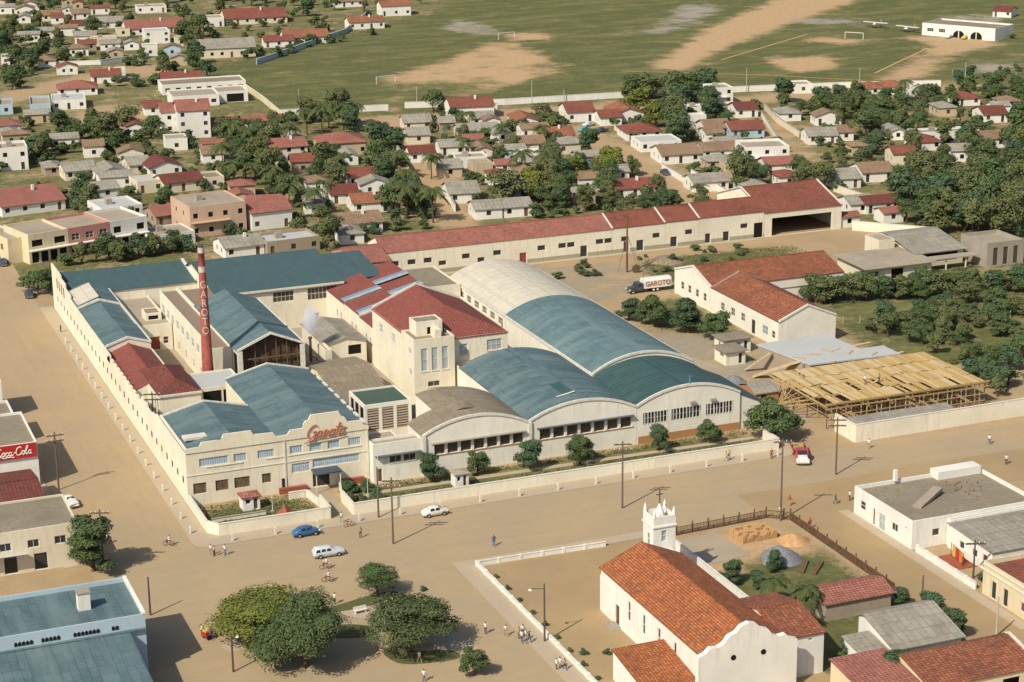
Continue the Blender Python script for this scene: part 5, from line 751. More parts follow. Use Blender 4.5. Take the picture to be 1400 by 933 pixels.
t2 = thing('gatehouse', 'small cream kiosk with pinkish roof in the corner garden', 'kiosk', (5.6, 8.2, 0)); block(t2, 0, 2.6, 0, 2.4, 2.2, 'hip', 'tile_pink', 'white', 0.35, {'f': [(0.4, 1.2, 1.0, 1.8, 'w'), (1.6, 2.3, 0.05, 1.9, 'd')]}, 1, 0.25)
t2 = thing('gatehouse', 'little white hut with slab roof between the garden trees', 'kiosk', (38.0, 4.6, 0)); block(t2, 0, 2.2, 0, 2.0, 2.3, 'hip', 'slab', 'white', 0.2, {'f': [(0.3, 0.9, 1.0, 1.8, 'w'), (1.3, 1.9, 0.05, 1.9, 'd')]}, 1, 0.25)
t2 = thing('garden_ornament', 'red brick pyramid bed on the corner lawn', 'garden bed', (11.0, 4.6, 0)); MB().tube([(0, 0, 0), (0, 0, 0.45)], [1.5, 1.3], 4).build('bed_rim', 'brick_red', t2); MB().tube([(0, 0, 0.45), (0, 0, 1.5)], [1.15, 0.1], 4).build('cone', 'brick_red', t2)
for x in (9.6, 24.5, 26.2): 
    t2 = thing('flagpole', 'thin white flagpole in front of the sign facade', 'flagpole', (x, 6.4, 0), 0, 'flagpoles before the facade'); MB().tube([(0, 0, 0), (0, 0, 7.5)], [0.06, 0.035], 6).build('pole', 'frame_white', t2); MB().tube([(0, 0, 7.5), (0, 0, 7.62)], 0.08, 6).build('finial', 'frame_white', t2); MB().box(-0.25, 0.25, -0.25, 0.25, 0, 0.18).build('base', 'concrete', t2)
long_wall('garden_wall', 'low cream wall along the left side of the entrance path', [(13.2, 10.2), (16.0, 10.2), (16.6, 5.6)], 1.1)
long_wall('garden_wall', 'low wall along the planted bank right of the entrance path', [(20.3, 6.1), (22.0, 12.9)], 0.9)
long_wall('garden_wall', 'low inner wall before the corner kiosk', [(0.2, 5.8), (8.4, 5.8)], 0.5, cap='concrete')

# link building, louvre block
th = thing('link_building', 'low cream link between sign facade and first arched hall', 'building')
block(th, 27.15, 35.15, 11.5, 14.0, 6.0, 'fl', 'slab', 'hallwhite', 0, {'f': [(2.6, 4.6, 3.0, 4.1, 'n'), (4.9, 6.9, 3.0, 4.1, 'n'), (0.4, 1.4, 0.1, 2.3, 'd')]}, 2, par=0.4)
block(th, 27.15, 35.15, 14.05, 26.9, 2.6, 'fl', 'slab', 'hallwhite', 0, {}, 1, par=0.1)
MB().box(27.4, 34.9, 10.7, 11.49, 4.35, 4.45).build('awning', 'paint_dark', th)
th = thing('louvred_block', 'cream block with slatted openings and dark green flat roof', 'building')
block(th, 30.8, 38.8, 27.0, 35.4, 7.2, 'fl', 'green_roof', 'hallwhite', 0, {'f': [(0.45, 2.5, 2.9, 6.8, 'v'), (2.95, 5.0, 2.9, 6.8, 'v'), (5.45, 7.55, 2.9, 6.8, 'v')], 'l': [(0.6, 2.6, 2.0, 6.8, 'h'), (3.0, 5.2, 2.0, 6.8, 'h'), (5.6, 7.8, 2.0, 6.8, 'h')]}, 1, par=0.3)

# ------------------------------------------------------------------ factory: three arched halls and the long vault behind
bays = lambda n, L: row(1.9, L-0.9, n, (L-2.8)/n-0.36, 3.2, 5.02, 'u')
for i, (x0, x1, y1, rm, nm) in enumerate(((35.2, 53.0, 18.6, 'sheet_brown', 'arched factory hall with worn brown roof beside the louvred block'), (53.0, 71.9, 43, 'sheet_teal', 'middle arched factory hall with teal roof and veranda windows'))):
    th = thing('arched_hall', nm, 'factory hall')
    block(th, x0+0.03, x1-0.03, 11.5, y1, 6.4, 'py', rm, 'hallwhite', prof=arc(x0+0.03, x1-0.03, 6.4, 2.35), ops={'f': bays(7, x1-x0)}, detail=1, ov=0.06, coping='f', rev=0.45)
    MB().box(x0+1.4, x1-0.6, 10.85, 11.49, 5.16, 5.26).build('awning', 'paint_dark' if i else 'concrete', th)
    MB().box(x0+1.6, x1-0.5, 11.40, 11.497, 3.08, 3.22).build('sill_band', 'brickbase', th)
    MB().box(x0-0.02, x0+0.5, 11.2, 11.496, 0, 6.5).build('pilaster', 'frame_white', th)
    if i == 1:
        MB().prism([(58.6, 7.9), (62.6, 8.72), (62.6, 9.15), (58.6, 8.4)], 15.5, 21.5, 'y').build('roof_hatch', 'sheet_dark', th, uv=True); MB().prism([(58.55, 8.38), (62.65, 9.13), (62.65, 9.23), (58.55, 8.48)], 15.3, 15.6, 'y').build('hatch_trim', 'frame_white', th)
    else:
        pr2 = [q for q in arc(35.23, 52.97, 6.4, 2.35) if q[0] > 39.2]; block(th, pr2[0][0], 52.97, 18.7, 27.0, 6.4, 'py', rm, 'hallwhite', prof=pr2, ov=0.06)
        MB().prism([(p[0], p[1]+0.0) for p in arc(41.5, 46.0, 8.5, 0.75, 8)], 15.0, 18.0, 'y').build('roof_dormer', 'sheet_brown', th, uv=True)
        MB().prism([(p[0], p[1]) for p in arc(41.8, 45.7, 8.5, 0.55, 8)], 14.95, 14.99, 'y').build('dormer_vent', 'shade', th)
th = thing('arched_hall', 'arched factory hall with dark green roof and long barred window strip', 'factory hall')
fo = [(1.2, 5.7, 3.15, 5.2, 'w'), (6.3, 11.7, 3.15, 5.2, 'w'), (12.6, 17.7, 3.15, 5.2, 'w')]
block(th, 71.93, 90.8, 11.5, 28.8, 6.4, 'py', 'sheet_dark', 'hallwhite', prof=arc(71.93, 90.8, 6.4, 2.45), ops={'f': fo}, detail=1, ov=0.06, coping='f', rev=0.3)
for a, b in ((73.1, 77.6), (78.2, 83.6), (84.5, 89.6)):
    n = int((b-a)/0.55)
    for k in range(n): MB().box(a+(k+0.5)*(b-a)/n-0.045, a+(k+0.5)*(b-a)/n+0.045, 11.4, 11.5, 3.15, 5.2).build('fin', 'frame_white', th)
MB().box(72.2, 90.6, 11.38, 11.497, 0, 1.3).build('plinth', 'brickbase', th)
for x in (81.5, 85.2): MB().box(x, x+0.9, 10.9, 11.49, 5.75, 6.15).build('spotlight_box', 'concrete', th)
MB().tube([(81.4, 11.4, 8.9), (81.4, 11.4, 10.6)], 0.07, 6).build('mast', 'glass_blue', th)
th = thing('lean_to', 'dark green lean-to roof at the end of the last arched hall', 'shed')
block(th, 90.95, 95.6, 11.8, 28, 4.0, 'py', 'sheet_dark', 'hallwhite', prof=[(90.95, 6.0), (95.6, 3.9)], ov=0.2)
th = thing('long_vault', 'high barrel-vaulted hall, blue in front and bare white behind', 'factory hall')
A = arc(71.95, 90.85, 6.9, 2.7)
block(th, 71.95, 90.85, 28.85, 69, 6.9, 'py', 'sheet_blue', 'hallwhite', prof=A, ov=0.03, coping='f', skip='b')
lw2 = [(1.2+4.2*i, 3.7+4.2*i, 4.3, 5.9, 'n') for i in range(7)]
block(th, 71.95, 90.85, 69.1, 99.5, 6.9, 'py', 'sheet_white', 'hallwhite', prof=A, ov=0.04, skip='f', ops={'l': lops(30.4, lw2)})
cope(th, [(28.8, 6.65), (99.5, 6.65)], 72.0, 'x', 0.5, 'frame_white', 0.4, 'gutter'); cope(th, [(28.8, 6.65), (99.5, 6.65)], 90.9, 'x', 0.4, 'frame_white', 0.3, 'gutter')

# ------------------------------------------------------------------ factory: red halls and tower
th = thing('red_roofed_hall', 'tall cream hall under a broad red tiled gable behind the stair tower', 'factory hall')
block(th, 46.2, 63.3, 46.0, 70, 11.0, 'hipf', 'tile_factory', 'factory', 3.6, {'f': [(8.0, 9.6, 7.7, 9.7, 'p'), (13.2, 16.0, 7.9, 9.9, 'p')], 'l': lops(24.9, [(3.0, 5.0, 7.6, 9.4, 'p'), (6.0, 7.6, 4.5, 6.2, 'p'), (12, 14, 7.6, 9.4, 'p'), (19, 21, 7.6, 9.4, 'p')])}, 2, 0.15, coping='b')
th = thing('stair_tower', 'square cream tower with three tall windows beside the red hall', 'tower')
block(th, 45.2, 52.6, 43.9, 50.5, 11.8, 'fl', 'slab_dark', 'facade', 0, {'f': [(1.3, 2.45, 6.3, 10.4, 'p'), (3.2, 4.35, 6.3, 10.4, 'p'), (5.1, 6.25, 6.3, 10.4, 'p'), (2.4, 4.6, 3.4, 4.4, 'n')], 'l': lops(7.1, [(2.0, 3.4, 9.0, 10.2, 'p'), (2.0, 3.4, 5.2, 6.4, 'p')])}, 2, par=0.35)
block(th, 46.6, 51.4, 46.6, 50.2, 14.2, 'fl', 'slab_dark', 'factory', 0, {'f': [(2.0, 3.1, 0.2, 1.5, 'h')]}, 1, par=0.2, z0=11.83)
MB().box(49.2, 50.4, 44.4, 46.59, 11.83, 13.3).build('hatch', 'facade', th)
th = thing('sawtooth_shed', 'low red roofs in saw-tooth rows with blue-white glass strips', 'factory hall')
for i, (a, b) in enumerate(((46.5, 54.5), (54.55, 63.0))):
    y1 = (103, 110)[i]
    for j, (c, d) in enumerate(((70.1, 79), (79.05, 88.5), (88.55, y1))):
        zz = 6.9+0.25*(j % 2)
        block(th, a, b, c, d, zz, 'py', 'tile_factory', 'factory', prof=[(a, zz), (b-0.05, zz+1.9), (b, zz+0.2)], ov=0.04, ops={'l': lops(d-c, [(2.0, 2.9, 3.2, 4.8, 'n'), (4.5, 5.4, 3.2, 4.8, 'n')])} if i == 0 else {}, coping='f')
    for c in (88.7, 97.5 if i else 79.2):
        for k, (mt, o) in enumerate((('glass_blue', 0), ('glass_pale', 1.3))): MB().prism([(a+0.2, 7.42), (b-0.3, 9.28), (b-0.3, 9.40), (a+0.2, 7.54)], c+1.3-o, c+2.5-o, 'y').build('rooflight', mt, th)
# ------------------------------------------------------------------ factory: inner buildings
th = thing('teal_gable_shed', 'tall teal-roofed shed with open dark timber gable by the chimney', 'factory hall')
block(th, 18.4, 30.3, 60, 92, 9.0, 'gy', 'sheet_teal', 'factory', 2.5, {'l': lops(32, [(0.6+3.6*i, 3.4+3.6*i, 1.5, 8.2, 'h') for i in range(4)])}, 1, 0.25, skip='f')
MB().prism([(18.45, 0), (18.45, 8.95), (24.35, 11.45), (30.25, 8.95), (30.25, 0)], 60.9, 61.0, 'y').build('gable_shade_sheet', 'gable_shade', th)  # dark brown sheet, coloured as the shaded inside of the open gable
for k in range(6): MB().box(19.6+1.9*k, 19.72+1.9*k, 60.25, 60.39, 5.4, 9.4+1.6*(1-abs(k-2.5)/2.5)).build('batten', 'wood', th)
MB().bar((19.0, 60.3, 7.2), (29.8, 60.3, 7.2), 0.15, 0.2).build('tie_beam', 'wood', th)
for x in (18.75, 29.95): MB().box(x-0.4, x+0.4, 59.6, 59.99, 0, 9.0).build('column', 'frame_white', th)
cope(th, [(18.2, 8.95), (24.35, 11.55), (30.5, 8.95)], 59.72, 'y', 0.3, 'frame_white', 0.35, 'bargeboard')
th = thing('boiler_house', 'two-storey cream wing with brown flat roof left of the teal gable shed', 'building')
block(th, 14.8, 18.3, 64, 107, 8.4, 'fl', 'brown_roof', 'factory', 0, {'l': lops(43, [(2.0+4.1*i, 4.4+4.1*i, 4.9, 6.6, 'm') for i in range(10)]+[(3.0+6*i, 4.2+6*i, 1.0, 2.6, 'w') for i in range(6)])}, 1, par=0.4)
block(th, 18.35, 26, 92.1, 107, 8.3, 'fl', 'brown_roof', 'factory', 0, {}, 1, par=0.15)
th = thing('yard_building', 'low tan flat-roofed building inside the left factory yard', 'building')
block(th, 8.6, 14.6, 96, 118, 4.8, 'fl', 'slab', 'factory', 0, {'f': [(1.2, 3.6, 0.1, 2.8, 'e'), (4.2, 5.2, 1.2, 2.6, 'w')]}, 1, par=0.4)
block(th, 10.5, 13.5, 100, 104, 6.2, 'fl', 'brown_roof', 'factory', 0, {'f': [(0.5, 2.4, 0.2, 1.0, 'h')]}, 1, par=0.15, z0=4.85)
th = thing('link_canopy', 'white flat-roofed bay with dark openings at the chimney foot', 'building')
block(th, 8.8, 16.9, 50, 59.2, 6.1, 'fl', 'slab_white', 'factory', 0, {'f': [(0.9, 4.1, 3.2, 5.7, 'h'), (4.4, 7.6, 3.2, 5.7, 'h')]}, 1, par=0.25)
th = thing('side_wing', 'long narrow teal gable roof inside the street-side wall', 'factory hall')
for c, d, z in ((78.5, 91, 7.0), (91.05, 106, 6.7), (106.05, 120, 7.1)):
    block(th, -1.15, 7.0, c, d, z, 'gy', 'sheet_teal', 'factory', 1.3, {'r': [(2+4*i, 3.2+4*i, 3.5, 5.0, 'w') for i in range(3)]}, 1, 0.05, coping='f')
MB().prism([(-0.9, 7.35), (3.2, 8.75), (3.2, 8.85), (-0.9, 7.45)], 107.5, 118.5, 'y').build('roof_sheet', 'sheet_white', th, uv=True)
th = thing('side_wing', 'low maroon gable roof inside the stepped street wall', 'factory hall')
block(th, -1.15, 7.0, 55, 78.4, 5.6, 'gy', 'tile_factory', 'factory', 1.6, {}, 1, 0.03)
th = thing('hipped_block', 'cream block with dark maroon hipped roof by the stepped street wall', 'building')
block(th, 1.6, 8.6, 46.5, 62, 7.2, 'hip', 'tile_maroon', 'factory', 1.6, {'l': lops(15.5, [(1.0, 2.4, 2.5, 6.4, 'n'), (3.0, 4.4, 2.5, 6.4, 'n')])}, 2, 0.12)
th = thing('rear_building', 'wide teal-roofed building across the back of the factory', 'factory hall')
block(th, 24.6, 50, 100.2, 125, 8.3, 'px', 'sheet_rear', 'factory', prof=[(100.2, 8.3), (121, 10.2), (125, 8.6)], ops={'f': [(11.0, 15.2, 5.6, 7.7, 'n'), (18.0, 24.2, 5.3, 7.8, 'n'), (19, 20.2, 0.1, 2.6, 'e')]}, detail=1, ov=0.5)
block(th, 50.05, 58.8, 104, 122, 7.8, 'px', 'sheet_rear', 'factory', prof=[(104, 7.8), (119, 9.4), (122, 8.2)], ov=0.5)
block(th, -1.1, 24.5, 117.5, 133, 7.0, 'px', 'sheet_rear', 'factory', prof=[(117.5, 7.0), (130, 8.4), (133, 7.4)], ov=0.3)
cope(th, [(117.5, 7.2), (130, 8.6)], 24.5, 'x', 0.5)
th = thing('machine_shed', 'grey-roofed shed beside the steam vent in the middle yard', 'shed')
block(th, 37.2, 45.2, 71, 86, 4.8, 'gy', 'sheet_grey', 'factory', 0.9, {'f': [(4.5, 7.0, 2.4, 4.2, 'h')]}, 1, 0.3)
block(th, 35.8, 37.1, 66, 71, 4.9, 'fl', 'slab', 'factory', 0, {}, 1)
th = thing('machine_shed', 'tan-roofed shed between the louvred block and the yard', 'shed')
block(th, 31.5, 40.5, 48, 64, 4.0, 'gx', 'sheet_brown', 'yellow', 1.2, {'f': [(2, 5, 0.2, 2.8, 'h')]}, 1, 0.4)
block(th, 31.0, 39.5, 36, 47.8, 4.0, 'px', 'sheet_brown', 'factory', prof=[(36, 4.0), (47.8, 4.9)], ov=0.3)
th = thing('yard_annex', 'flat grey-roofed annex at the foot of the stair tower', 'building')
block(th, 53.1, 71.8, 43.2, 45.8, 6.0, 'fl', 'slab', 'factory', 0, {}, 0); block(th, 39.5, 52.8, 27.0, 36.0, 3.2, 'fl', 'brown_roof', 'factory', 0, {}, 0, par=0.2); block(th, 46.5, 52.8, 36.1, 43.6, 2.6, 'fl', 'slab', 'factory', 0, {'l': [(1, 3, 0.2, 2.2, 'h')]}, 0, par=0.2)
th = thing('dispatch_block', 'small cream block with grey roof behind the red hall', 'building')
block(th, 64.2, 71.6, 92, 108, 7.2, 'fl', 'slab_dark', 'factory', 0, {'f': [(1.5, 3, 4, 5.5, 'w')]}, 1, par=0.3)
block(th, 63.6, 71.7, 70.2, 91.9, 4.6, 'fl', 'slab', 'factory', 0, {}, 0, par=0.3)
th = thing('steam_vent', 'upright steam pipe with valve gear in the middle yard', 'pipe', (34.0, 69.0, 0))
MB().tube([(0, 0, 0), (0, 0, 7.0)], [0.3, 0.25], 10).build('pipe', 'iron', th); MB().tube([(1.2, 0.3, 0), (1.2, 0.3, 3.0), (0.2, 0.1, 3.6)], 0.15, 8).build('elbow', 'iron', th); MB().tube([(0, 0, 7.0), (0, 0, 7.3)], [0.42, 0.36], 10).build('cowl', 'iron', th)
# chimney with painted letters
th = thing('chimney', 'tall tapering red chimney with white painted letters', 'chimney', (13.2, 60.9, 0))
cr = lambda z: 1.12-0.6*z/27.6
MB().tube([(0, 0, z) for z in (0, 4, 8, 12, 16, 20, 24, 27.6)], [cr(z) for z in (0, 4, 8, 12, 16, 20, 24, 27.6)], 24).build('shaft', 'chimney_red', th, smooth=True)
for a, b in ((27.0, 27.9), (23.6, 24.6)): MB().tube([(0, 0, a), (0, 0, b)], [cr(a)+0.05, cr(b)+0.05], 24).build('band', 'chimney_white', th)
MB().tube([(0, 0, 27.9), (0, 0, 28.3)], [0.46, 0.44], 20).build('mouth', 'iron', th)
va = math.atan2(-262.1-60.9, -58.6-13.2)
for i, ch in enumerate('GAROTO'):
    me = text_mesh(ch, 1.85, 'chimney_white', 0.0); z0 = 21.4-1.62*i; bmh = bmesh.new(); bmh.from_mesh(me); bmesh.ops.triangulate(bmh, faces=bmh.faces[:])
    for _ in range(2): bmesh.ops.subdivide_edges(bmh, edges=[e for e in bmh.edges if e.calc_length() > 0.18], cuts=2, use_grid_fill=False); bmesh.ops.triangulate(bmh, faces=bmh.faces[:])
    bmh.to_mesh(me); bmh.free()
    for v in me.vertices:
        r = cr(z0+v.co.y)+0.045; a = va+v.co.x/r*0.85; v.co = (r*math.cos(a), r*math.sin(a), z0+v.co.y)
    place('letter', me, th)

for at, a, b, z, ax, own in ((7.05, 78.5, 120, 6.95, 'x', 'side_wing'), (7.05, 55, 78.4, 5.55, 'x', 'side_wing.001'), (18.35, 64, 107, 8.72, 'x', 'boiler_house'), (30.45, 60, 92, 8.9, 'x', 'teal_gable_shed')):
    cope(bpy.data.objects[own], [(a, z), (b, z)], at, ax, 0.3, 'frame_white', 0.3, 'eave_band')
cope(bpy.data.objects['rear_building'], [(24.6, 8.15), (50, 8.15)], 99.75, 'y', 0.2, 'frame_white', 0.35, 'eave_band')
for x0, x1, y, z in ((1.6, 8.6, 46.3, 6.85),): MB().box(x0-0.15, x1+0.15, y-0.1, y+0.15, z, z+0.35).build('eave_band', 'frame_white', bpy.data.objects['hipped_block'])
bmesh_cache = {}
def unit_box(mat):
    if mat not in bmesh_cache: bmesh_cache[mat] = MB().box(-0.5, 0.5, -0.5, 0.5, -0.5, 0.5).mesh('plank', mat)
    return bmesh_cache[mat]
rb = random.Random(5)
# ------------------------------------------------------------------ long red-roofed warehouse behind
th = thing('long_warehouse', 'long cream warehouse row under a red tiled roof behind the factory', 'warehouse')
def wo(x0, lst): return [(a-x0, b-x0, c, d, k) for a, b, c, d, k in lst]
secs = [(67.6, 121.5, 'tile_pink'), (121.55, 134.5, 'tile_red'), (134.55, 143.2, 'tile_red'), (143.25, 159.9, 'tile_red')]
allo = [(x, x+1.9, 2.6, 3.8, 'k') for x in (69.2, 73.0, 76.7, 85.5, 92.8, 103.3, 108.3, 110.4, 117.4, 119.5, 123.6, 131.4, 139.6, 153.8)]+[(80.1, 81.9, 1.7, 2.8, 'k'), (89.1, 90.8, 0.1, 2.6, 'k'), (99.0, 100.7, 0.1, 2.6, 'e'), (113.6, 115.3, 0.1, 2.7, 'k'), (127.4, 129.2, 0.1, 2.6, 'k'), (135.9, 137.6, 0.1, 2.5, 'k'), (144.7, 146.1, 0.1, 2.4, 'k'), (149.3, 150.9, 0.1, 2.4, 'k'), (157.3, 159.6, 0.1, 3.6, 'h'), (124.2, 125.6, 0.1, 2.6, 'd')]
for i, (a, b, rm) in enumerate(secs):
    zz = 5.7+0.12*i
    block(th, a, b, 128.5, 139.5, zz, 'gx', rm, 'factory', 2.3, {'f': wo(a, [o for o in allo if a < o[0] and o[1] < b])}, 1, 0.12, coping='r' if i < 3 else None)
    last = a
    for o in sorted(o for o in allo if a < o[0] and o[1] < b and o[2] < 0.5):
        MB().box(last, o[0]-0.1, 128.44, 128.497, 0, 1.0).build('dado', 'dado', th); last = o[1]+0.1
    MB().box(last, b, 128.44, 128.497, 0, 1.0).build('dado', 'dado', th)
MB().box(72, 158, 126.6, 128.43, 0, 0.14).build('loading_step', 'pavement', th)
th = thing('open_garage', 'big cream garage hall with wide dark opening and red roof', 'garage')
block(th, 160, 180.5, 128.5, 152, 5.7, 'gx', 'tile_red', 'factory', 3.7, {'f': [(2.0, 17.8, 0.12, 4.3, 'o')]}, 1, 0.2, coping='lr')
th = thing('rear_gable', 'small red-roofed gable house against the warehouse end', 'building')
block(th, 58.9, 67.4, 124, 138, 5.2, 'gx', 'tile_pink', 'stone', 2.0, {'f': [(2, 3.2, 2, 3.2, 'w')]}, 1, 0.2)
# ------------------------------------------------------------------ L-shaped red roofed building with windows
th = thing('red_wing_building', 'cream L-shaped building with red tiled gables and a white end wall', 'building')
block(th, 119.5, 131.9, 49.7, 77.0, 5.0, 'gy', 'tile_old', 'hallwhite', 2.6, {'l': lops(27.3, [(1.2, 2.6, 1.4, 2.8, 'n'), (4.0, 6.2, 1.3, 3.0, 'm'), (9.0, 10.6, 0.1, 3.0, 'k'), (13.2, 14.8, 1.6, 3.2, 'n'), (17.3, 18.9, 1.6, 3.2, 'n'), (21.6, 23.2, 1.6, 3.2, 'n')])}, 1, 0.1, coping='f')
block(th, 119.5, 150, 77.05, 93.4, 5.0, 'gx', 'tile_old', 'hallwhite', 2.5, {'l': lops(16.35, [(2, 3.4, 1.6, 3.2, 'n'), (5.4, 6.8, 1.6, 3.2, 'n'), (8.8, 10.2, 1.6, 3.2, 'n'), (12, 13.4, 1.6, 3.2, 'n')])}, 1, 0.15, coping='l')
MB().box(132, 150, 76.9, 77.04, 3.1, 3.25).build('string_course', 'slab', th)
cope(th, [(119.7, 5.0), (125.7, 7.65), (131.7, 5.0)], 76.9, 'y', 0.35, 'slab', 0.3)
th = thing('guard_house', 'tiny cream guard house with two stepped grey slab roofs', 'kiosk')
block(th, 108.0, 113.6, 49.6, 53.5, 3.0, 'hip', 'slab_dark', 'factory', 0.15, {'f': [(0.6, 1.2, 0.1, 2.2, 'k'), (1.9, 3.6, 1.2, 2.2, 'm'), (4.2, 5.0, 0.1, 2.4, 'k')], 'l': lops(3.9, [(1.5, 2.3, 0.8, 2.2, 'k')])}, 1, 0.5)
block(th, 105.2, 109.2, 43.5, 48.0, 2.7, 'hip', 'slab_dark', 'factory', 0.15, {'f': [(2.6, 3.4, 0.1, 2.2, 'k')], 'l': lops(4.5, [(1.0, 2.6, 1.3, 2.0, 'n')])}, 1, 0.5)
# ------------------------------------------------------------------ building site: concrete slab, timber deck with props
th = thing('concrete_slab', 'new pale concrete floor slab on pillars beside the formwork', 'slab structure')
MB().prism([(110.3, 41.5), (125.2, 42.8), (126.0, 31.5), (130.9, 31.5), (131.0, 25.9), (113.0, 26.7)], 3.85, 4.1, 'z').build('slab', 'slab_white', th)
for x, y in [(x, y) for x in (112.5, 117, 121.5, 125.5) for y in (28.5, 34, 40)]: MB().box(x-0.2, x+0.2, y-0.2, y+0.2, 0, 3.85).build('pillar', 'concrete', th)
for a, b in (((110.6, 41.2), (113.2, 27.0)), ((113.2, 27.0), (130.6, 26.2)), ((125.0, 42.5), (125.9, 31.7))): MB().bar((a[0], a[1], 1.9), (b[0], b[1], 1.9), 0.2, 3.8).build('infill_wall', 'stone', th)
for i in range(9):
    o = place('loose_board', unit_box('timber_pale' if i % 2 else 'timber'), th, (113+1.7*i, 29+rb.uniform(-1.5, 4), 4.16), rb.uniform(0, 3)); o.scale = (2.6, 0.3, 0.08)
MB().bar((106.5, 35.5, 0.2), (113.0, 30.0, 3.9), 1.6, 0.2).build('ramp', 'timber_pale', th); MB().bar((107, 39.5, 0.2), (110.5, 36.5, 3.9), 1.0, 0.15).build('ramp', 'timber_pale', th)
th = thing('formwork_deck', 'raised yellow timber formwork deck on rows of wooden props', 'formwork')
yb = [5.6, 10.2, 15.0, 19.8, 24.9]
for i in range(46):
    x = 103.9+31.2*(i+0.5)/46
    for j in range(4):
        if x < 108.5 and j < 2 and rb.random() < 0.7: continue
        if rb.random() < 0.04: continue
        o = place('plank', unit_box(rb.choice(['timber', 'timber_pale', 'timber_pale', 'timber'])), th, (x+rb.uniform(-0.05, 0.05), (yb[j]+yb[j+1])/2+rb.uniform(-0.3, 0.3), 4.25+rb.uniform(-0.03, 0.05)), rb.uniform(-0.02, 0.02)); o.scale = (0.6, 4.7, 0.06)
for j, y in enumerate(yb): o = place('joist', unit_box('timber'), th, (119.5, y, 4.08)); o.scale = (31.5, 0.16, 0.26)
for x in [103.8+3.9*i for i in range(9)]: o = place('beam', unit_box('timber'), th, (x, 15.2, 3.84)); o.scale = (0.2, 19.6, 0.22)
for x in [105.5+5.2*i for i in range(6)]: o = place('kicker_board', unit_box('timber'), th, (x, 14.5, 4.42)); o.scale = (0.12, 18.6, 0.24)
for z, s in ((4.35, 0.35), (3.55, 0.2)): o = place('edge_board', unit_box('timber'), th, (119.5, 5.35, z)); o.scale = (32.2, 0.08, s)
for k in range(34):
    for y in (5.7, 12.0, 18.5, 24.5):
        if y > 6 and k % 2: continue
        x = 104+31*k/33; o = place('prop', unit_box('timber_pale' if k % 3 else 'wood'), th, (x+rb.uniform(-0.1, 0.1), y+rb.uniform(-0.2, 0.2), 1.87)); o.scale = (0.13, 0.13, 3.74); o.rotation_euler = (rb.uniform(-0.03, 0.03), rb.uniform(-0.04, 0.04), 0)
for z in (1.0, 2.2): o = place('brace', unit_box('timber'), th, (119.5, 5.5, z)); o.scale = (31, 0.07, 0.14)
for i in range(7): MB().bar((98.5+0.6*i, 12.5+1.9*i*0.3, 2.6+0.25*(i % 2)), (104.0, 9+2.1*i, 3.5), 0.14).build('beam', 'timber', th)
for i in range(5): MB().bar((99.5+0.9*i, 14+1.2*i, 0), (99.5+0.9*i, 14+1.2*i, 3.1), 0.16).build('prop', 'timber', th)
for i in range(12):
    o = place('loose_board', unit_box(rb.choice(['timber', 'timber_pale', 'wood'])), th, (rb.uniform(105, 133), rb.uniform(7, 23.5), 4.36), rb.choice([0, 1.57, 1.5, 0.2])); o.scale = (rb.uniform(1.5, 4), rb.uniform(0.12, 0.3), 0.07)
for i in range(3):
    x, y = (118, 124, 113)[i], (13, 16.5, 20)[i]; o = place('loose_board', unit_box('timber_pale'), th, (x, y, 4.4), 0.5+i); o.scale = (3.2, 0.4, 0.06)
th = thing('site_shed', 'grey lean-to shed roof behind the pale street wall', 'shed')
block(th, 105.4, 124.3, -1.6, 1.6, 2.7, 'px', 'sheet_grey', 'concrete', prof=[(-1.6, 2.75), (1.6, 3.05)], ov=0.05)
th = thing('brick_stack', 'low unfinished orange brick hut with grey sheet roof by the formwork', 'shed')
block(th, 98.8, 103.2, 20.5, 26.5, 2.4, 'gx', 'sheet_grey', 'brickbase', 1.0, {'f': [(1, 2, 0.1, 2.0, 'h')]}, 1, 0.3)
# ------------------------------------------------------------------ house with slab roofs and tank tower behind the hedge
th = thing('slab_roof_house', 'modern house with stepped concrete slab roofs behind the hedge', 'house')
block(th, 160, 176, 84, 96, 2.9, 'px', 'slab', 'cream', prof=[(84, 2.9), (96, 3.1)], ov=0.9, ops={'f': [(1, 3, 0.8, 2.2, 'w'), (6, 9, 0.1, 2.3, 'h')]})
block(th, 176.05, 188, 90, 104, 3.2, 'px', 'sheet_grey', 'cream', prof=[(90, 3.3), (101, 5.2), (104, 4.8)], ov=0.7, ops={'f': [(1, 10.6, 0.9, 2.8, 'h')]})
MB().box(170.5, 189, 85.6, 88.4, 2.45, 2.7).build('porch_slab', 'slab', th)
for x in (171, 176, 181, 186): MB().box(x, x+0.25, 86, 86.25, 0, 2.45).build('porch_post', 'cream', th)
block(th, 170.5, 174.5, 96.3, 102, 5.2, 'fl', 'slab', 'cream', 0, {}, 0, par=0.1)
th = thing('tank_tower', 'square grey concrete tank tower with ribbed sides and sunken top', 'tower')
block(th, 190, 199.5, 84, 94, 4.6, 'fl', 'slab', 'concrete', 0, {'f': [(1.6, 2.8, 0.3, 4.2, 'n'), (4.2, 5.4, 0.3, 4.2, 'n'), (6.8, 8.0, 0.3, 4.2, 'n')]}, 0, par=0.8)
long_wall('field_wall', 'long pale wall beyond the tank tower at the wood edge', [(199.6, 88), (240, 72)], 1.8)
long_wall('field_wall', 'cream wall behind the huts near the garage', [(182, 126), (196, 112)], 2.2)
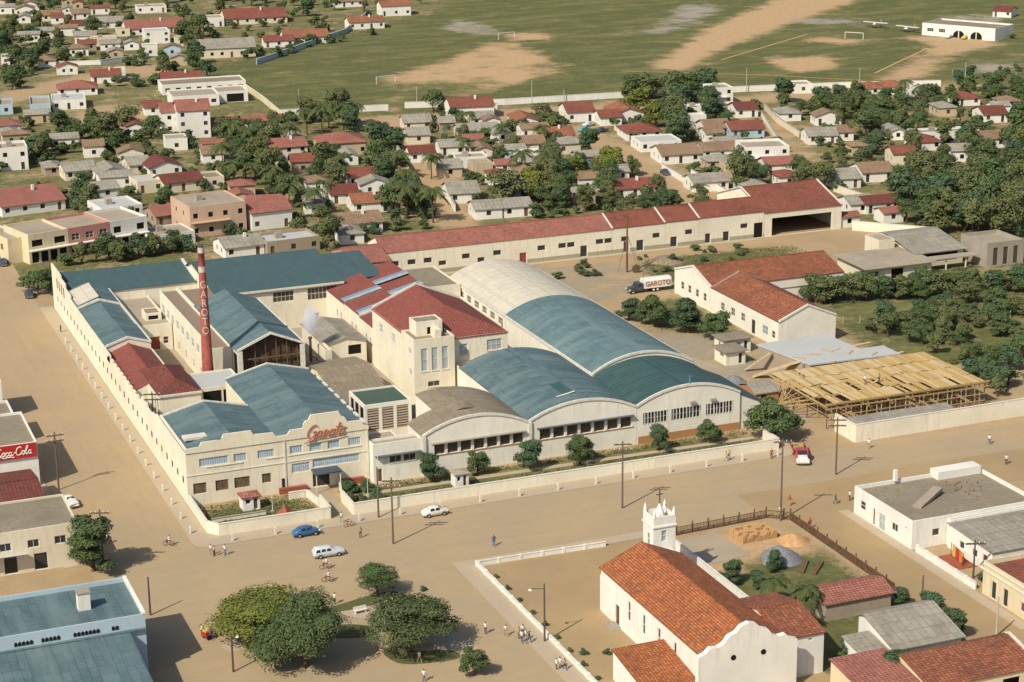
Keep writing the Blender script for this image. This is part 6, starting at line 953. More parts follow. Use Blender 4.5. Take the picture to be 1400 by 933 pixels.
# ------------------------------------------------------------------ church
th = thing('church', 'white church with orange tiled nave roof and small side annex', 'church')
block(th, 39.8, 51.4, -74, -45.5, 6.2, 'gy', 'tile_church', 'white', 2.5, {'l': lops(28.5, [(22.9, 24.2, 0.1, 3.0, 'd'), (19.6, 20.4, 2.2, 4.9, 'w'), (15.3, 16.1, 2.2, 4.9, 'w'), (11.0, 11.8, 2.2, 4.9, 'w'), (6.6, 7.4, 2.2, 4.9, 'w')])}, 1, 0.25)
MB().box(39.9, 51.3, -45.45, -44.9, 0, 5.0).build('apse_base', 'white', th)
MB().box(38.4, 39.7, -51.8, -49.2, 0, 0.18).build('door_step', 'concrete', th); MB().box(38.9, 39.75, -51.5, -49.5, 0.18, 0.36).build('door_step', 'concrete', th)
fac = [(39.0, 0), (39.0, 6.4), (39.9, 6.7), (40.6, 7.3), (41.6, 7.2), (42.4, 7.6), (43.0, 8.4), (43.9, 8.7), (44.6, 9.4), (45.6, 9.7), (46.6, 9.4), (47.3, 8.7), (48.2, 8.4), (48.8, 7.6), (49.6, 7.2), (50.6, 7.3), (51.3, 6.7), (52.2, 6.4), (52.2, 0)]
MB().prism(fac, -74.75, -74.02, 'y').build('facade', 'white', th)
for x, z in ((43.6, 5.6), (47.6, 5.6)): MB().tube([(x, -74.8, z), (x, -74.76, z)], 0.35, 14).build('round_window', 'shade', th)
block(th, 32.9, 39.75, -73.5, -64.2, 3.0, 'px', 'tile_church', 'white', prof=[(-73.5, 2.6), (-64.2, 3.9)], ov=0.2, ops={'l': lops(9.3, [(3, 4.2, 0.8, 2.0, 'w')])})
block(th, 51.45, 57.2, -72.5, -60, 5.4, 'gx', 'tile_old', 'white', 1.4, {'f': [(3.6, 4.2, 4.6, 4.95, 'w')]}, 1, 0.2)
block(th, 51.45, 54.0, -60, -46, 3.4, 'px', 'tile_church', 'white', prof=[(-60, 3.4), (-46, 3.5)], ov=0.1)
th = thing('bell_tower', 'slim white square bell tower with corner pinnacles and cross', 'tower')
block(th, 49.4, 52.7, -41.2, -38.0, 9.3, 'fl', 'slab', 'white', 0, {'l': lops(3.2, [(1.2, 1.9, 5.6, 7.4, 'w')]), 'f': [(1.2, 2.0, 6.4, 8.0, 'p')]}, 1, par=0.7)
MB().box(49.25, 52.85, -41.35, -37.85, 8.5, 8.72).build('cornice', 'white', th)
for x, y in ((49.6, -41.0), (52.5, -41.0), (49.6, -38.2), (52.5, -38.2)): MB().tube([(x, y, 9.9), (x, y, 10.5), (x, y, 11.2)], [0.28, 0.24, 0.03], 8).build('pinnacle', 'white', th)
MB().tube([(51.05, -39.6, 9.3), (51.05, -39.6, 10.2), (51.05, -39.6, 11.3)], [0.9, 0.6, 0.08], 10).build('cupola', 'white', th)
MB().bar((51.05, -39.6, 11.2), (51.05, -39.6, 13.3), 0.12).bar((50.55, -39.6, 12.6), (51.55, -39.6, 12.6), 0.12).build('cross', 'iron', th)
MB().box(50.2, 52.2, -44.9, -41.25, 0, 5.2).build('link', 'white', th)
long_wall('churchyard_wall', 'low white churchyard wall with posts along the main street', [(30.2, -25.0), (49.5, -25.6)], 0.7, mat='white', step=3.2)
long_wall('churchyard_wall', 'low white churchyard wall with posts beside the square road', [(30.2, -25.3), (30.2, -88)], 0.7, mat='white', step=3.2)
long_wall('yard_wall', 'pale wall between church and sandy building yard', [(57.6, -30.5), (57.6, -59.5)], 1.8, mat='white')
# ------------------------------------------------------------------ right-hand houses
th = thing('corner_house', 'white flat-roofed corner house with rubble on its roof', 'house')
block(th, 88.3, 109.5, -43.9, -28.6, 3.7, 'fl', 'slab_dark', 'white', 0, {'l': lops(15.3, [(12.2, 13.6, 1.4, 2.7, 'w'), (9.6, 10.2, 0.1, 2.7, 'd'), (6.9, 8.6, 0.1, 2.6, 'p'), (3.6, 5.2, 1.2, 2.4, 'w'), (1.2, 2.0, 2.6, 2.9, 'n')]), 'f': [(3.4, 4.6, 1.5, 2.6, 'w')]}, 1, par=0.6)
MB().box(101.5, 109, -30.4, -28.2, 3.75, 5.0).build('roof_parapet', 'white', th); MB().bar((92.5, -38.6, 3.8), (98.4, -35.0, 4.6), 1.4, 0.5).build('roof_ridge', 'slab', th); MB().box(94.6, 95.1, -29.4, -28.9, 4.3, 6.0).build('chimney', 'white', th)
for i in range(30):
    x, y = rb.gauss(103, 2.0), rb.gauss(-34.5, 1.6)
    o = place('rubble', unit_box('rubble'), th, (min(x, 108.8), y, 3.85), rb.uniform(0, 3)); o.scale = (rb.uniform(0.2, 0.9), rb.uniform(0.15, 0.35), rb.uniform(0.1, 0.35))
th = thing('grey_roof_house', 'low white house with grey sheet roof next to the corner house', 'house')
block(th, 93.6, 118, -55.4, -45.0, 3.2, 'gy' if False else 'px', 'sheet_grey', 'white', prof=[(-55.4, 3.1), (-46, 3.6), (-45.0, 3.5)], ov=0.25, ops={'l': lops(10.4, [(1.0, 2.2, 0.1, 2.2, 'd'), (3.4, 4.6, 1.0, 2.1, 'w'), (6.5, 7.7, 1.0, 2.1, 'w')]), 'f': [(1.8, 3.0, 1.2, 2.3, 'w'), (4.2, 5.3, 0.1, 2.2, 'd')]})
block(th, 94, 118, -44.9, -44.0, 3.6, 'fl', 'slab', 'white', 0, {}, 0, par=0.3)
long_wall('front_garden_wall', 'white openwork front garden wall of the grey-roofed house', [(88.6, -45.0), (88.6, -59)], 1.0, mat='white', step=2.3)
t2 = thing('garden_patio', 'red tiled patio behind the white garden wall', 'patio'); MB().box(89.0, 93.5, -52.5, -47.5, 0.03, 0.12).build('paving', 'brick_red', t2); MB().box(93.3, 93.55, -52.5, -47.6, 0.03, 1.2).build('border', 'white', t2)
th = thing('yellow_shop', 'cream shop with stepped parapet and dark doors on the side street', 'shop')
block(th, 88.8, 104, -72, -60.2, 4.0, 'fl', 'tile_red', 'yellow', 0, {'l': lops(11.8, [(8.8, 9.9, 0.1, 2.6, 'k'), (6.2, 7.3, 0.1, 2.6, 'k'), (2.4, 3.5, 0.9, 2.2, 'd')])}, 1, par=0.7)
for z in (3.4, 4.2): MB().box(88.66, 88.797, -72, -60.2, z, z+0.14).build('moulding', 'frame_white', th)
# ------------------------------------------------------------------ houses right of the church
th = thing('pink_roof_house', 'bare tan house with bent pink tiled roof in the building yard', 'house')
block(th, 65.0, 74.8, -59.9, -54.4, 2.5, 'gx', 'tile_pink', 'stone', 0.9, {'l': lops(5.5, [(2, 2.8, 0.6, 1.6, 'w')])}, 1, 0.35)
th = thing('grey_gable_house', 'white house with grey sheet gable roof beside the leafy street edge', 'house')
block(th, 65.4, 75.0, -75.5, -67.2, 2.9, 'px', 'sheet_grey', 'white', prof=[(-75.5, 2.9), (-68.6, 4.6), (-67.2, 4.1)], ov=0.4, ops={'f': [(1.2, 2.2, 0.9, 1.9, 'w'), (4, 5.0, 0.1, 2.1, 'k'), (7.2, 8.2, 0.9, 1.9, 'w')]})
block(th, 61.6, 65.3, -74.5, -70, 2.3, 'px', 'sheet_grey', 'white', prof=[(-74.5, 2.2), (-70, 2.8)], ov=0.25)
th = thing('red_row_house', 'long low house with old red tiled roof at the street corner', 'house')
block(th, 63.0, 78.2, -87, -80.0, 3.4, 'px', 'tile_old', 'yellow', prof=[(-87, 3.4), (-80.6, 4.7), (-80.0, 4.5)], ov=0.25, coping='r', ops={'f': [(10, 12.4, 0.1, 2.6, 'o')]})
cope(th, [(62.8, 4.75), (78.4, 4.75)], -80.4, 'x', 0.3)
th = thing('pink_shed_house', 'small yellow house with faded pink roof touching the long red row', 'house')
block(th, 55.3, 62.6, -86, -77.4, 3.3, 'px', 'tile_pink', 'yellow', prof=[(-86, 3.2), (-77.4, 4.2)], ov=0.2)
# ------------------------------------------------------------------ buildings on the left edge
th = thing('teal_warehouse', 'pale building with teal sheet roofs and arched dark windows at the square corner', 'warehouse')
block(th, -52, -18.9, -40.8, -28.6, 7.7, 'fl', 'sheet_teal', 'blue', 0, {}, 1, par=0.6)
block(th, -52, -21.0, -64, -40.9, 5.9, 'px', 'sheet_teal', 'blue', prof=[(-64, 5.2), (-41.0, 6.3), (-40.9, 6.3)], ov=0.1)
for x0, n in ((-34.6, 5), (-31.4, 5), (-27.6, 7), (-23.0, 2)):
    for k in range(n): MB().prism([(x0+0.46*k, 6.85), (x0+0.46*k+0.36, 6.85), (x0+0.46*k+0.36, 7.25), (x0+0.46*k+0.18, 7.4), (x0+0.46*k, 7.25)], -40.86, -40.805, 'y').build('window', 'shade', th)
MB().box(-52, -18.9, -41.3, -40.81, 6.46, 6.56).build('ledge', 'sheet_teal', th, uv=True)
MB().box(-26.0, -24.5, -35.6, -34.2, 7.7, 9.9).build('stair_head', 'white', th); MB().box(-26.1, -24.4, -35.7, -34.1, 9.9, 10.05).build('stair_cap', 'slab', th)
cope(th, [(-40.8, 8.3), (-28.6, 8.3)], -19.0, 'x', 0.4, 'white', 0.2)
th = thing('corner_store', 'cream two-storey store with grey roof behind the street tree', 'shop')
block(th, -46, -20.4, -2.2, 9.8, 6.0, 'fl', 'slab_dark', 'cream', 0, {'f': [(a, a+1.6, 3.5, 4.7, 'w') for a in (6.5, 10.2, 14.8, 18.6, 22.3)]+[(a, a+1.9, 0.1, 2.6, 'k') for a in (7, 11.2, 15.2, 19.3)], 'r': [(2, 3.4, 3.4, 4.6, 'w'), (6, 7.4, 3.4, 4.6, 'w')]}, 1, par=0.3)
MB().bar((-38, -3.0, 3.0), (-27.5, -3.0, 3.0), 1.6, 0.1, (0, 0.5, 1)).build('awning', 'paint_pale', th)
th = thing('red_roof_store', 'dark red tiled roof of the low store below the drinks billboard', 'shop')
block(th, -46, -22.4, 13, 28.5, 3.9, 'gx', 'tile_maroon', 'white', 1.2, {'r': [(2, 3.2, 0.1, 2.4, 'k'), (6, 7.2, 1, 2.2, 'w')]}, 1, 0.15)
th = thing('billboard_building', 'white two-storey building carrying a red drinks billboard', 'shop')
block(th, -46, -20.6, 31.5, 47.5, 6.8, 'fl', 'slab_dark', 'white', 0, {'r': [(2, 3.4, 3.6, 5.0, 'w'), (6, 7.4, 3.6, 5.0, 'w'), (10, 11.4, 3.6, 5.0, 'w')]}, 1, par=0.4)
t2 = thing('billboard', 'red billboard with white script lettering on the white building', 'billboard', (-27.4, 31.3, 4.95))
MB().box(0, 6.6, -0.12, 0.1, 0, 2.3).build('panel', 'sign_red', t2); MB().box(-0.08, 6.68, -0.05, 0.12, -0.1, -0.003).box(-0.08, 6.68, -0.05, 0.12, 2.303, 2.4).build('frame', 'sign_white', t2)
CC = [[(0.62, 0.82), (0.48, 1.0), (0.2, 0.85), (0.08, 0.45), (0.2, 0.1), (0.5, 0.08), (0.72, 0.3)], [(0.98, 0.48), (0.8, 0.48), (0.72, 0.25), (0.86, 0.06), (1.02, 0.2), (0.98, 0.48), (1.14, 0.4)], [(1.42, 0.46), (1.22, 0.46), (1.12, 0.22), (1.26, 0.06), (1.46, 0.2)], [(1.76, 0.46), (1.56, 0.46), (1.48, 0.22), (1.62, 0.06), (1.76, 0.22), (1.8, 0.48), (1.78, 0.14), (1.9, 0.08), (2.0, 0.22)], [(2.02, 0.34), (2.2, 0.36)],
      [(2.82, 0.85), (2.68, 1.0), (2.4, 0.85), (2.28, 0.45), (2.4, 0.1), (2.7, 0.08), (2.92, 0.3)], [(3.18, 0.48), (3.0, 0.48), (2.92, 0.25), (3.06, 0.06), (3.22, 0.2), (3.18, 0.48), (3.3, 0.36)], [(3.34, 0.4), (3.56, 0.95), (3.44, 1.0), (3.36, 0.4), (3.42, 0.08), (3.6, 0.2)], [(3.92, 0.46), (3.72, 0.46), (3.64, 0.22), (3.78, 0.06), (3.92, 0.22), (3.96, 0.48), (3.94, 0.14), (4.08, 0.1)], [(0.5, 0.1), (0.9, -0.12), (1.6, -0.08), (2.1, -0.16)]]
script_strokes([[(x+0.12*y, y) for x, y in s] for s in CC], t2, 'lettering', 'sign_white', (0.35, -0.15, 0.55), (1, 0, 0), (0, 0, 1), 1.36, 0.085)
th = thing('edge_building', 'tall building past the left edge throwing a square shadow on the street', 'building')
block(th, -46, -21.2, 66, 74, 6.5, 'fl', 'slab', 'white', 0, {'r': [(2, 3.4, 3.6, 5.0, 'w')]}, 1)
th = thing('edge_building', 'second building past the left edge with a lower flat roof', 'building')
block(th, -46, -21.2, 52, 60, 5.0, 'fl', 'slab_dark', 'white', 0, {'r': [(2, 3.4, 3.0, 4.4, 'w')]}, 1)
# ------------------------------------------------------------------ shop terrace behind the factory's left end
rt_ = R(16.0)
for i, (u0, u1, wm, lab) in enumerate(((0, 9.6, 'yellow', 'yellow two-storey corner shop with open verandas'), (9.65, 20.0, 'shopred', 'red-walled two-storey shop between yellow and white neighbours'), (20.05, 29.4, 'white', 'white two-storey shop at the end of the terrace'))):
    th = thing('terrace_shop', lab, 'shop', (-0.4+u0*math.cos(rt_), 173.4+u0*math.sin(rt_), 0), rt_); L = u1-u0
    up = row(0.8, L-0.8, 2 if i != 1 else 3, 2.6 if i == 0 else 1.9, 3.9, 5.4, 'h' if i != 1 else 'n'); dn = row(0.6, L-0.6, 4, 1.7, 0.2, 2.6, 'h')
    block(th, 0, L, 0, 13, 6.2, 'fl', 'slab', wm, 0, {'f': up+dn}, 1, par=0.6); MB().box(0, L, -1.1, -0.003, 3.05, 3.25).build('veranda_slab', 'white', th)
th = thing('corner_building', 'yellow building with cream flat roof running back from the corner shop', 'building', (-4.6, 176, 0), R(14)); block(th, 0, 4.2, 0, 34, 5.2, 'fl', 'slab', 'yellow', 0, {'l': row(3, 31, 6, 1.3, 2.6, 4, 'w')}, 0, par=0.5)
# ------------------------------------------------------------------ school block with yard, airfield wall, hangar
th = thing('school_block', 'long white flat-roofed school with dark garage bay beside the field', 'school', (75, 376, 0), R(-5))
block(th, 0, 28, 12, 24, 3.0, 'fl', 'slab_dark', 'white', 0, {'f': row(1, 27, 8, 1.6, 1.0, 2.2, 'w')}, 0, par=0.5)
block(th, 0, 15, -14, 0, 3.2, 'fl', 'slab', 'white', 0, {'f': row(1, 14, 4, 1.6, 1.0, 2.2, 'w')}, 0, par=0.4)
block(th, 15.05, 25, -10, 2, 3.2, 'fl', 'slab', 'white', 0, {'f': [(3, 8.6, 0.1, 2.8, 'h')]}, 0, par=0.4)
long_wall('school_wall', 'yellowish wall between the school yard and the green field', [(104.5, 396), (103, 360), (100.5, 327), (96, 322)], 1.9, mat='yellow')
long_wall('airfield_wall', 'long white wall between airfield grass and the sandy road', [(101, 333), (135, 327.5)], 1.9, mat='white')
long_wall('airfield_wall', 'long white airfield wall running behind the red-roofed houses', [(141, 329), (172, 321), (215, 316.5), (250, 310.5), (285, 303), (317, 292)], 1.9, mat='white')
long_wall('town_wall', 'blue-grey wall between the far town and the green field', [(122, 440), (147, 470), (176, 505), (204, 560)], 2.0, mat='blue')
long_wall('town_wall', 'curving white wall below the far town gardens', [(54, 470), (70, 466), (90, 476)], 1.6, mat='white')
th = thing('hangar', 'white airfield hangar with arched openings and dark roof', 'hangar', (379.5, 399, 0), R(-61))
block(th, 0, 31, 0, 16, 4.2, 'fl', 'slab_dark', 'white', 0, {'f': [(2.2, 5.0, 1.6, 3.0, 'w'), (7.2, 10, 1.6, 3.0, 'w')]}, 1, par=0.6)
for x in (13.4, 20.8):
    pts = [(x, 0.1)]+[(x+2.4-2.4*math.cos(math.pi*i/10), 0.9+2.0*math.sin(math.pi*i/10)) for i in range(11)]+[(x+4.8, 0.1)]
    MB().prism(pts, -0.08, -0.004, 'y').build('arched_door', 'shade', th); MB().prism([(x+2.2, 0.1), (x+2.6, 0.1), (x+2.6, 2.8), (x+2.2, 2.8)], -0.14, -0.082, 'y').build('door_post', 'frame_white', th)
def goal(x, y, rz, lab):
    t = thing('goal', lab, 'goal', (x, y, 0), rz); MB().bar((-3.66, 0, 0), (-3.66, 0, 2.44), 0.22).build('post', 'frame_white', t); MB().bar((3.66, 0, 0), (3.66, 0, 2.44), 0.22).build('post', 'frame_white', t); MB().bar((-3.77, 0, 2.5), (3.77, 0, 2.5), 0.22).build('crossbar', 'frame_white', t)
goal(151.4, 379, R(10), 'white goal frame at the bare end of the sandy pitch'); goal(229, 462, R(10), 'white goal frame at the far end of the sandy pitch'); goal(350, 401, R(-50), 'white goal frame on the green pitch before the hangar')
def line(pts, w=0.35):
    m = MB()
    for (a, b), (c, d) in zip(pts, pts[1:]):
        L = math.hypot(c-a, d-b); n = (-(d-b)/L*w/2, (c-a)/L*w/2); m.poly([(a-n[0], b-n[1], 0.02), (c-n[0], d-n[1], 0.02), (c+n[0], d+n[1], 0.02), (a+n[0], b+n[1], 0.02)])
    return m
for k, w in enumerate(GARDEN_WALLS): long_wall('plot_wall', 'white plot wall along the sandy lanes between the houses', w, 1.5+0.2*(k % 3), mat=('white', 'cream')[k % 2], cap='concrete', group='plot walls')
structure('pitch_line', line([(279, 376), (341, 421)], 0.9), 'sand'); structure('pitch_line', line([(312, 325), (362, 368)], 0.9), 'sand'); structure('pitch_line', line([(235, 368), (277, 337), (300, 313)], 0.8), 'sand')
# ------------------------------------------------------------------ houses of the town
RN = {'tile_old': 'old red', 'tile_red': 'red', 'tile_orange': 'orange', 'tile_maroon': 'dark maroon', 'tile_pink': 'faded pink', 'sheet_grey': 'grey', 'slab': 'flat', 'tile_tan': 'tan'}
KN = {'gx': 'pitched', 'gy': 'front-gabled', 'hip': 'hipped', 'fl': '', 'fl2': ''}
for (x, y, rz, W, D, h, rf, rm, wm, zi) in HOUSES:
    size = 'wide' if W > 13 else ('small' if W < 7 else '')
    st = 'tall ' if h > 6 else ('two-storey ' if h > 4.4 else '')
    wn_ = {'rose': 'tan', 'stone': 'bare brown', 'blue': 'pale blue', 'ochre': 'ochre'}.get(wm, wm)
    lab = ' '.join(f"{size} {st}{wn_} house with {RN[rm]} {KN[rf]} roof {ZONES[zi]}".split())
    th = thing('house', lab, 'house', (x, y, 0), R(rz), 'houses '+ZONES[zi])
    ops = {}; fl = 2 if h > 4.4 else 1
    if h > 8: fl = 3
    fh = h/fl; fo = []
    for k in range(fl):
        n = max(1, int(W/3.4)); z0 = k*fh+0.95; z1 = min(k*fh+2.15, (k+1)*fh-0.25)
        r_ = row(0.8, W-0.8, n, 1.15 if W > 4 else 0.9, z0, z1, rnd.choice('wwnh')) if W > 3 else [(W/2-0.45, W/2+0.45, z0, z1, 'w')]
        if k == 0 and n > 1: i = rnd.randrange(n); a = r_[i]; r_[i] = (a[0], a[0]+0.95, 0.08, min(2.15, fh-0.2), rnd.choice('dkk'))
        fo += r_
    if rf == 'fl2': fo = [(a, b, c, d, 'h' if k == 'w' else k) for a, b, c, d, k in fo]
    ops['f'] = fo
    if D > 6: ops['l'] = [(u, u+1.0, k*fh+0.95, min(k*fh+2.1, (k+1)*fh-0.25), 'w') for k in range(fl) for u in (D*0.25, D*0.62)]
    roof = 'fl' if rf == 'fl2' else rf; span = D if rf == 'gx' else (W if rf == 'gy' else min(W, D))
    block(th, 0, W, 0, D, h, roof, rnd.choice(['slab', 'slab', 'slab_dark', 'slab_white']) if rm == 'slab' else rm, wm, max(0.7, span*0.17), ops, 0, 0.4, par=rnd.choice([0.3, 0.5, 0.7]))
    if rf == 'fl2': MB().box(0.2, W*0.7, -1.0, -0.003, fh*(fl-1)-0.1, fh*(fl-1)+0.1).build('balcony', wm, th)
    if rf in ('gx', 'hip') and W > 9 and rnd.random() < 0.5:       # lean-to at the back or a water tank
        MB().box(W*0.6, W*0.6+0.6, D*0.35, D*0.35+0.6, h, h+span*0.17+0.7).build('flue', 'white', th)
    if roof == 'fl' and W > 7 and rnd.random() < 0.6: MB().box(W*0.3, W*0.3+1.5, D*0.5, D*0.5+1.5, h+0.03, h+1.3).build('water_tank', 'concrete', th)

# ------------------------------------------------------------------ trees
def tree_meshes(seed, leaves, lobes, leaf, wide=0.42, mat='leaf', flat=0.8, bottom=0.35, open_=False):
    r = random.Random(seed); L = []; lobes = int(lobes*1.7)
    for i in range(lobes):
        a = r.uniform(0, 6.28); q = r.random()**0.5; d = wide*0.74*q; t = r.uniform(0.12, 1.0)
        rad = wide*r.uniform(0.22, 0.42); d *= (1-0.45*t*t)
        if i == 0: d = 0.02; t = 0.6; rad = wide*0.5
        z = bottom+(1-bottom)*t*0.85; z = min(z, 1-rad*flat*r.uniform(0.75, 1.0)); L.append((d*math.cos(a), d*math.sin(a), z, rad))
    v = []; f = []; tint = []
    for k in range(leaves):
        cx, cy, cz, rad = L[r.randrange(lobes)]; u = r.uniform(-0.55, 1); a = r.uniform(0, 6.28); s = math.sqrt(max(0, 1-u*u)); rr = rad*(r.uniform(0.75, 1.12) if r.random() < 0.9 else r.uniform(1.08, 1.25))*(1+0.12*math.sin(a*3+u*4+cx*30))
        p = Vector((cx+rr*s*math.cos(a), cy+rr*s*math.sin(a), cz+rr*u*flat))
        n = Vector((s*math.cos(a)+r.uniform(-0.8, 0.8), s*math.sin(a)+r.uniform(-0.8, 0.8), u+0.35+r.uniform(-0.6, 0.6))).normalized()
        t = n.cross(Vector((r.uniform(-1, 1), r.uniform(-1, 1), r.uniform(-1, 1)))).normalized(); b = n.cross(t); q = leaf*r.uniform(0.6, 1.3); i = len(v)
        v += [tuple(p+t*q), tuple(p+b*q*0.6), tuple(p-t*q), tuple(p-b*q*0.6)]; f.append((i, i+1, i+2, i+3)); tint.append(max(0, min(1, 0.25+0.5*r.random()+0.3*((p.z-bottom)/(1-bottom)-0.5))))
    if not open_:
        for cx, cy, cz, rad in L:                    # inner filler mass, tinted dark for the shade inside the crown
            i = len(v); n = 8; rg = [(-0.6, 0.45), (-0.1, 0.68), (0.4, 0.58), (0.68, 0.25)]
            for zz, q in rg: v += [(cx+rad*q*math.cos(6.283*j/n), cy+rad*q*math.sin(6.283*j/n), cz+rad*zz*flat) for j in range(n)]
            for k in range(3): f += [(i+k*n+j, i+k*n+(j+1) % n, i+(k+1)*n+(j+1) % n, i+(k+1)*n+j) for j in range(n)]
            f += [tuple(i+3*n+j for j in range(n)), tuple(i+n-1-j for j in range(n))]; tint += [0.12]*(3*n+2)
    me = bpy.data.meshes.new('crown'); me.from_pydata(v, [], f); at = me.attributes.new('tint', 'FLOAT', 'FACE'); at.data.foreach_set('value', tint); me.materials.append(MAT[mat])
    tb = MB(); tb.tube([(0, 0, 0), (0.01, 0, bottom*0.5), (0, 0.01, bottom+0.15)], [0.035, 0.026, 0.018], 7)
    for cx, cy, cz, rad in L[1:5]: tb.tube([(0, 0, bottom*0.7), (cx*0.5, cy*0.5, bottom*0.8+0.2*cz), (cx, cy, cz)], [0.02, 0.014, 0.006], 5)
    return tb.mesh('trunk', 'bark'), me
def palm_meshes(seed, nf=18):
    r = random.Random(seed); v = []; f = []; tint = []
    lean = (r.uniform(-0.06, 0.06), r.uniform(-0.06, 0.06)); top = Vector((lean[0], lean[1], 0.72))
    for k in range(nf):
        a = 6.283*k/nf+r.uniform(-0.2, 0.2); el = r.uniform(-0.15, 1.1); ln = r.uniform(0.30, 0.40); d = Vector((math.cos(a), math.sin(a), 0)); pts = []
        for s in range(8): t = s/7; pts.append(top+d*(ln*t*math.cos(el*(1-t*0.6)))+Vector((0, 0, ln*(math.sin(el)*t-0.85*t*t))))
        sd = Vector((-d.y, d.x, 0))
        for s in range(7):
            w0 = 0.075*math.sin(math.pi*min(0.95, (s+0.6)/8.0)); p, q = pts[s], pts[s+1]
            for g in (-1, 1):
                for h in (0, 0.5):
                    m0 = p.lerp(q, h); m1 = p.lerp(q, h+0.36); i = len(v); v += [tuple(m0), tuple(m1), tuple(m1+sd*g*w0+(q-p)*0.5-Vector((0, 0, w0*0.55))), tuple(m0+sd*g*w0+(q-p)*0.4-Vector((0, 0, w0*0.55)))]; f.append((i, i+1, i+2, i+3)); tint.append(r.uniform(0.2, 0.95))
    me = bpy.data.meshes.new('crown'); me.from_pydata(v, [], f); at = me.attributes.new('tint', 'FLOAT', 'FACE'); at.data.foreach_set('value', tint); me.materials.append(MAT['leaf_palm'])
    tb = MB().tube([(0, 0, 0), (lean[0]*0.3, lean[1]*0.3, 0.3), (lean[0], lean[1], 0.73)], [0.022, 0.015, 0.013], 7); return tb.mesh('trunk', 'bark'), me
SHAPES = [(0.52, 0.8, 0.10, 9, 2600, 0), (0.62, 0.55, 0.22, 9, 2300, 1), (0.40, 1.0, 0.08, 7, 2200, 0), (0.55, 0.7, 0.12, 6, 1700, 1), (0.46, 0.9, 0.15, 12, 2400, 0), (0.60, 0.5, 0.30, 7, 1700, 1), (0.36, 1.1, 0.10, 6, 1700, 1), (0.50, 0.75, 0.06, 10, 2600, 0), (0.56, 0.65, 0.2, 5, 1500, 1), (0.44, 0.85, 0.12, 8, 2000, 0)]
PR = {'r': [tree_meshes(i, n, lo, 0.034+0.002*(i % 4), w, ('leaf', 'leaf_olive', 'leaf_blue', 'leaf', 'leaf_olive')[i % 5], fl, bo, bool(op)) for i, (w, fl, bo, lo, n, op) in enumerate(SHAPES)], 'y': [tree_meshes(40, 2000, 8, 0.042, 0.5, 'leaf_yellow', 0.75, 0.15)],
      's': [tree_meshes(60+i, 700, 5, 0.075, 0.62, ('leaf_olive', 'leaf_blue', 'leaf')[i], 0.8, 0.08) for i in range(3)], 'p': [palm_meshes(80+i) for i in range(3)]}
def tree(name, lab, cat, pr, x, y, h, wide=1.0, rz=0.0, group=None):
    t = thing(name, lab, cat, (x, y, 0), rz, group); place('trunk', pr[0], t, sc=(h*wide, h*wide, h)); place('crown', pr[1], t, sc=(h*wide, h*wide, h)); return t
def zone_of(x, y):
    if y > 410: return 'in the far town'
    if y > 300: return 'below the airfield'
    if x < 60: return 'in the block behind the teal roofs'
    if x < 115: return 'left of the first sandy street'
    if x < 182: return 'between the sandy streets'
    return 'in the wood on the right'
TREES.sort(key=lambda t: t[2]/math.hypot(t[0]+58, t[1]+262), reverse=True)
few = 0; dense = {i: [] for i in range(3)}
for x, y, h, k in TREES:
    if k == 's':
        few += 1
        if few > 150: dense[few % 3].append((x, y, h)); continue
    z = zone_of(x, y); nm, lb, ct = {'r': ('leafy_tree', 'bushy dark green tree', 'tree'), 'y': ('leafy_tree', 'yellowish olive tree', 'tree'), 's': ('shrub', 'low rounded shrub', 'shrub'), 'p': ('palm_tree', 'coconut palm with drooping fronds', 'palm tree')}[k]
    pr = rnd.choice(PR[k]); mt = pr[1].materials[0].name
    if k == 'r': lb = {'leaf': 'dark green', 'leaf_olive': 'olive green', 'leaf_blue': 'deep bluish green'}[mt]+' bushy tree'; lb = ('tall ' if h > 8.6 else 'low ' if h < 6.4 else '')+lb
    if k == 's': lb = {'leaf': 'dark', 'leaf_olive': 'olive', 'leaf_blue': 'bluish green'}[mt]+' rounded shrub'
    tree(nm, f'{lb} {z}', ct, pr, x, y, h, rnd.uniform(0.9, 1.25) if k != 'p' else 1.0, rnd.uniform(0, 6.28), f'{ct}s {z}')
uv_, uf_, ut_ = [], [], []
for q in range(3):                                   # the many small garden shrubs of the town, too small to tell apart
    lite = tree_meshes(90+q, 260, 4, 0.11, 0.62, 'leaf_olive', 0.8, 0.05)[1]; V = [v.co.copy() for v in lite.vertices]; F = [tuple(p.vertices) for p in lite.polygons]; T = [d.value for d in lite.attributes['tint'].data]
    for x, y, h in dense[q]:
        c, s_ = math.cos(x), math.sin(x); i = len(uv_); w = h*1.25; uv_ += [(x+w*(c*v.x-s_*v.y), y+w*(s_*v.x+c*v.y), h*v.z) for v in V]; uf_ += [tuple(i+k for k in f) for f in F]; g_ = rnd.uniform(-0.25, 0.25); ut_ += [t+g_ for t in T]
um = bpy.data.meshes.new('undergrowth'); um.from_pydata(uv_, [], uf_); um.attributes.new('tint', 'FLOAT', 'FACE').data.foreach_set('value', ut_); um.materials.append(MAT['leaf'])
o = place('undergrowth', um); o['kind'] = 'stuff'; tag(o, 'small garden shrubs and undergrowth between the town houses', 'undergrowth')
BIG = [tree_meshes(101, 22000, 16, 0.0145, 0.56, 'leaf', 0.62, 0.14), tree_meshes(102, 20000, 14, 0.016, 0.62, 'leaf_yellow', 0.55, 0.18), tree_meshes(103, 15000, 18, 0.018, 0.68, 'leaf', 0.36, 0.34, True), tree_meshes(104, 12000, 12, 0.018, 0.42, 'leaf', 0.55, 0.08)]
MED = [tree_meshes(110+i, 6000, 10, 0.028, 0.50, 'leaf' if i else 'leaf_blue', 0.75, 0.2) for i in range(2)]
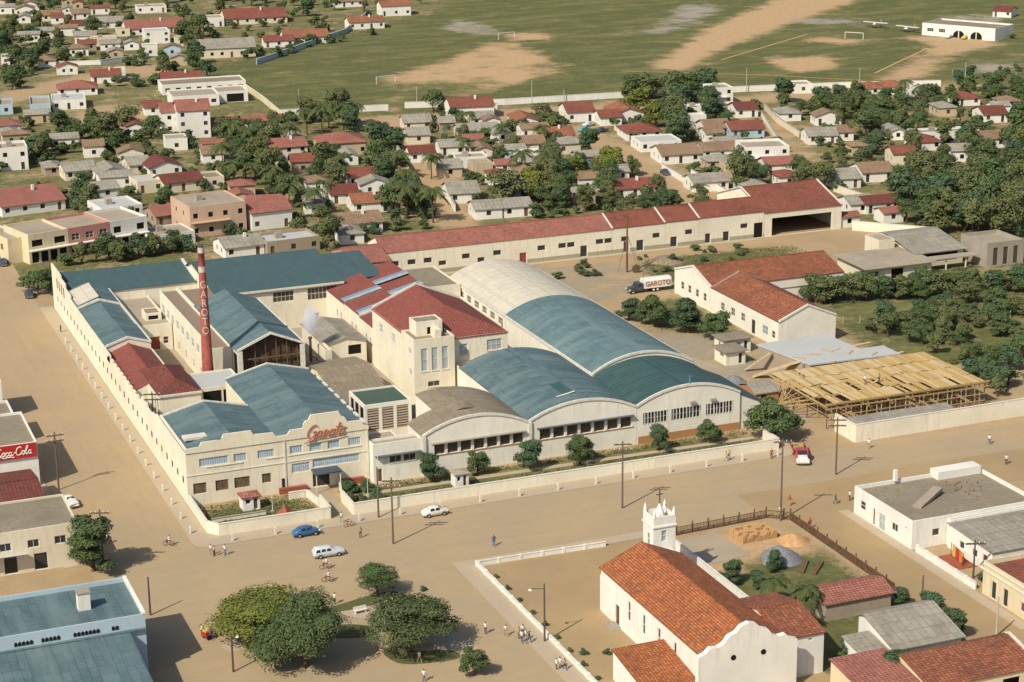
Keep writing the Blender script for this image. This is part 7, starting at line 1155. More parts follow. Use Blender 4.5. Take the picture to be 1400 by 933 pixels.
tree('leafy_tree', 'huge dark green tree standing over the square', 'tree', BIG[0], -0.6, -46.0, 9.8, 1.2, 0.4)
tree('leafy_tree', 'broad yellow-green tree behind the huge dark one in the square', 'tree', BIG[1], -4.2, -37.2, 7.2, 1.75, 2.0)
tree('leafy_tree', 'wide spreading open tree at the right of the square', 'tree', BIG[2], 12.6, -47.0, 7.0, 1.45, 1.0)
tree('leafy_tree', 'small umbrella-shaped tree on the grassy traffic island', 'tree', BIG[2], 14.4, -29.2, 4.6, 1.05, 3.0)
tree('leafy_tree', 'dark bush tree at the lower edge of the square', 'tree', MED[1], 17.8, -56.5, 4.0, 1.0, 1.0)
tree('leafy_tree', 'layered street tree in front of the cream corner store', 'tree', BIG[3], -19.2, -5.4, 9.0, 1.25, 0.7)
tree('leafy_tree', 'dark round tree by the entrance at the end of the front wall', 'tree', MED[1], 93.4, 4.6, 7.2, 1.3, 0.2)
for i, (x, y, h, lab) in enumerate(((35.4, 8.6, 4.6, 'garden tree beside the link building behind the front wall'), (43.2, 8.8, 4.2, 'pale garden tree before the brown-roofed arched hall'), (51.6, 7.6, 5.0, 'garden tree where the brown and teal arched halls meet'), (59.8, 6.8, 4.9, 'garden tree before the teal arched hall'), (73.9, 7.2, 4.3, 'garden tree where the teal and dark green halls meet'), (83.0, 7.2, 4.2, 'garden tree before the barred window strip'))):
    tree('leafy_tree', lab, 'tree', MED[i % 2], x, y, h, 1.0, i*1.3)
for i, (x, y, h, w, lab) in enumerate(((104.5, 72, 6.5, 1.2, 'bushy tree beside the L-shaped red-roofed building'), (108.6, 65.5, 7.0, 1.2, 'larger tree in the row by the L-shaped building'), (110.8, 58.5, 6.2, 1.15, 'tree next to the tiny guard house'), (101.8, 78, 4.5, 1.2, 'low tree near the lettered lorry'))):
    tree('leafy_tree', lab, 'tree', MED[(i+1) % 2], x, y, h, w, i*1.1)
HK = PR['r']+MED
for i in range(24):
    f = i/23; tree('hedge_tree', 'dark tree in the dense hedge row before the slab-roofed house', 'tree', HK[i % len(HK)], 142+44*f+rb.uniform(-1, 1), 73.5-8*f+rb.uniform(-1.5, 1.5), rb.uniform(4.6, 6.2), rb.uniform(1.1, 1.4), i, 'hedge row trees')
for i in range(30):
    x, y = rb.uniform(136, 200), rb.uniform(8, 58)
    if x < 150 and y < 20: continue
    tree('shrub', 'low shrub in the rough meadow right of the formwork', 'shrub', PR['s'][i % 3], x, y, rb.uniform(1.2, 3.4), rb.uniform(1.0, 1.7), i, 'meadow shrubs')
for i, (x, y, h) in enumerate(BUSHES): tree('shrub', 'leafy bush in the dense scrub beyond the formwork', 'shrub', (PR['r']+MED)[i % 10], x, y, h, 1.35, i, 'scrub bushes')
for i in range(9): tree('shrub', 'dark bush on the bank right of the entrance path', 'shrub', PR['s'][i % 3], 21.6+rb.uniform(0, 4.5), 3.5+0.95*i, rb.uniform(0.9, 1.7), 1.3, i, 'entrance bank bushes')
for x, y, h, lab in ((59.6, -44.2, 3.4, 'dark shrub behind the pale yard wall'), (62.0, -47.5, 2.6, 'second shrub in the yard by the church wall'), (67.0, -42.6, 2.8, 'shrub beside the grey gravel heap'), (76.9, -59.4, 2.6, 'bush at the street end of the pink-roofed house'), (77.0, -66.0, 4.6, 'tall dark bush between grey-roofed house and street'), (77.2, -70.5, 4.2, 'dark bush near the corner of the long red row'), (63.4, -79.2, 4.6, 'round tree in front of the long red row'), (61.8, -70.5, 2.4, 'garden shrub before the grey-roofed house'), (32.5, -56.5, 0.9, 'clipped low bush in the churchyard'), (35.0, -57.6, 0.9, 'clipped bush near the church side annex'), (90.8, -57.4, 1.6, 'small shrub in the white-walled garden'), (25.5, 4.2, 2.0, 'round green bush beside the entrance path'), (22.4, 9.2, 1.8, 'bush under the entrance canopy'), (20.6, -30.0, 0.8, 'low hedge clump on the traffic island')):
    tree('shrub', lab, 'shrub', MED[0] if h > 2.5 else PR['s'][1], x, y, h, 1.15, x)
for x, y, h, lab in ((61.0, -53.5, 5.6, 'spreading palm behind the church near the pink roof'), (63.6, -57.5, 6.0, 'taller palm between church and pink-roofed house'), (60.4, -61.0, 5.0, 'palm beside the red roof of the church annex')): tree('palm_tree', lab, 'palm tree', PR['p'][0], x, y, h, 1.2, x)
for i in range(9): tree('shrub', 'small clipped hedge ball along the churchyard wall', 'shrub', PR['s'][i % 3], 31.2, -30-4.2*i, 0.7, 1.2, i, 'churchyard hedge balls')
for i in range(26): tree('shrub', 'small bush on the planted strip behind the front wall', 'shrub', PR['s'][i % 3], 24+2.6*i+rb.uniform(-1, 1), rb.uniform(0.9, 2.0), rb.uniform(0.5, 1.1), 1.3, i, 'front garden bushes')
for i in range(30):
    x = rb.uniform(88, 150); y = 123.5-rb.random()*16
    if y < 112 and x < 122: continue
    tree('shrub', 'scrubby bush on the waste ground before the warehouse', 'shrub', PR['s'][i % 3], x, y, rb.uniform(0.7, 1.9), 1.5, i, 'waste ground bushes')

# ------------------------------------------------------------------ poles, lamps, bollards, fences
def pole(x, y, h, lab, arms=(0,), mat='pole_wood', name='utility_pole', rz=-0.35, lamp=None, group=None):
    t = thing(name, lab, 'pole', (x, y, 0), rz, group); MB().tube([(0, 0, 0), (0, 0, h)], [0.15, 0.10], 8).build('shaft', mat, t)
    for k in arms:
        MB().bar((-1.35, -0.2, h-0.45-0.9*k), (1.35, -0.2, h-0.45-0.9*k), 0.2, 0.2).build('crossarm', mat, t)
        for u in (-1.2, -0.5, 0.5, 1.2): MB().tube([(u, -0.2, h-0.36-0.9*k), (u, -0.2, h-0.12-0.9*k)], [0.06, 0.04], 6).build('insulator', 'sign_white', t)
    if lamp: MB().bar((0, 0, h-0.7), (lamp, 0, h-0.35), 0.07).build('lamp_arm', 'iron', t); MB().tube([(lamp, 0, h-0.35), (lamp, 0, h-0.55)], [0.1, 0.28], 10).build('lamp_shade', 'frame_white', t)
    return t
pole(22.1, -12.7, 10.1, 'wooden power pole in the street before the entrance gap', (0, 1)); pole(57.9, -13.2, 10.6, 'power pole in mid-street before the arched halls', (0, 1), rz=-0.3); pole(77, -26.9, 12.7, 'tall thin pole at the fence corner of the sandy yard', (0,)); pole(94.2, -13.6, 9.5, 'power pole near the lorry at the dirt road', (0, 1), rz=-0.45)
pole(23.3, -2.4, 8.0, 'wooden pole on the pavement beside the entrance', ()); pole(-18.3, 28.5, 9.4, 'power pole on the side street under the billboard', (0, 1), rz=0.0); pole(-18.0, -6.9, 9.5, 'pole rising through the layered street tree', (0,)); pole(-15, -23.1, 5.4, 'short dark post beside the pale teal-roofed building', (), 'iron'); pole(79.9, -59.5, 3.8, 'short leaning post at the edge of the dirt street', ()); pole(82.6, -72.2, 5.4, 'pale post in the dirt street near the shop', (), 'pole_concrete'); pole(90.5, -55.7, 5.6, 'thin post in the garden of the grey-roofed house', (0,), 'iron')
pole(29.4, -51.1, 8.0, 'tall street lamp by the churchyard wall', (), 'iron', 'street_lamp', math.pi, 1.9); pole(-9.1, -43.8, 5.0, 'slim lamp post in the square beside the trees', (), 'iron', 'street_lamp', 0.3, 0.8); pole(12.5, 24.0, 9.0, 'pole with wires above the teal office roofs', (0,), 'iron') if False else None
pole(-0.3, 42.5, 9.4, 'pole with double crossarms rising behind the stepped street wall', (0, 1), 'iron')
for i, (x, y, h) in enumerate(((109.8, 341.4, 6.6), (148.7, 339.3, 5.0), (181.1, 320, 7.3), (191.5, 318, 4.0), (218.1, 314.7, 7.4), (252.9, 308.8, 8.0), (290.8, 300.5, 6.6), (325.8, 291, 7.4))): pole(x, y, h, 'pale concrete pole along the airfield wall', (), 'pole_concrete', group='airfield wall poles')
t = thing('drilling_mast', 'tall wooden derrick pole with stays on the waste ground', 'mast', (117.6, 112.6, 0)); MB().tube([(0, 0, 0), (0, 0, 13.0)], [0.28, 0.16], 8).build('shaft', 'wood', t)
for p in ((3.2, -1.0), (2.0, -2.0), (-1.6, 1.2)): MB().bar((p[0], p[1], 0), (0, 0, 8.5), 0.06).build('stay', 'iron', t)
MB().tube([(1.6, -1.4, 0.9), (1.6, -0.9, 0.9)], 0.9, 16).build('winch_drum', 'wood', t)
bm_ = MB().prism([(-0.17, 0), (0.17, 0), (0.14, 1.0), (0.08, 1.12), (-0.08, 1.12), (-0.14, 1.0)], -0.1, 0.1, 'y').mesh('bollard', 'frame_white')
for i in range(15):
    o = place('bollard', bm_, None, (1.2+6.35*i, -2.7, 0.13), 0); tag(o, 'white kerb post on the pavement before the front wall', 'bollard', 'kerb posts along the front wall')
for i in range(18):
    o = place('bollard', bm_, None, (-3.75, 2.5+6.2*i, 0.13), math.pi/2); tag(o, 'white kerb post along the side street pavement', 'bollard', 'kerb posts along the side street')
t = thing('picket_fence', 'dark wooden paling fence round the sandy building yard', 'fence'); pk = MB()
fp = [(58, -26.1), (75.6, -25.2), (78.4, -27.4), (78.3, -55.5)]
for (ax, ay), (bx, by) in zip(fp, fp[1:]):
    L = math.hypot(bx-ax, by-ay); ux, uy = (bx-ax)/L, (by-ay)/L
    for k in range(int(L/0.24)): s = k*0.24; h = 1.2+rb.uniform(-0.08, 0.08); pk.bar((ax+ux*s, ay+uy*s, 0.05), (ax+ux*s, ay+uy*s, h), 0.17, 0.03, (ux, uy, 0))
    for k in range(int(L/2.6)+1): s = k*2.6; MB().bar((ax+ux*s, ay+uy*s+0.12, 0), (ax+ux*s, ay+uy*s+0.12, 1.75), 0.16).build('post', 'wood', t)
    for z in (0.5, 1.2): MB().bar((ax, ay+0.06, z), (bx, by+0.06, z), 0.05, 0.1).build('rail', 'wood', t)
o = pk.build('palings', 'wood', t); o['kind'] = 'stuff'
fpost = MB().box(-0.07, 0.07, -0.07, 0.07, 0, 1.5).mesh('fence_post', 'pole_concrete')
for i, (x, y) in enumerate([(136+3.2*i, 60-1.0*i) for i in range(12)]+[(139+2.8*i, 99.5+0.15*i) for i in range(7)]+[(186+3*i, 50-0.6*i) for i in range(7)]+[(335+4*i, 312-3.6*i) for i in range(8)]):
    o = place('fence_post', fpost, None, (x, y, 0)); tag(o, 'pale fence post standing in the grass', 'fence post', 'pale fence posts in the meadows')
# ------------------------------------------------------------------ heaps
def heap(name, lab, cat, x, y, r, h, mat, seed):
    rr = random.Random(seed); m = MB(); n = 26; rings = 8; i0 = 0
    for k in range(rings+1):
        t = k/rings; q = r*(1-t)**0.8 if k < rings else 0.02
        m.v += [(q*(1+0.18*math.sin(3*a+seed)+rr.uniform(-0.06, 0.06))*math.cos(a), q*(1+0.15*math.sin(2*a+1.3*seed)+rr.uniform(-0.06, 0.06))*math.sin(a), h*(t**0.85)*(1+rr.uniform(-0.05, 0.05))) for a in [6.283*j/n for j in range(n)]]
    for k in range(rings): m.f += [(k*n+j, k*n+(j+1) % n, (k+1)*n+(j+1) % n, (k+1)*n+j) for j in range(n)]
    o = m.build(name, mat, smooth=True); o.location = (x, y, 0); return tag(o, lab, cat)
t = thing('brick_stack', 'broad stack of orange bricks in the yard by the fence', 'brick stack', (70.4, -30.6, 0), 0.05)
for i in range(9):
    for j in range(6):
        for k in range(2 + (rb.random() < 0.6)):
            o = place('brick_bundle', unit_box('sand'), t, (-2.6+0.64*i+rb.uniform(-0.05, 0.05), -1.7+0.66*j+rb.uniform(-0.05, 0.05), 0.2+0.4*k), rb.uniform(-0.1, 0.1)); o.scale = (0.58, 0.6, 0.38)
heap('sand_heap', 'smaller orange sand heap in front of the grey one', 'sand heap', 74.6, -34.6, 2.2, 1.2, 'sand', 2); heap('gravel_heap', 'domed grey gravel heap in the building yard', 'gravel heap', 69.8, -39.4, 2.8, 2.0, 'gravel', 3)
heap('rubble_heap', 'low rubble heap on the waste ground near the derrick', 'rubble heap', 130, 118, 4.0, 1.1, 'rubble', 4); heap('gravel_heap', 'pale grey gravel heap before the timber formwork', 'gravel heap', 101, 32.5, 3.4, 1.9, 'gravel', 5); heap('sand_heap', 'sand heap by the meadow edge behind the formwork', 'sand heap', 139, 27, 2.6, 0.9, 'sand', 6)
for i, (x, y, rz) in enumerate(((133.5, 40.2, 0.1), (137, 36.5, 0.3), (134.6, 44.5, 0.2), (71.5, -43.5, 0.9), (73, -44.6, 0.8))):
    t = thing('timber_stack', 'stack of sawn boards lying in the grass behind the concrete slab' if i < 3 else 'stack of dark boards near the gravel heap', 'timber stack', (x, y, 0), rz, 'board stacks')
    for k in range(4): o = place('board', unit_box('timber_pale' if i < 3 else 'wood'), t, (0, 0.35*(k % 2), 0.1+0.16*(k//2))); o.scale = (4.5, 0.32, 0.14)
# ------------------------------------------------------------------ vehicles
def car(name, lab, x, y, rz, paint, kind='sedan', cat='car', group=None, glass='glass', z=0.02):
    """body is a lofted shell (stations along the length), front towards +x"""
    t = thing(name, lab, cat, (x, y, z), rz, group)
    K = {'beetle': dict(L=4.07, W=1.5, st=[(-2.03, .35, .55, .5), (-1.9, .3, .85, .62), (-1.5, .25, 1.12, .70), (-1.0, .22, 1.38, .73), (-0.45, .22, 1.48, .75), (0.2, .22, 1.47, .75), (0.62, .22, 1.32, .74), (0.9, .22, 1.0, .73), (1.35, .24, .95, .66), (1.75, .28, .82, .55), (2.0, .35, .6, .42)], r=.32, ax=1.2),
         'wagon': dict(L=4.4, W=1.7, st=[(-2.2, .35, .8, .72), (-2.15, .3, 1.05, .8), (-2.0, .26, 1.46, .8), (-1.2, .22, 1.52, .83), (0.0, .22, 1.52, .83), (0.35, .22, 1.44, .83), (0.75, .22, 1.02, .83), (1.3, .24, .96, .82), (2.0, .28, .9, .78), (2.2, .38, .75, .7)], r=.33, ax=1.35),
         'sedan': dict(L=4.4, W=1.7, st=[(-2.2, .38, .7, .68), (-2.1, .3, .9, .78), (-1.4, .24, .98, .82), (-1.0, .22, 1.1, .82), (-0.6, .22, 1.42, .82), (0.3, .22, 1.45, .82), (0.85, .22, 1.0, .82), (1.4, .24, .95, .81), (2.0, .28, .88, .76), (2.2, .38, .72, .68)], r=.33, ax=1.35)}[kind]
    m = MB(); st = K['st']; ring = []
    for sx, z0, z1, w in st:
        belt = min(z1, 0.92); top = w if z1 < 1.05 else w*0.72
        ring.append([(sx, -w*0.9, z0), (sx, -w, z0+(belt-z0)*0.5), (sx, -w*0.97, belt), (sx, -top*(1 if z1 > 1.05 else .9), z1-0.06 if z1 > 1.05 else z1), (sx, -top*0.7, z1+0.02), (sx, 0, z1+0.05), (sx, top*0.7, z1+0.02), (sx, top*(1 if z1 > 1.05 else .9), z1-0.06 if z1 > 1.05 else z1), (sx, w*0.97, belt), (sx, w, z0+(belt-z0)*0.5), (sx, w*0.9, z0)])
    n = 11
    for r_ in ring: m.v += r_
    for k in range(len(ring)-1): m.f += [(k*n+j+1, k*n+j, (k+1)*n+j, (k+1)*n+j+1) for j in range(n-1)]+[(k*n, k*n+n-1, (k+1)*n+n-1, (k+1)*n)]
    m.f += [tuple(range(n-1, -1, -1))[::-1], tuple((len(ring)-1)*n+j for j in range(n))]
    m.build('body', paint, t, smooth=True)
    hi = [s for s in st if s[2] > 1.3]; xa, xb = hi[0][0], hi[-1][0]; w = hi[0][3]; zt = 1.36
    for s in (-1, 1):
        k_ = 3 if kind == 'wagon' else 2
        for q in range(k_):
            a = xa+(xb-xa)*q/k_+0.06; b = xa+(xb-xa)*(q+1)/k_-0.06
            p = [(a, s*(w*0.965+0.012), 0.97), (b, s*(w*0.965+0.012), 0.97), (b-0.05, s*(w*0.80+0.02), zt), (a+0.05, s*(w*0.80+0.02), zt)]; MB().poly(p if s < 0 else p[::-1]).build('side_window', glass, t)
    f2 = [s for s in st if s[0] > xb][0]; MB().poly([(f2[0]-0.08, -w*0.72, 1.08), (f2[0]-0.08, w*0.72, 1.08), (xb+0.14, w*0.62, 1.40), (xb+0.14, -w*0.62, 1.40)]).build('windscreen', glass, t)
    b2 = [s for s in st if s[0] < xa][-1]; MB().poly([(b2[0]+0.03, w*0.62, 1.12), (b2[0]+0.03, -w*0.62, 1.12), (xa-0.04, -w*0.56, 1.40), (xa-0.04, w*0.56, 1.40)]).build('rear_window', glass, t)
    for sx in (-K['ax'], K['ax']):
        for s in (-1, 1):
            y0 = s*(K['W']/2-0.06); wh = MB().tube([(sx, y0-0.1, K['r']), (sx, y0+0.1, K['r'])], K['r'], 16).build('wheel', 'tyre', t); MB().tube([(sx, y0+s*0.1, K['r']), (sx, y0+s*0.125, K['r'])], K['r']*0.55, 12).build('hubcap', 'chrome', wh)
    for s in (-1, 1): MB().tube([(K['L']/2-0.3, s*0.52, 0.7), (K['L']/2-0.08, s*0.52, 0.7)], 0.13, 10).build('headlight', 'sign_white', t)
    for sx in (-1, 1): MB().box(min(sx*(K['L']/2+0.02), sx*(K['L']/2+0.14)), max(sx*(K['L']/2+0.02), sx*(K['L']/2+0.14)), -0.72, 0.72, 0.38, 0.5).build('bumper', 'chrome', t)
    return t
car('beetle_car', 'rounded blue car parked at the front wall kerb', 11.6, -4.6, 0.02, 'paint_blue', 'beetle')
car('estate_car', 'pale blue estate car driving along the main street', 12.3, -13.2, 0.0, 'paint_pale', 'wagon')
car('saloon_car', 'white rounded car parked by the pavement right of the entrance', 31.3, -4.7, 0.03, 'paint_white', 'beetle')
car('saloon_car', 'white car parked beside the cream corner store', -17.9, 21.5, -1.35, 'paint_white', 'sedan')
car('saloon_car', 'grey-green car parked on the second sandy street', 170.6, 202, 1.4, 'paint_dark', 'sedan'); car('saloon_car', 'turquoise car at the top of the second sandy street', 176.5, 268, 0.4, 'paint_teal', 'sedan'); car('saloon_car', 'pale car behind the turquoise one', 181, 275, 0.4, 'paint_pale', 'sedan'); car('saloon_car', 'dark car beside the turquoise one', 180.5, 264.5, 0.3, 'paint_dark', 'sedan')
car('saloon_car', 'white car before the hangar arches', 384, 387, 0.6, 'paint_white', 'sedan'); car('saloon_car', 'yellowish car nearest the hangar arch', 388, 382, 0.6, 'cloth_yellow', 'sedan'); car('saloon_car', 'dark car under the tree at the factory back corner', -4.8, 146, 1.5, 'paint_dark', 'sedan'); car('saloon_car', 'blue car beside the yellow corner shop', -5.6, 183, 1.5, 'paint_blue', 'sedan'); car('saloon_car', 'dark car behind the blue one by the corner shop', -5.9, 176, 1.5, 'paint_dark', 'sedan'); car('saloon_car', 'pale car in the school yard', 97, 369, 0.1, 'paint_teal', 'sedan')
def lorry(lab, x, y, rz, cab, bonnet, cargo):
    t = thing('lorry', lab, 'lorry', (x, y, 0.02), rz)
    MB().prism([(-0.2, 0.55), (-0.2, 2.05), (0.15, 2.2), (1.1, 2.15), (1.45, 1.4), (1.5, 0.55)], -0.95, 0.95, 'y').build('cab', cab, t)
    MB().prism([(1.5, 0.5), (1.5, 1.38), (2.5, 1.28), (2.75, 1.1), (2.8, 0.5)], -0.72, 0.72, 'y').build('bonnet', bonnet, t)
    for s in (-1, 1): MB().prism([(1.55, 0.45), (1.7, 0.95), (2.4, 1.0), (2.85, 0.75), (2.9, 0.45)], min(s*0.73, s*1.0), max(s*0.73, s*1.0), 'y').build('wing', bonnet, t); MB().tube([(2.7, s*0.86, 0.85), (2.92, s*0.86, 0.85)], 0.14, 10).build('headlight', 'sign_white', t)
    MB().poly([(1.46, -0.8, 1.42), (1.46, 0.8, 1.42), (1.16, 0.78, 2.06), (1.16, -0.78, 2.06)]).build('windscreen', 'glass', t)
    for s in (-1, 1): MB().poly([(0.1, s*0.955, 1.4), (1.2, s*0.955, 1.4), (0.98, s*0.955, 2.0), (0.15, s*0.955, 2.0)][::-s]).build('side_window', 'glass', t)
    MB().box(2.85, 2.98, -0.95, 0.95, 0.4, 0.58).build('bumper', 'chrome', t); MB().box(-4.6, -0.2, -0.45, 0.45, 0.6, 0.85).build('chassis', 'iron', t)
    for sx in (2.1, -2.6, -3.5):
        for s in (-1, 1): w = MB().tube([(sx, s*0.7, 0.46), (sx, s*0.98, 0.46)], 0.46, 16).build('wheel', 'tyre', t); MB().tube([(sx, s*0.98, 0.46), (sx, s*1.0, 0.46)], 0.24, 12).build('rim', 'sign_white', w)
    if cargo == 'bed':
        MB().box(-4.6, -0.35, -1.1, 1.1, 0.86, 0.98).build('bed', 'wood', t)
        for s in (-1, 1): MB().box(-4.6, -0.35, s*1.1-0.04, s*1.1+0.04, 0.98, 1.5).build('side_board', 'paint_red', t)
        for q in ((-3, 0.4), (-2.2, -0.5), (-1.4, 0.2)): MB().box(q[0]-0.4, q[0]+0.4, q[1]-0.4, q[1]+0.4, 0.99, 1.5).build('crate', 'timber', t)
    else:
        MB().prism([(-1.15, 0.9), (1.15, 0.9), (1.2, 2.5), (0.9, 2.85), (0, 3.0), (-0.9, 2.85), (-1.2, 2.5)], -6.6, -0.4, 'x').build('box_body', 'paint_white', t)
        me = text_mesh('GAROTO', 1.35, 'sign_brown', 0.02); o = place('lettering', me, t, (-3.5, 0, 1.8)); o.rotation_euler = (math.pi/2, 0, math.pi if cargo == 'box_r' else 0); o.location.y = 1.21 if cargo == 'box_r' else -1.21
    return t
lorry('white-bonneted lorry with red cab turning out of the factory entrance', 92.6, -5.6, R(-112), 'paint_red', 'paint_white', 'bed')
t = lorry('dark-cabbed lorry with white lettered box body behind the arched vault', 113.2, 96.6, math.pi, 'paint_dark', 'paint_dark', 'box_r')
# ------------------------------------------------------------------ light aeroplanes by the hangar
def plane(x, y, rz, lab):
    t = thing('light_aeroplane', lab, 'aeroplane', (x, y, 0), rz); MB().tube([(3.0, 0, 1.4), (2.6, 0, 1.4), (1.2, 0, 1.5), (-0.6, 0, 1.5), (-2.5, 0, 1.45), (-4.2, 0, 1.5)], [0.2, 0.5, 0.65, 0.6, 0.3, 0.12], 12).build('fuselage', 'paint_white', t, smooth=True)
    MB().prism([(-0.2, -5.4), (1.3, -5.4), (1.5, 0), (1.3, 5.4), (-0.2, 5.4)], 2.12, 2.3, 'z').build('wing', 'paint_white', t); MB().prism([(-4.4, -1.7), (-3.5, -1.7), (-3.2, 0), (-3.5, 1.7), (-4.4, 1.7)], 1.5, 1.6, 'z').build('tailplane', 'paint_white', t); MB().prism([(-4.5, 1.5), (-3.4, 1.5), (-4.0, 2.9), (-4.5, 2.9)], -0.06, 0.06, 'y').build('fin', 'cloth_yellow', t)
    MB().poly([(1.75, -0.45, 1.75), (1.75, 0.45, 1.75), (1.2, 0.5, 2.1), (1.2, -0.5, 2.1)]).build('windscreen', 'glass', t); MB().bar((3.05, -0.9, 1.4), (3.05, 0.9, 1.4), 0.06, 0.14).build('propeller', 'wood', t)
    for q in ((0.9, -1.1), (0.9, 1.1), (-4.0, 0)):
        r = 0.3 if q[1] else 0.15; MB().tube([(q[0], q[1]-0.08, r), (q[0], q[1]+0.08, r)], r, 12).build('wheel', 'tyre', t); MB().bar((q[0], q[1], r), (q[0], q[1]*0.4, 1.25), 0.08).build('strut', 'iron', t)
    for s in (-1, 1): MB().bar((0.6, s*0.55, 1.2), (0.6, s*2.8, 2.14), 0.08).build('wing_strut', 'paint_white', t)
plane(375, 425, R(-150), 'white high-wing light aeroplane farther from the hangar'); plane(379.5, 408.5, R(-160), 'white light aeroplane parked close to the hangar')
# ------------------------------------------------------------------ people (one skinned body each pose, clothes by material)
def body_mesh(pose):
    J = {'pelvis': (0, 0, .95), 'chest': (0, 0, 1.28), 'neck': (0, 0, 1.47), 'head': (0.02, 0, 1.60), 'crown': (0.02, 0, 1.72)}
    if pose == 'walk': sw = 0.28
    elif pose == 'stand': sw = 0.04
    else: sw = 0.0
    for s, n in ((-1, 'r'), (1, 'l')):
        k = sw*s; J['hip'+n] = (0, s*.10, .90); J['knee'+n] = (k*.6+.04, s*.10, .50); J['ank'+n] = (k-.03, s*.10, .09); J['toe'+n] = (k+.14, s*.11, .04)
        J['sh'+n] = (0, s*.19, 1.40); J['elb'+n] = (-k*.5-.02, s*.25, 1.13); J['wri'+n] = (-k*.8+.08, s*.25, .88); J['hand'+n] = (-k*.8+.11, s*.25, .79); J['thumb'+n] = (-k*.8+.14, s*.21, .83)
    if pose == 'sit':
        for s, n in ((-1, 'r'), (1, 'l')): J['knee'+n] = (.42, s*.13, .88); J['ank'+n] = (.40, s*.13, .45); J['toe'+n] = (.55, s*.13, .42); J['elb'+n] = (.18, s*.26, 1.15); J['wri'+n] = (.42, s*.2, 1.05); J['hand'+n] = (.5, s*.2, 1.03); J['thumb'+n] = (.46, s*.15, 1.06)
    rad = {'pelvis': .15, 'chest': .17, 'neck': .062, 'head': .10, 'crown': .075, 'hip': .095, 'knee': .062, 'ank': .045, 'toe': .04, 'sh': .07, 'elb': .045, 'wri': .033, 'hand': .036, 'thumb': .014}
    names = list(J); E = [('pelvis', 'chest'), ('chest', 'neck'), ('neck', 'head'), ('head', 'crown')]
    for n in 'rl': E += [('pelvis', 'hip'+n), ('hip'+n, 'knee'+n), ('knee'+n, 'ank'+n), ('ank'+n, 'toe'+n), ('chest', 'sh'+n), ('sh'+n, 'elb'+n), ('elb'+n, 'wri'+n), ('wri'+n, 'hand'+n), ('wri'+n, 'thumb'+n)]
    me = bpy.data.meshes.new('b'); me.from_pydata([J[n] for n in names], [(names.index(a), names.index(b)) for a, b in E], []); o = bpy.data.objects.new('b', me); col.objects.link(o)
    md = o.modifiers.new('s', 'SKIN')
    for i, n in enumerate(names):
        q = rad.get(n, rad.get(n[:-1], .05)); me.skin_vertices[0].data[i].radius = (q, q*(0.78 if n in ('pelvis', 'chest') else 1)); me.skin_vertices[0].data[i].use_root = (n == 'pelvis')
    o.modifiers.new('d', 'SUBSURF').levels = 1; bpy.context.view_layer.update()
    out = bpy.data.meshes.new_from_object(o.evaluated_get(bpy.context.evaluated_depsgraph_get())); bpy.data.objects.remove(o); return out
BODY = {p: body_mesh(p) for p in ('walk', 'stand', 'sit')}
PM = {}
def person_mesh(pose, top, leg):
    k = (pose, top, leg)
    if k not in PM:
        me = BODY[pose].copy(); me.materials.clear()
        for n in ('skin', 'hair', top, leg): me.materials.append(MAT[n])
        for p in me.polygons:
            c = p.center; z = c.z; i = 2
            if z > 1.66 or (z > 1.56 and c.x < -0.02): i = 1
            elif z > 1.46: i = 0
            elif pose != 'sit' and z < 0.95: i = 3 if abs(c.y) < 0.2 else 0
            elif pose == 'sit' and z < 0.93: i = 3
            elif abs(c.y) > 0.215 and z < 1.2: i = 0
            if z < 0.08: i = 1
            p.material_index = i
        me.polygons.foreach_set('use_smooth', [True]*len(me.polygons)); PM[k] = me
    return PM[k]
def person(lab, x, y, rz, pose='walk', top='cloth_white', leg='cloth_dark', z=0.02, group=None):
    o = place('person', person_mesh(pose, top, leg), None, (x, y, z), rz); return tag(o, lab, 'person', group)
C1, C2 = ['cloth_white', 'cloth_white', 'cloth_blue', 'cloth_red', 'cloth_tan', 'cloth_yellow'], ['cloth_dark', 'cloth_tan', 'cloth_blue']
def cw(n): return n.split('_')[1]
for i, (x, y, wh) in enumerate(PEOPLE):
    tp, lg = C1[(i*5+1) % 6], C2[i % 3]; ps = 'stand' if i % 3 == 0 else 'walk'
    if wh.startswith('!'): tp, wh = 'cloth_'+wh[1:].split(':')[0], wh.split(':')[1]
    person(f'{"standing" if ps == "stand" else "walking"} person in {cw(tp)} and {cw(lg)} {wh}', x, y, rnd.uniform(0, 6.28), ps, tp, lg, 4.33 if "deck" in wh else 0.13 if -4.3 < x < 92 and -3.3 < y < 0 else 0.02)
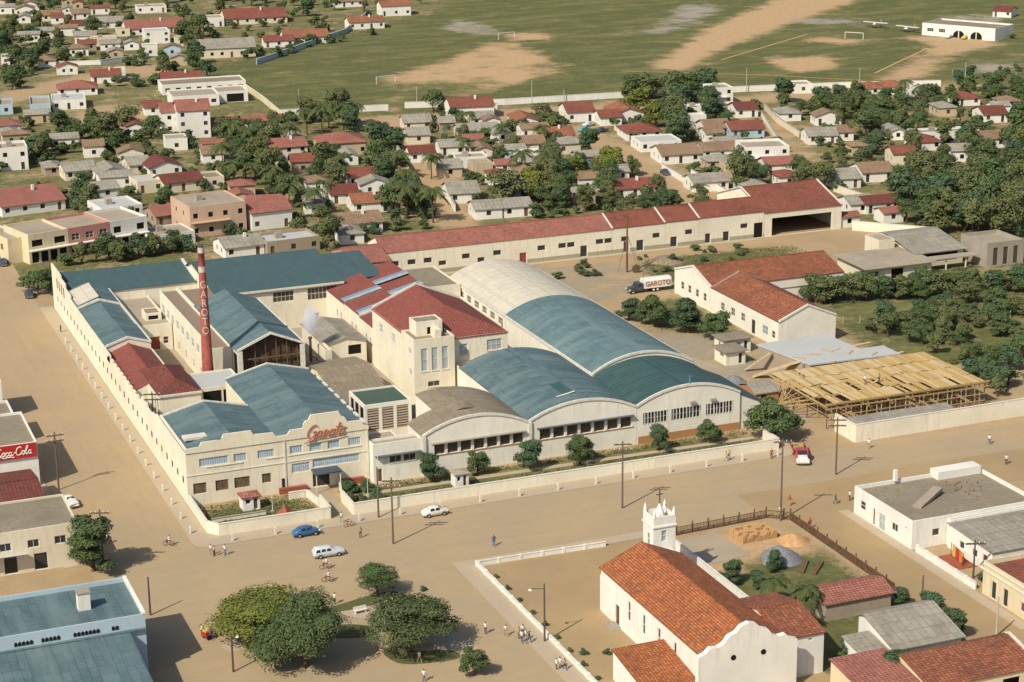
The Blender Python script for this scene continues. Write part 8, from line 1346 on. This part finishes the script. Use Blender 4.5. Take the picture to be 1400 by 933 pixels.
def bicycle(lab, x, y, rz, rider):
    t = thing('bicycle', lab, 'bicycle', (x, y, 0.02), rz)
    for sx in (-0.52, 0.52):
        w = MB().tube([(sx+0.33*math.cos(6.2832*k/20), 0, 0.35+0.33*math.sin(6.2832*k/20)) for k in range(21)], 0.03, 6).build('wheel', 'tyre', t)
        for a in (0.2, 1.25, 2.3): MB().bar((sx-0.32*math.cos(a), 0, 0.35-0.32*math.sin(a)), (sx+0.32*math.cos(a), 0, 0.35+0.32*math.sin(a)), 0.012).build('spoke', 'chrome', w)
    for p, q in (((-0.52, 0.35), (-0.1, 0.3)), ((-0.1, 0.3), (-0.22, 0.82)), ((-0.22, 0.82), (-0.52, 0.35)), ((-0.1, 0.3), (0.38, 0.75)), ((-0.2, 0.75), (0.36, 0.8)), ((0.36, 0.95), (0.52, 0.35))): MB().bar((p[0], 0, p[1]), (q[0], 0, q[1]), 0.04).build('frame_tube', 'paint_red', t)
    MB().box(-0.36, -0.1, -0.08, 0.08, 0.82, 0.88).build('saddle', 'tyre', t); MB().bar((0.34, -0.28, 0.98), (0.34, 0.28, 0.98), 0.035).build('handlebar', 'chrome', t)
    if rider: person(rider, x-0.18*math.cos(rz), y-0.18*math.sin(rz), rz, 'sit', 'cloth_white', 'cloth_dark', 0.06)
bicycle('bicycle ridden along the street corner by the side wall', -7.6, -0.6, 2.6, 'cyclist in white shirt riding by the side street corner'); bicycle('bicycle ridden behind the pale estate car', 10.6, -17.6, 3.0, 'cyclist in white shirt behind the pale estate car'); bicycle('bicycle ridden near the traffic island', 9.6, -22.0, 2.8, 'cyclist in white shirt near the traffic island'); bicycle('bicycle leaning near the entrance gap', 18.3, -3.9, 0.2, None)
# ice-cream cart with parasol, bench
t = thing('vendor_cart', 'red vendor cart with yellow lid at the edge of the square', 'cart', (-9.6, -33.2, 0), 0.4)
MB().box(-0.8, 0.8, -0.45, 0.45, 0.5, 1.15).build('box', 'paint_red', t); MB().box(-0.7, 0.1, -0.4, 0.4, 1.15, 1.35).build('lid', 'cloth_yellow', t)
for s in (-1, 1): MB().tube([(-0.3, s*0.5-0.04, 0.36), (-0.3, s*0.5+0.04, 0.36)], 0.36, 14).build('wheel', 'tyre', t)
t = thing('park_bench', 'white concrete bench beside the open spreading tree', 'bench', (10.6, -33.4, 0), 0.1); MB().box(-0.9, 0.9, -0.25, 0.25, 0.42, 0.5).build('seat', 'frame_white', t)
for x in (-0.7, 0.7): MB().box(x-0.08, x+0.08, -0.2, 0.2, 0, 0.42).build('leg', 'frame_white', t)
MB().box(-0.9, 0.9, 0.2, 0.28, 0.55, 0.9).build('backrest', 'frame_white', t)
t = thing('yard_marquee', 'orange and red cloths hung in the front garden of the grey-roofed house', 'laundry', (91.6, -50.2, 0), R(80)); MB().tube([(-2, 0, 0), (-2, 0, 2.2)], 0.05, 6).build('post', 'wood', t); MB().tube([(2, 0, 0), (2, 0, 2.2)], 0.05, 6).build('post', 'wood', t); MB().bar((-2, 0, 2.15), (2, 0, 2.15), 0.02).build('line', 'iron', t)
for k in range(3): MB().prism([(-1.6+1.1*k, 0.5), (-0.7+1.1*k, 0.45), (-0.65+1.1*k, 2.14), (-1.65+1.1*k, 2.14)], -0.03, 0.03, 'y').build('cloth', ('cloth_orange', 'cloth_red', 'cloth_yellow')[k], t)
# steam drifting from the vent
m, nt, p = _nt('steam'); nt.nodes.remove(p); pv = nt.nodes.new('ShaderNodeVolumePrincipled'); pv.inputs['Color'].default_value = (0.95, 0.96, 1, 1)
tc = nt.nodes.new('ShaderNodeTexCoord').outputs['Object']; ln = nt.nodes.new('ShaderNodeVectorMath'); ln.operation = 'LENGTH'; nt.links.new(tc, ln.inputs[0])
sn = noise(nt, tc, 1.6, 5, 0.75); edge = ramp(nt, ln.outputs['Value'], 1.0, 0.2); dn = mul(nt, ramp(nt, mul(nt, sn, edge, 'MULTIPLY'), 0.22, 0.5), 1.6); nt.links.new(dn, pv.inputs['Density']); nt.links.new(pv.outputs[0], nt.nodes['Material Output'].inputs['Volume'])
sb = MB(); 
for k in range(9):
    a = -math.pi/2+math.pi*k/8; sb.v += [(math.cos(a)*math.cos(6.2832*j/14), math.cos(a)*math.sin(6.2832*j/14), math.sin(a)) for j in range(14)]
for k in range(8): sb.f += [(k*14+j, k*14+(j+1) % 14, (k+1)*14+(j+1) % 14, (k+1)*14+j) for j in range(14)]
o = sb.build('steam', 'steam'); o.location = (34.5, 69.8, 10.2); o.scale = (2.6, 2.6, 4.6); o['kind'] = 'stuff'; tag(o, 'small white steam plume rising in the middle yard', 'steam')
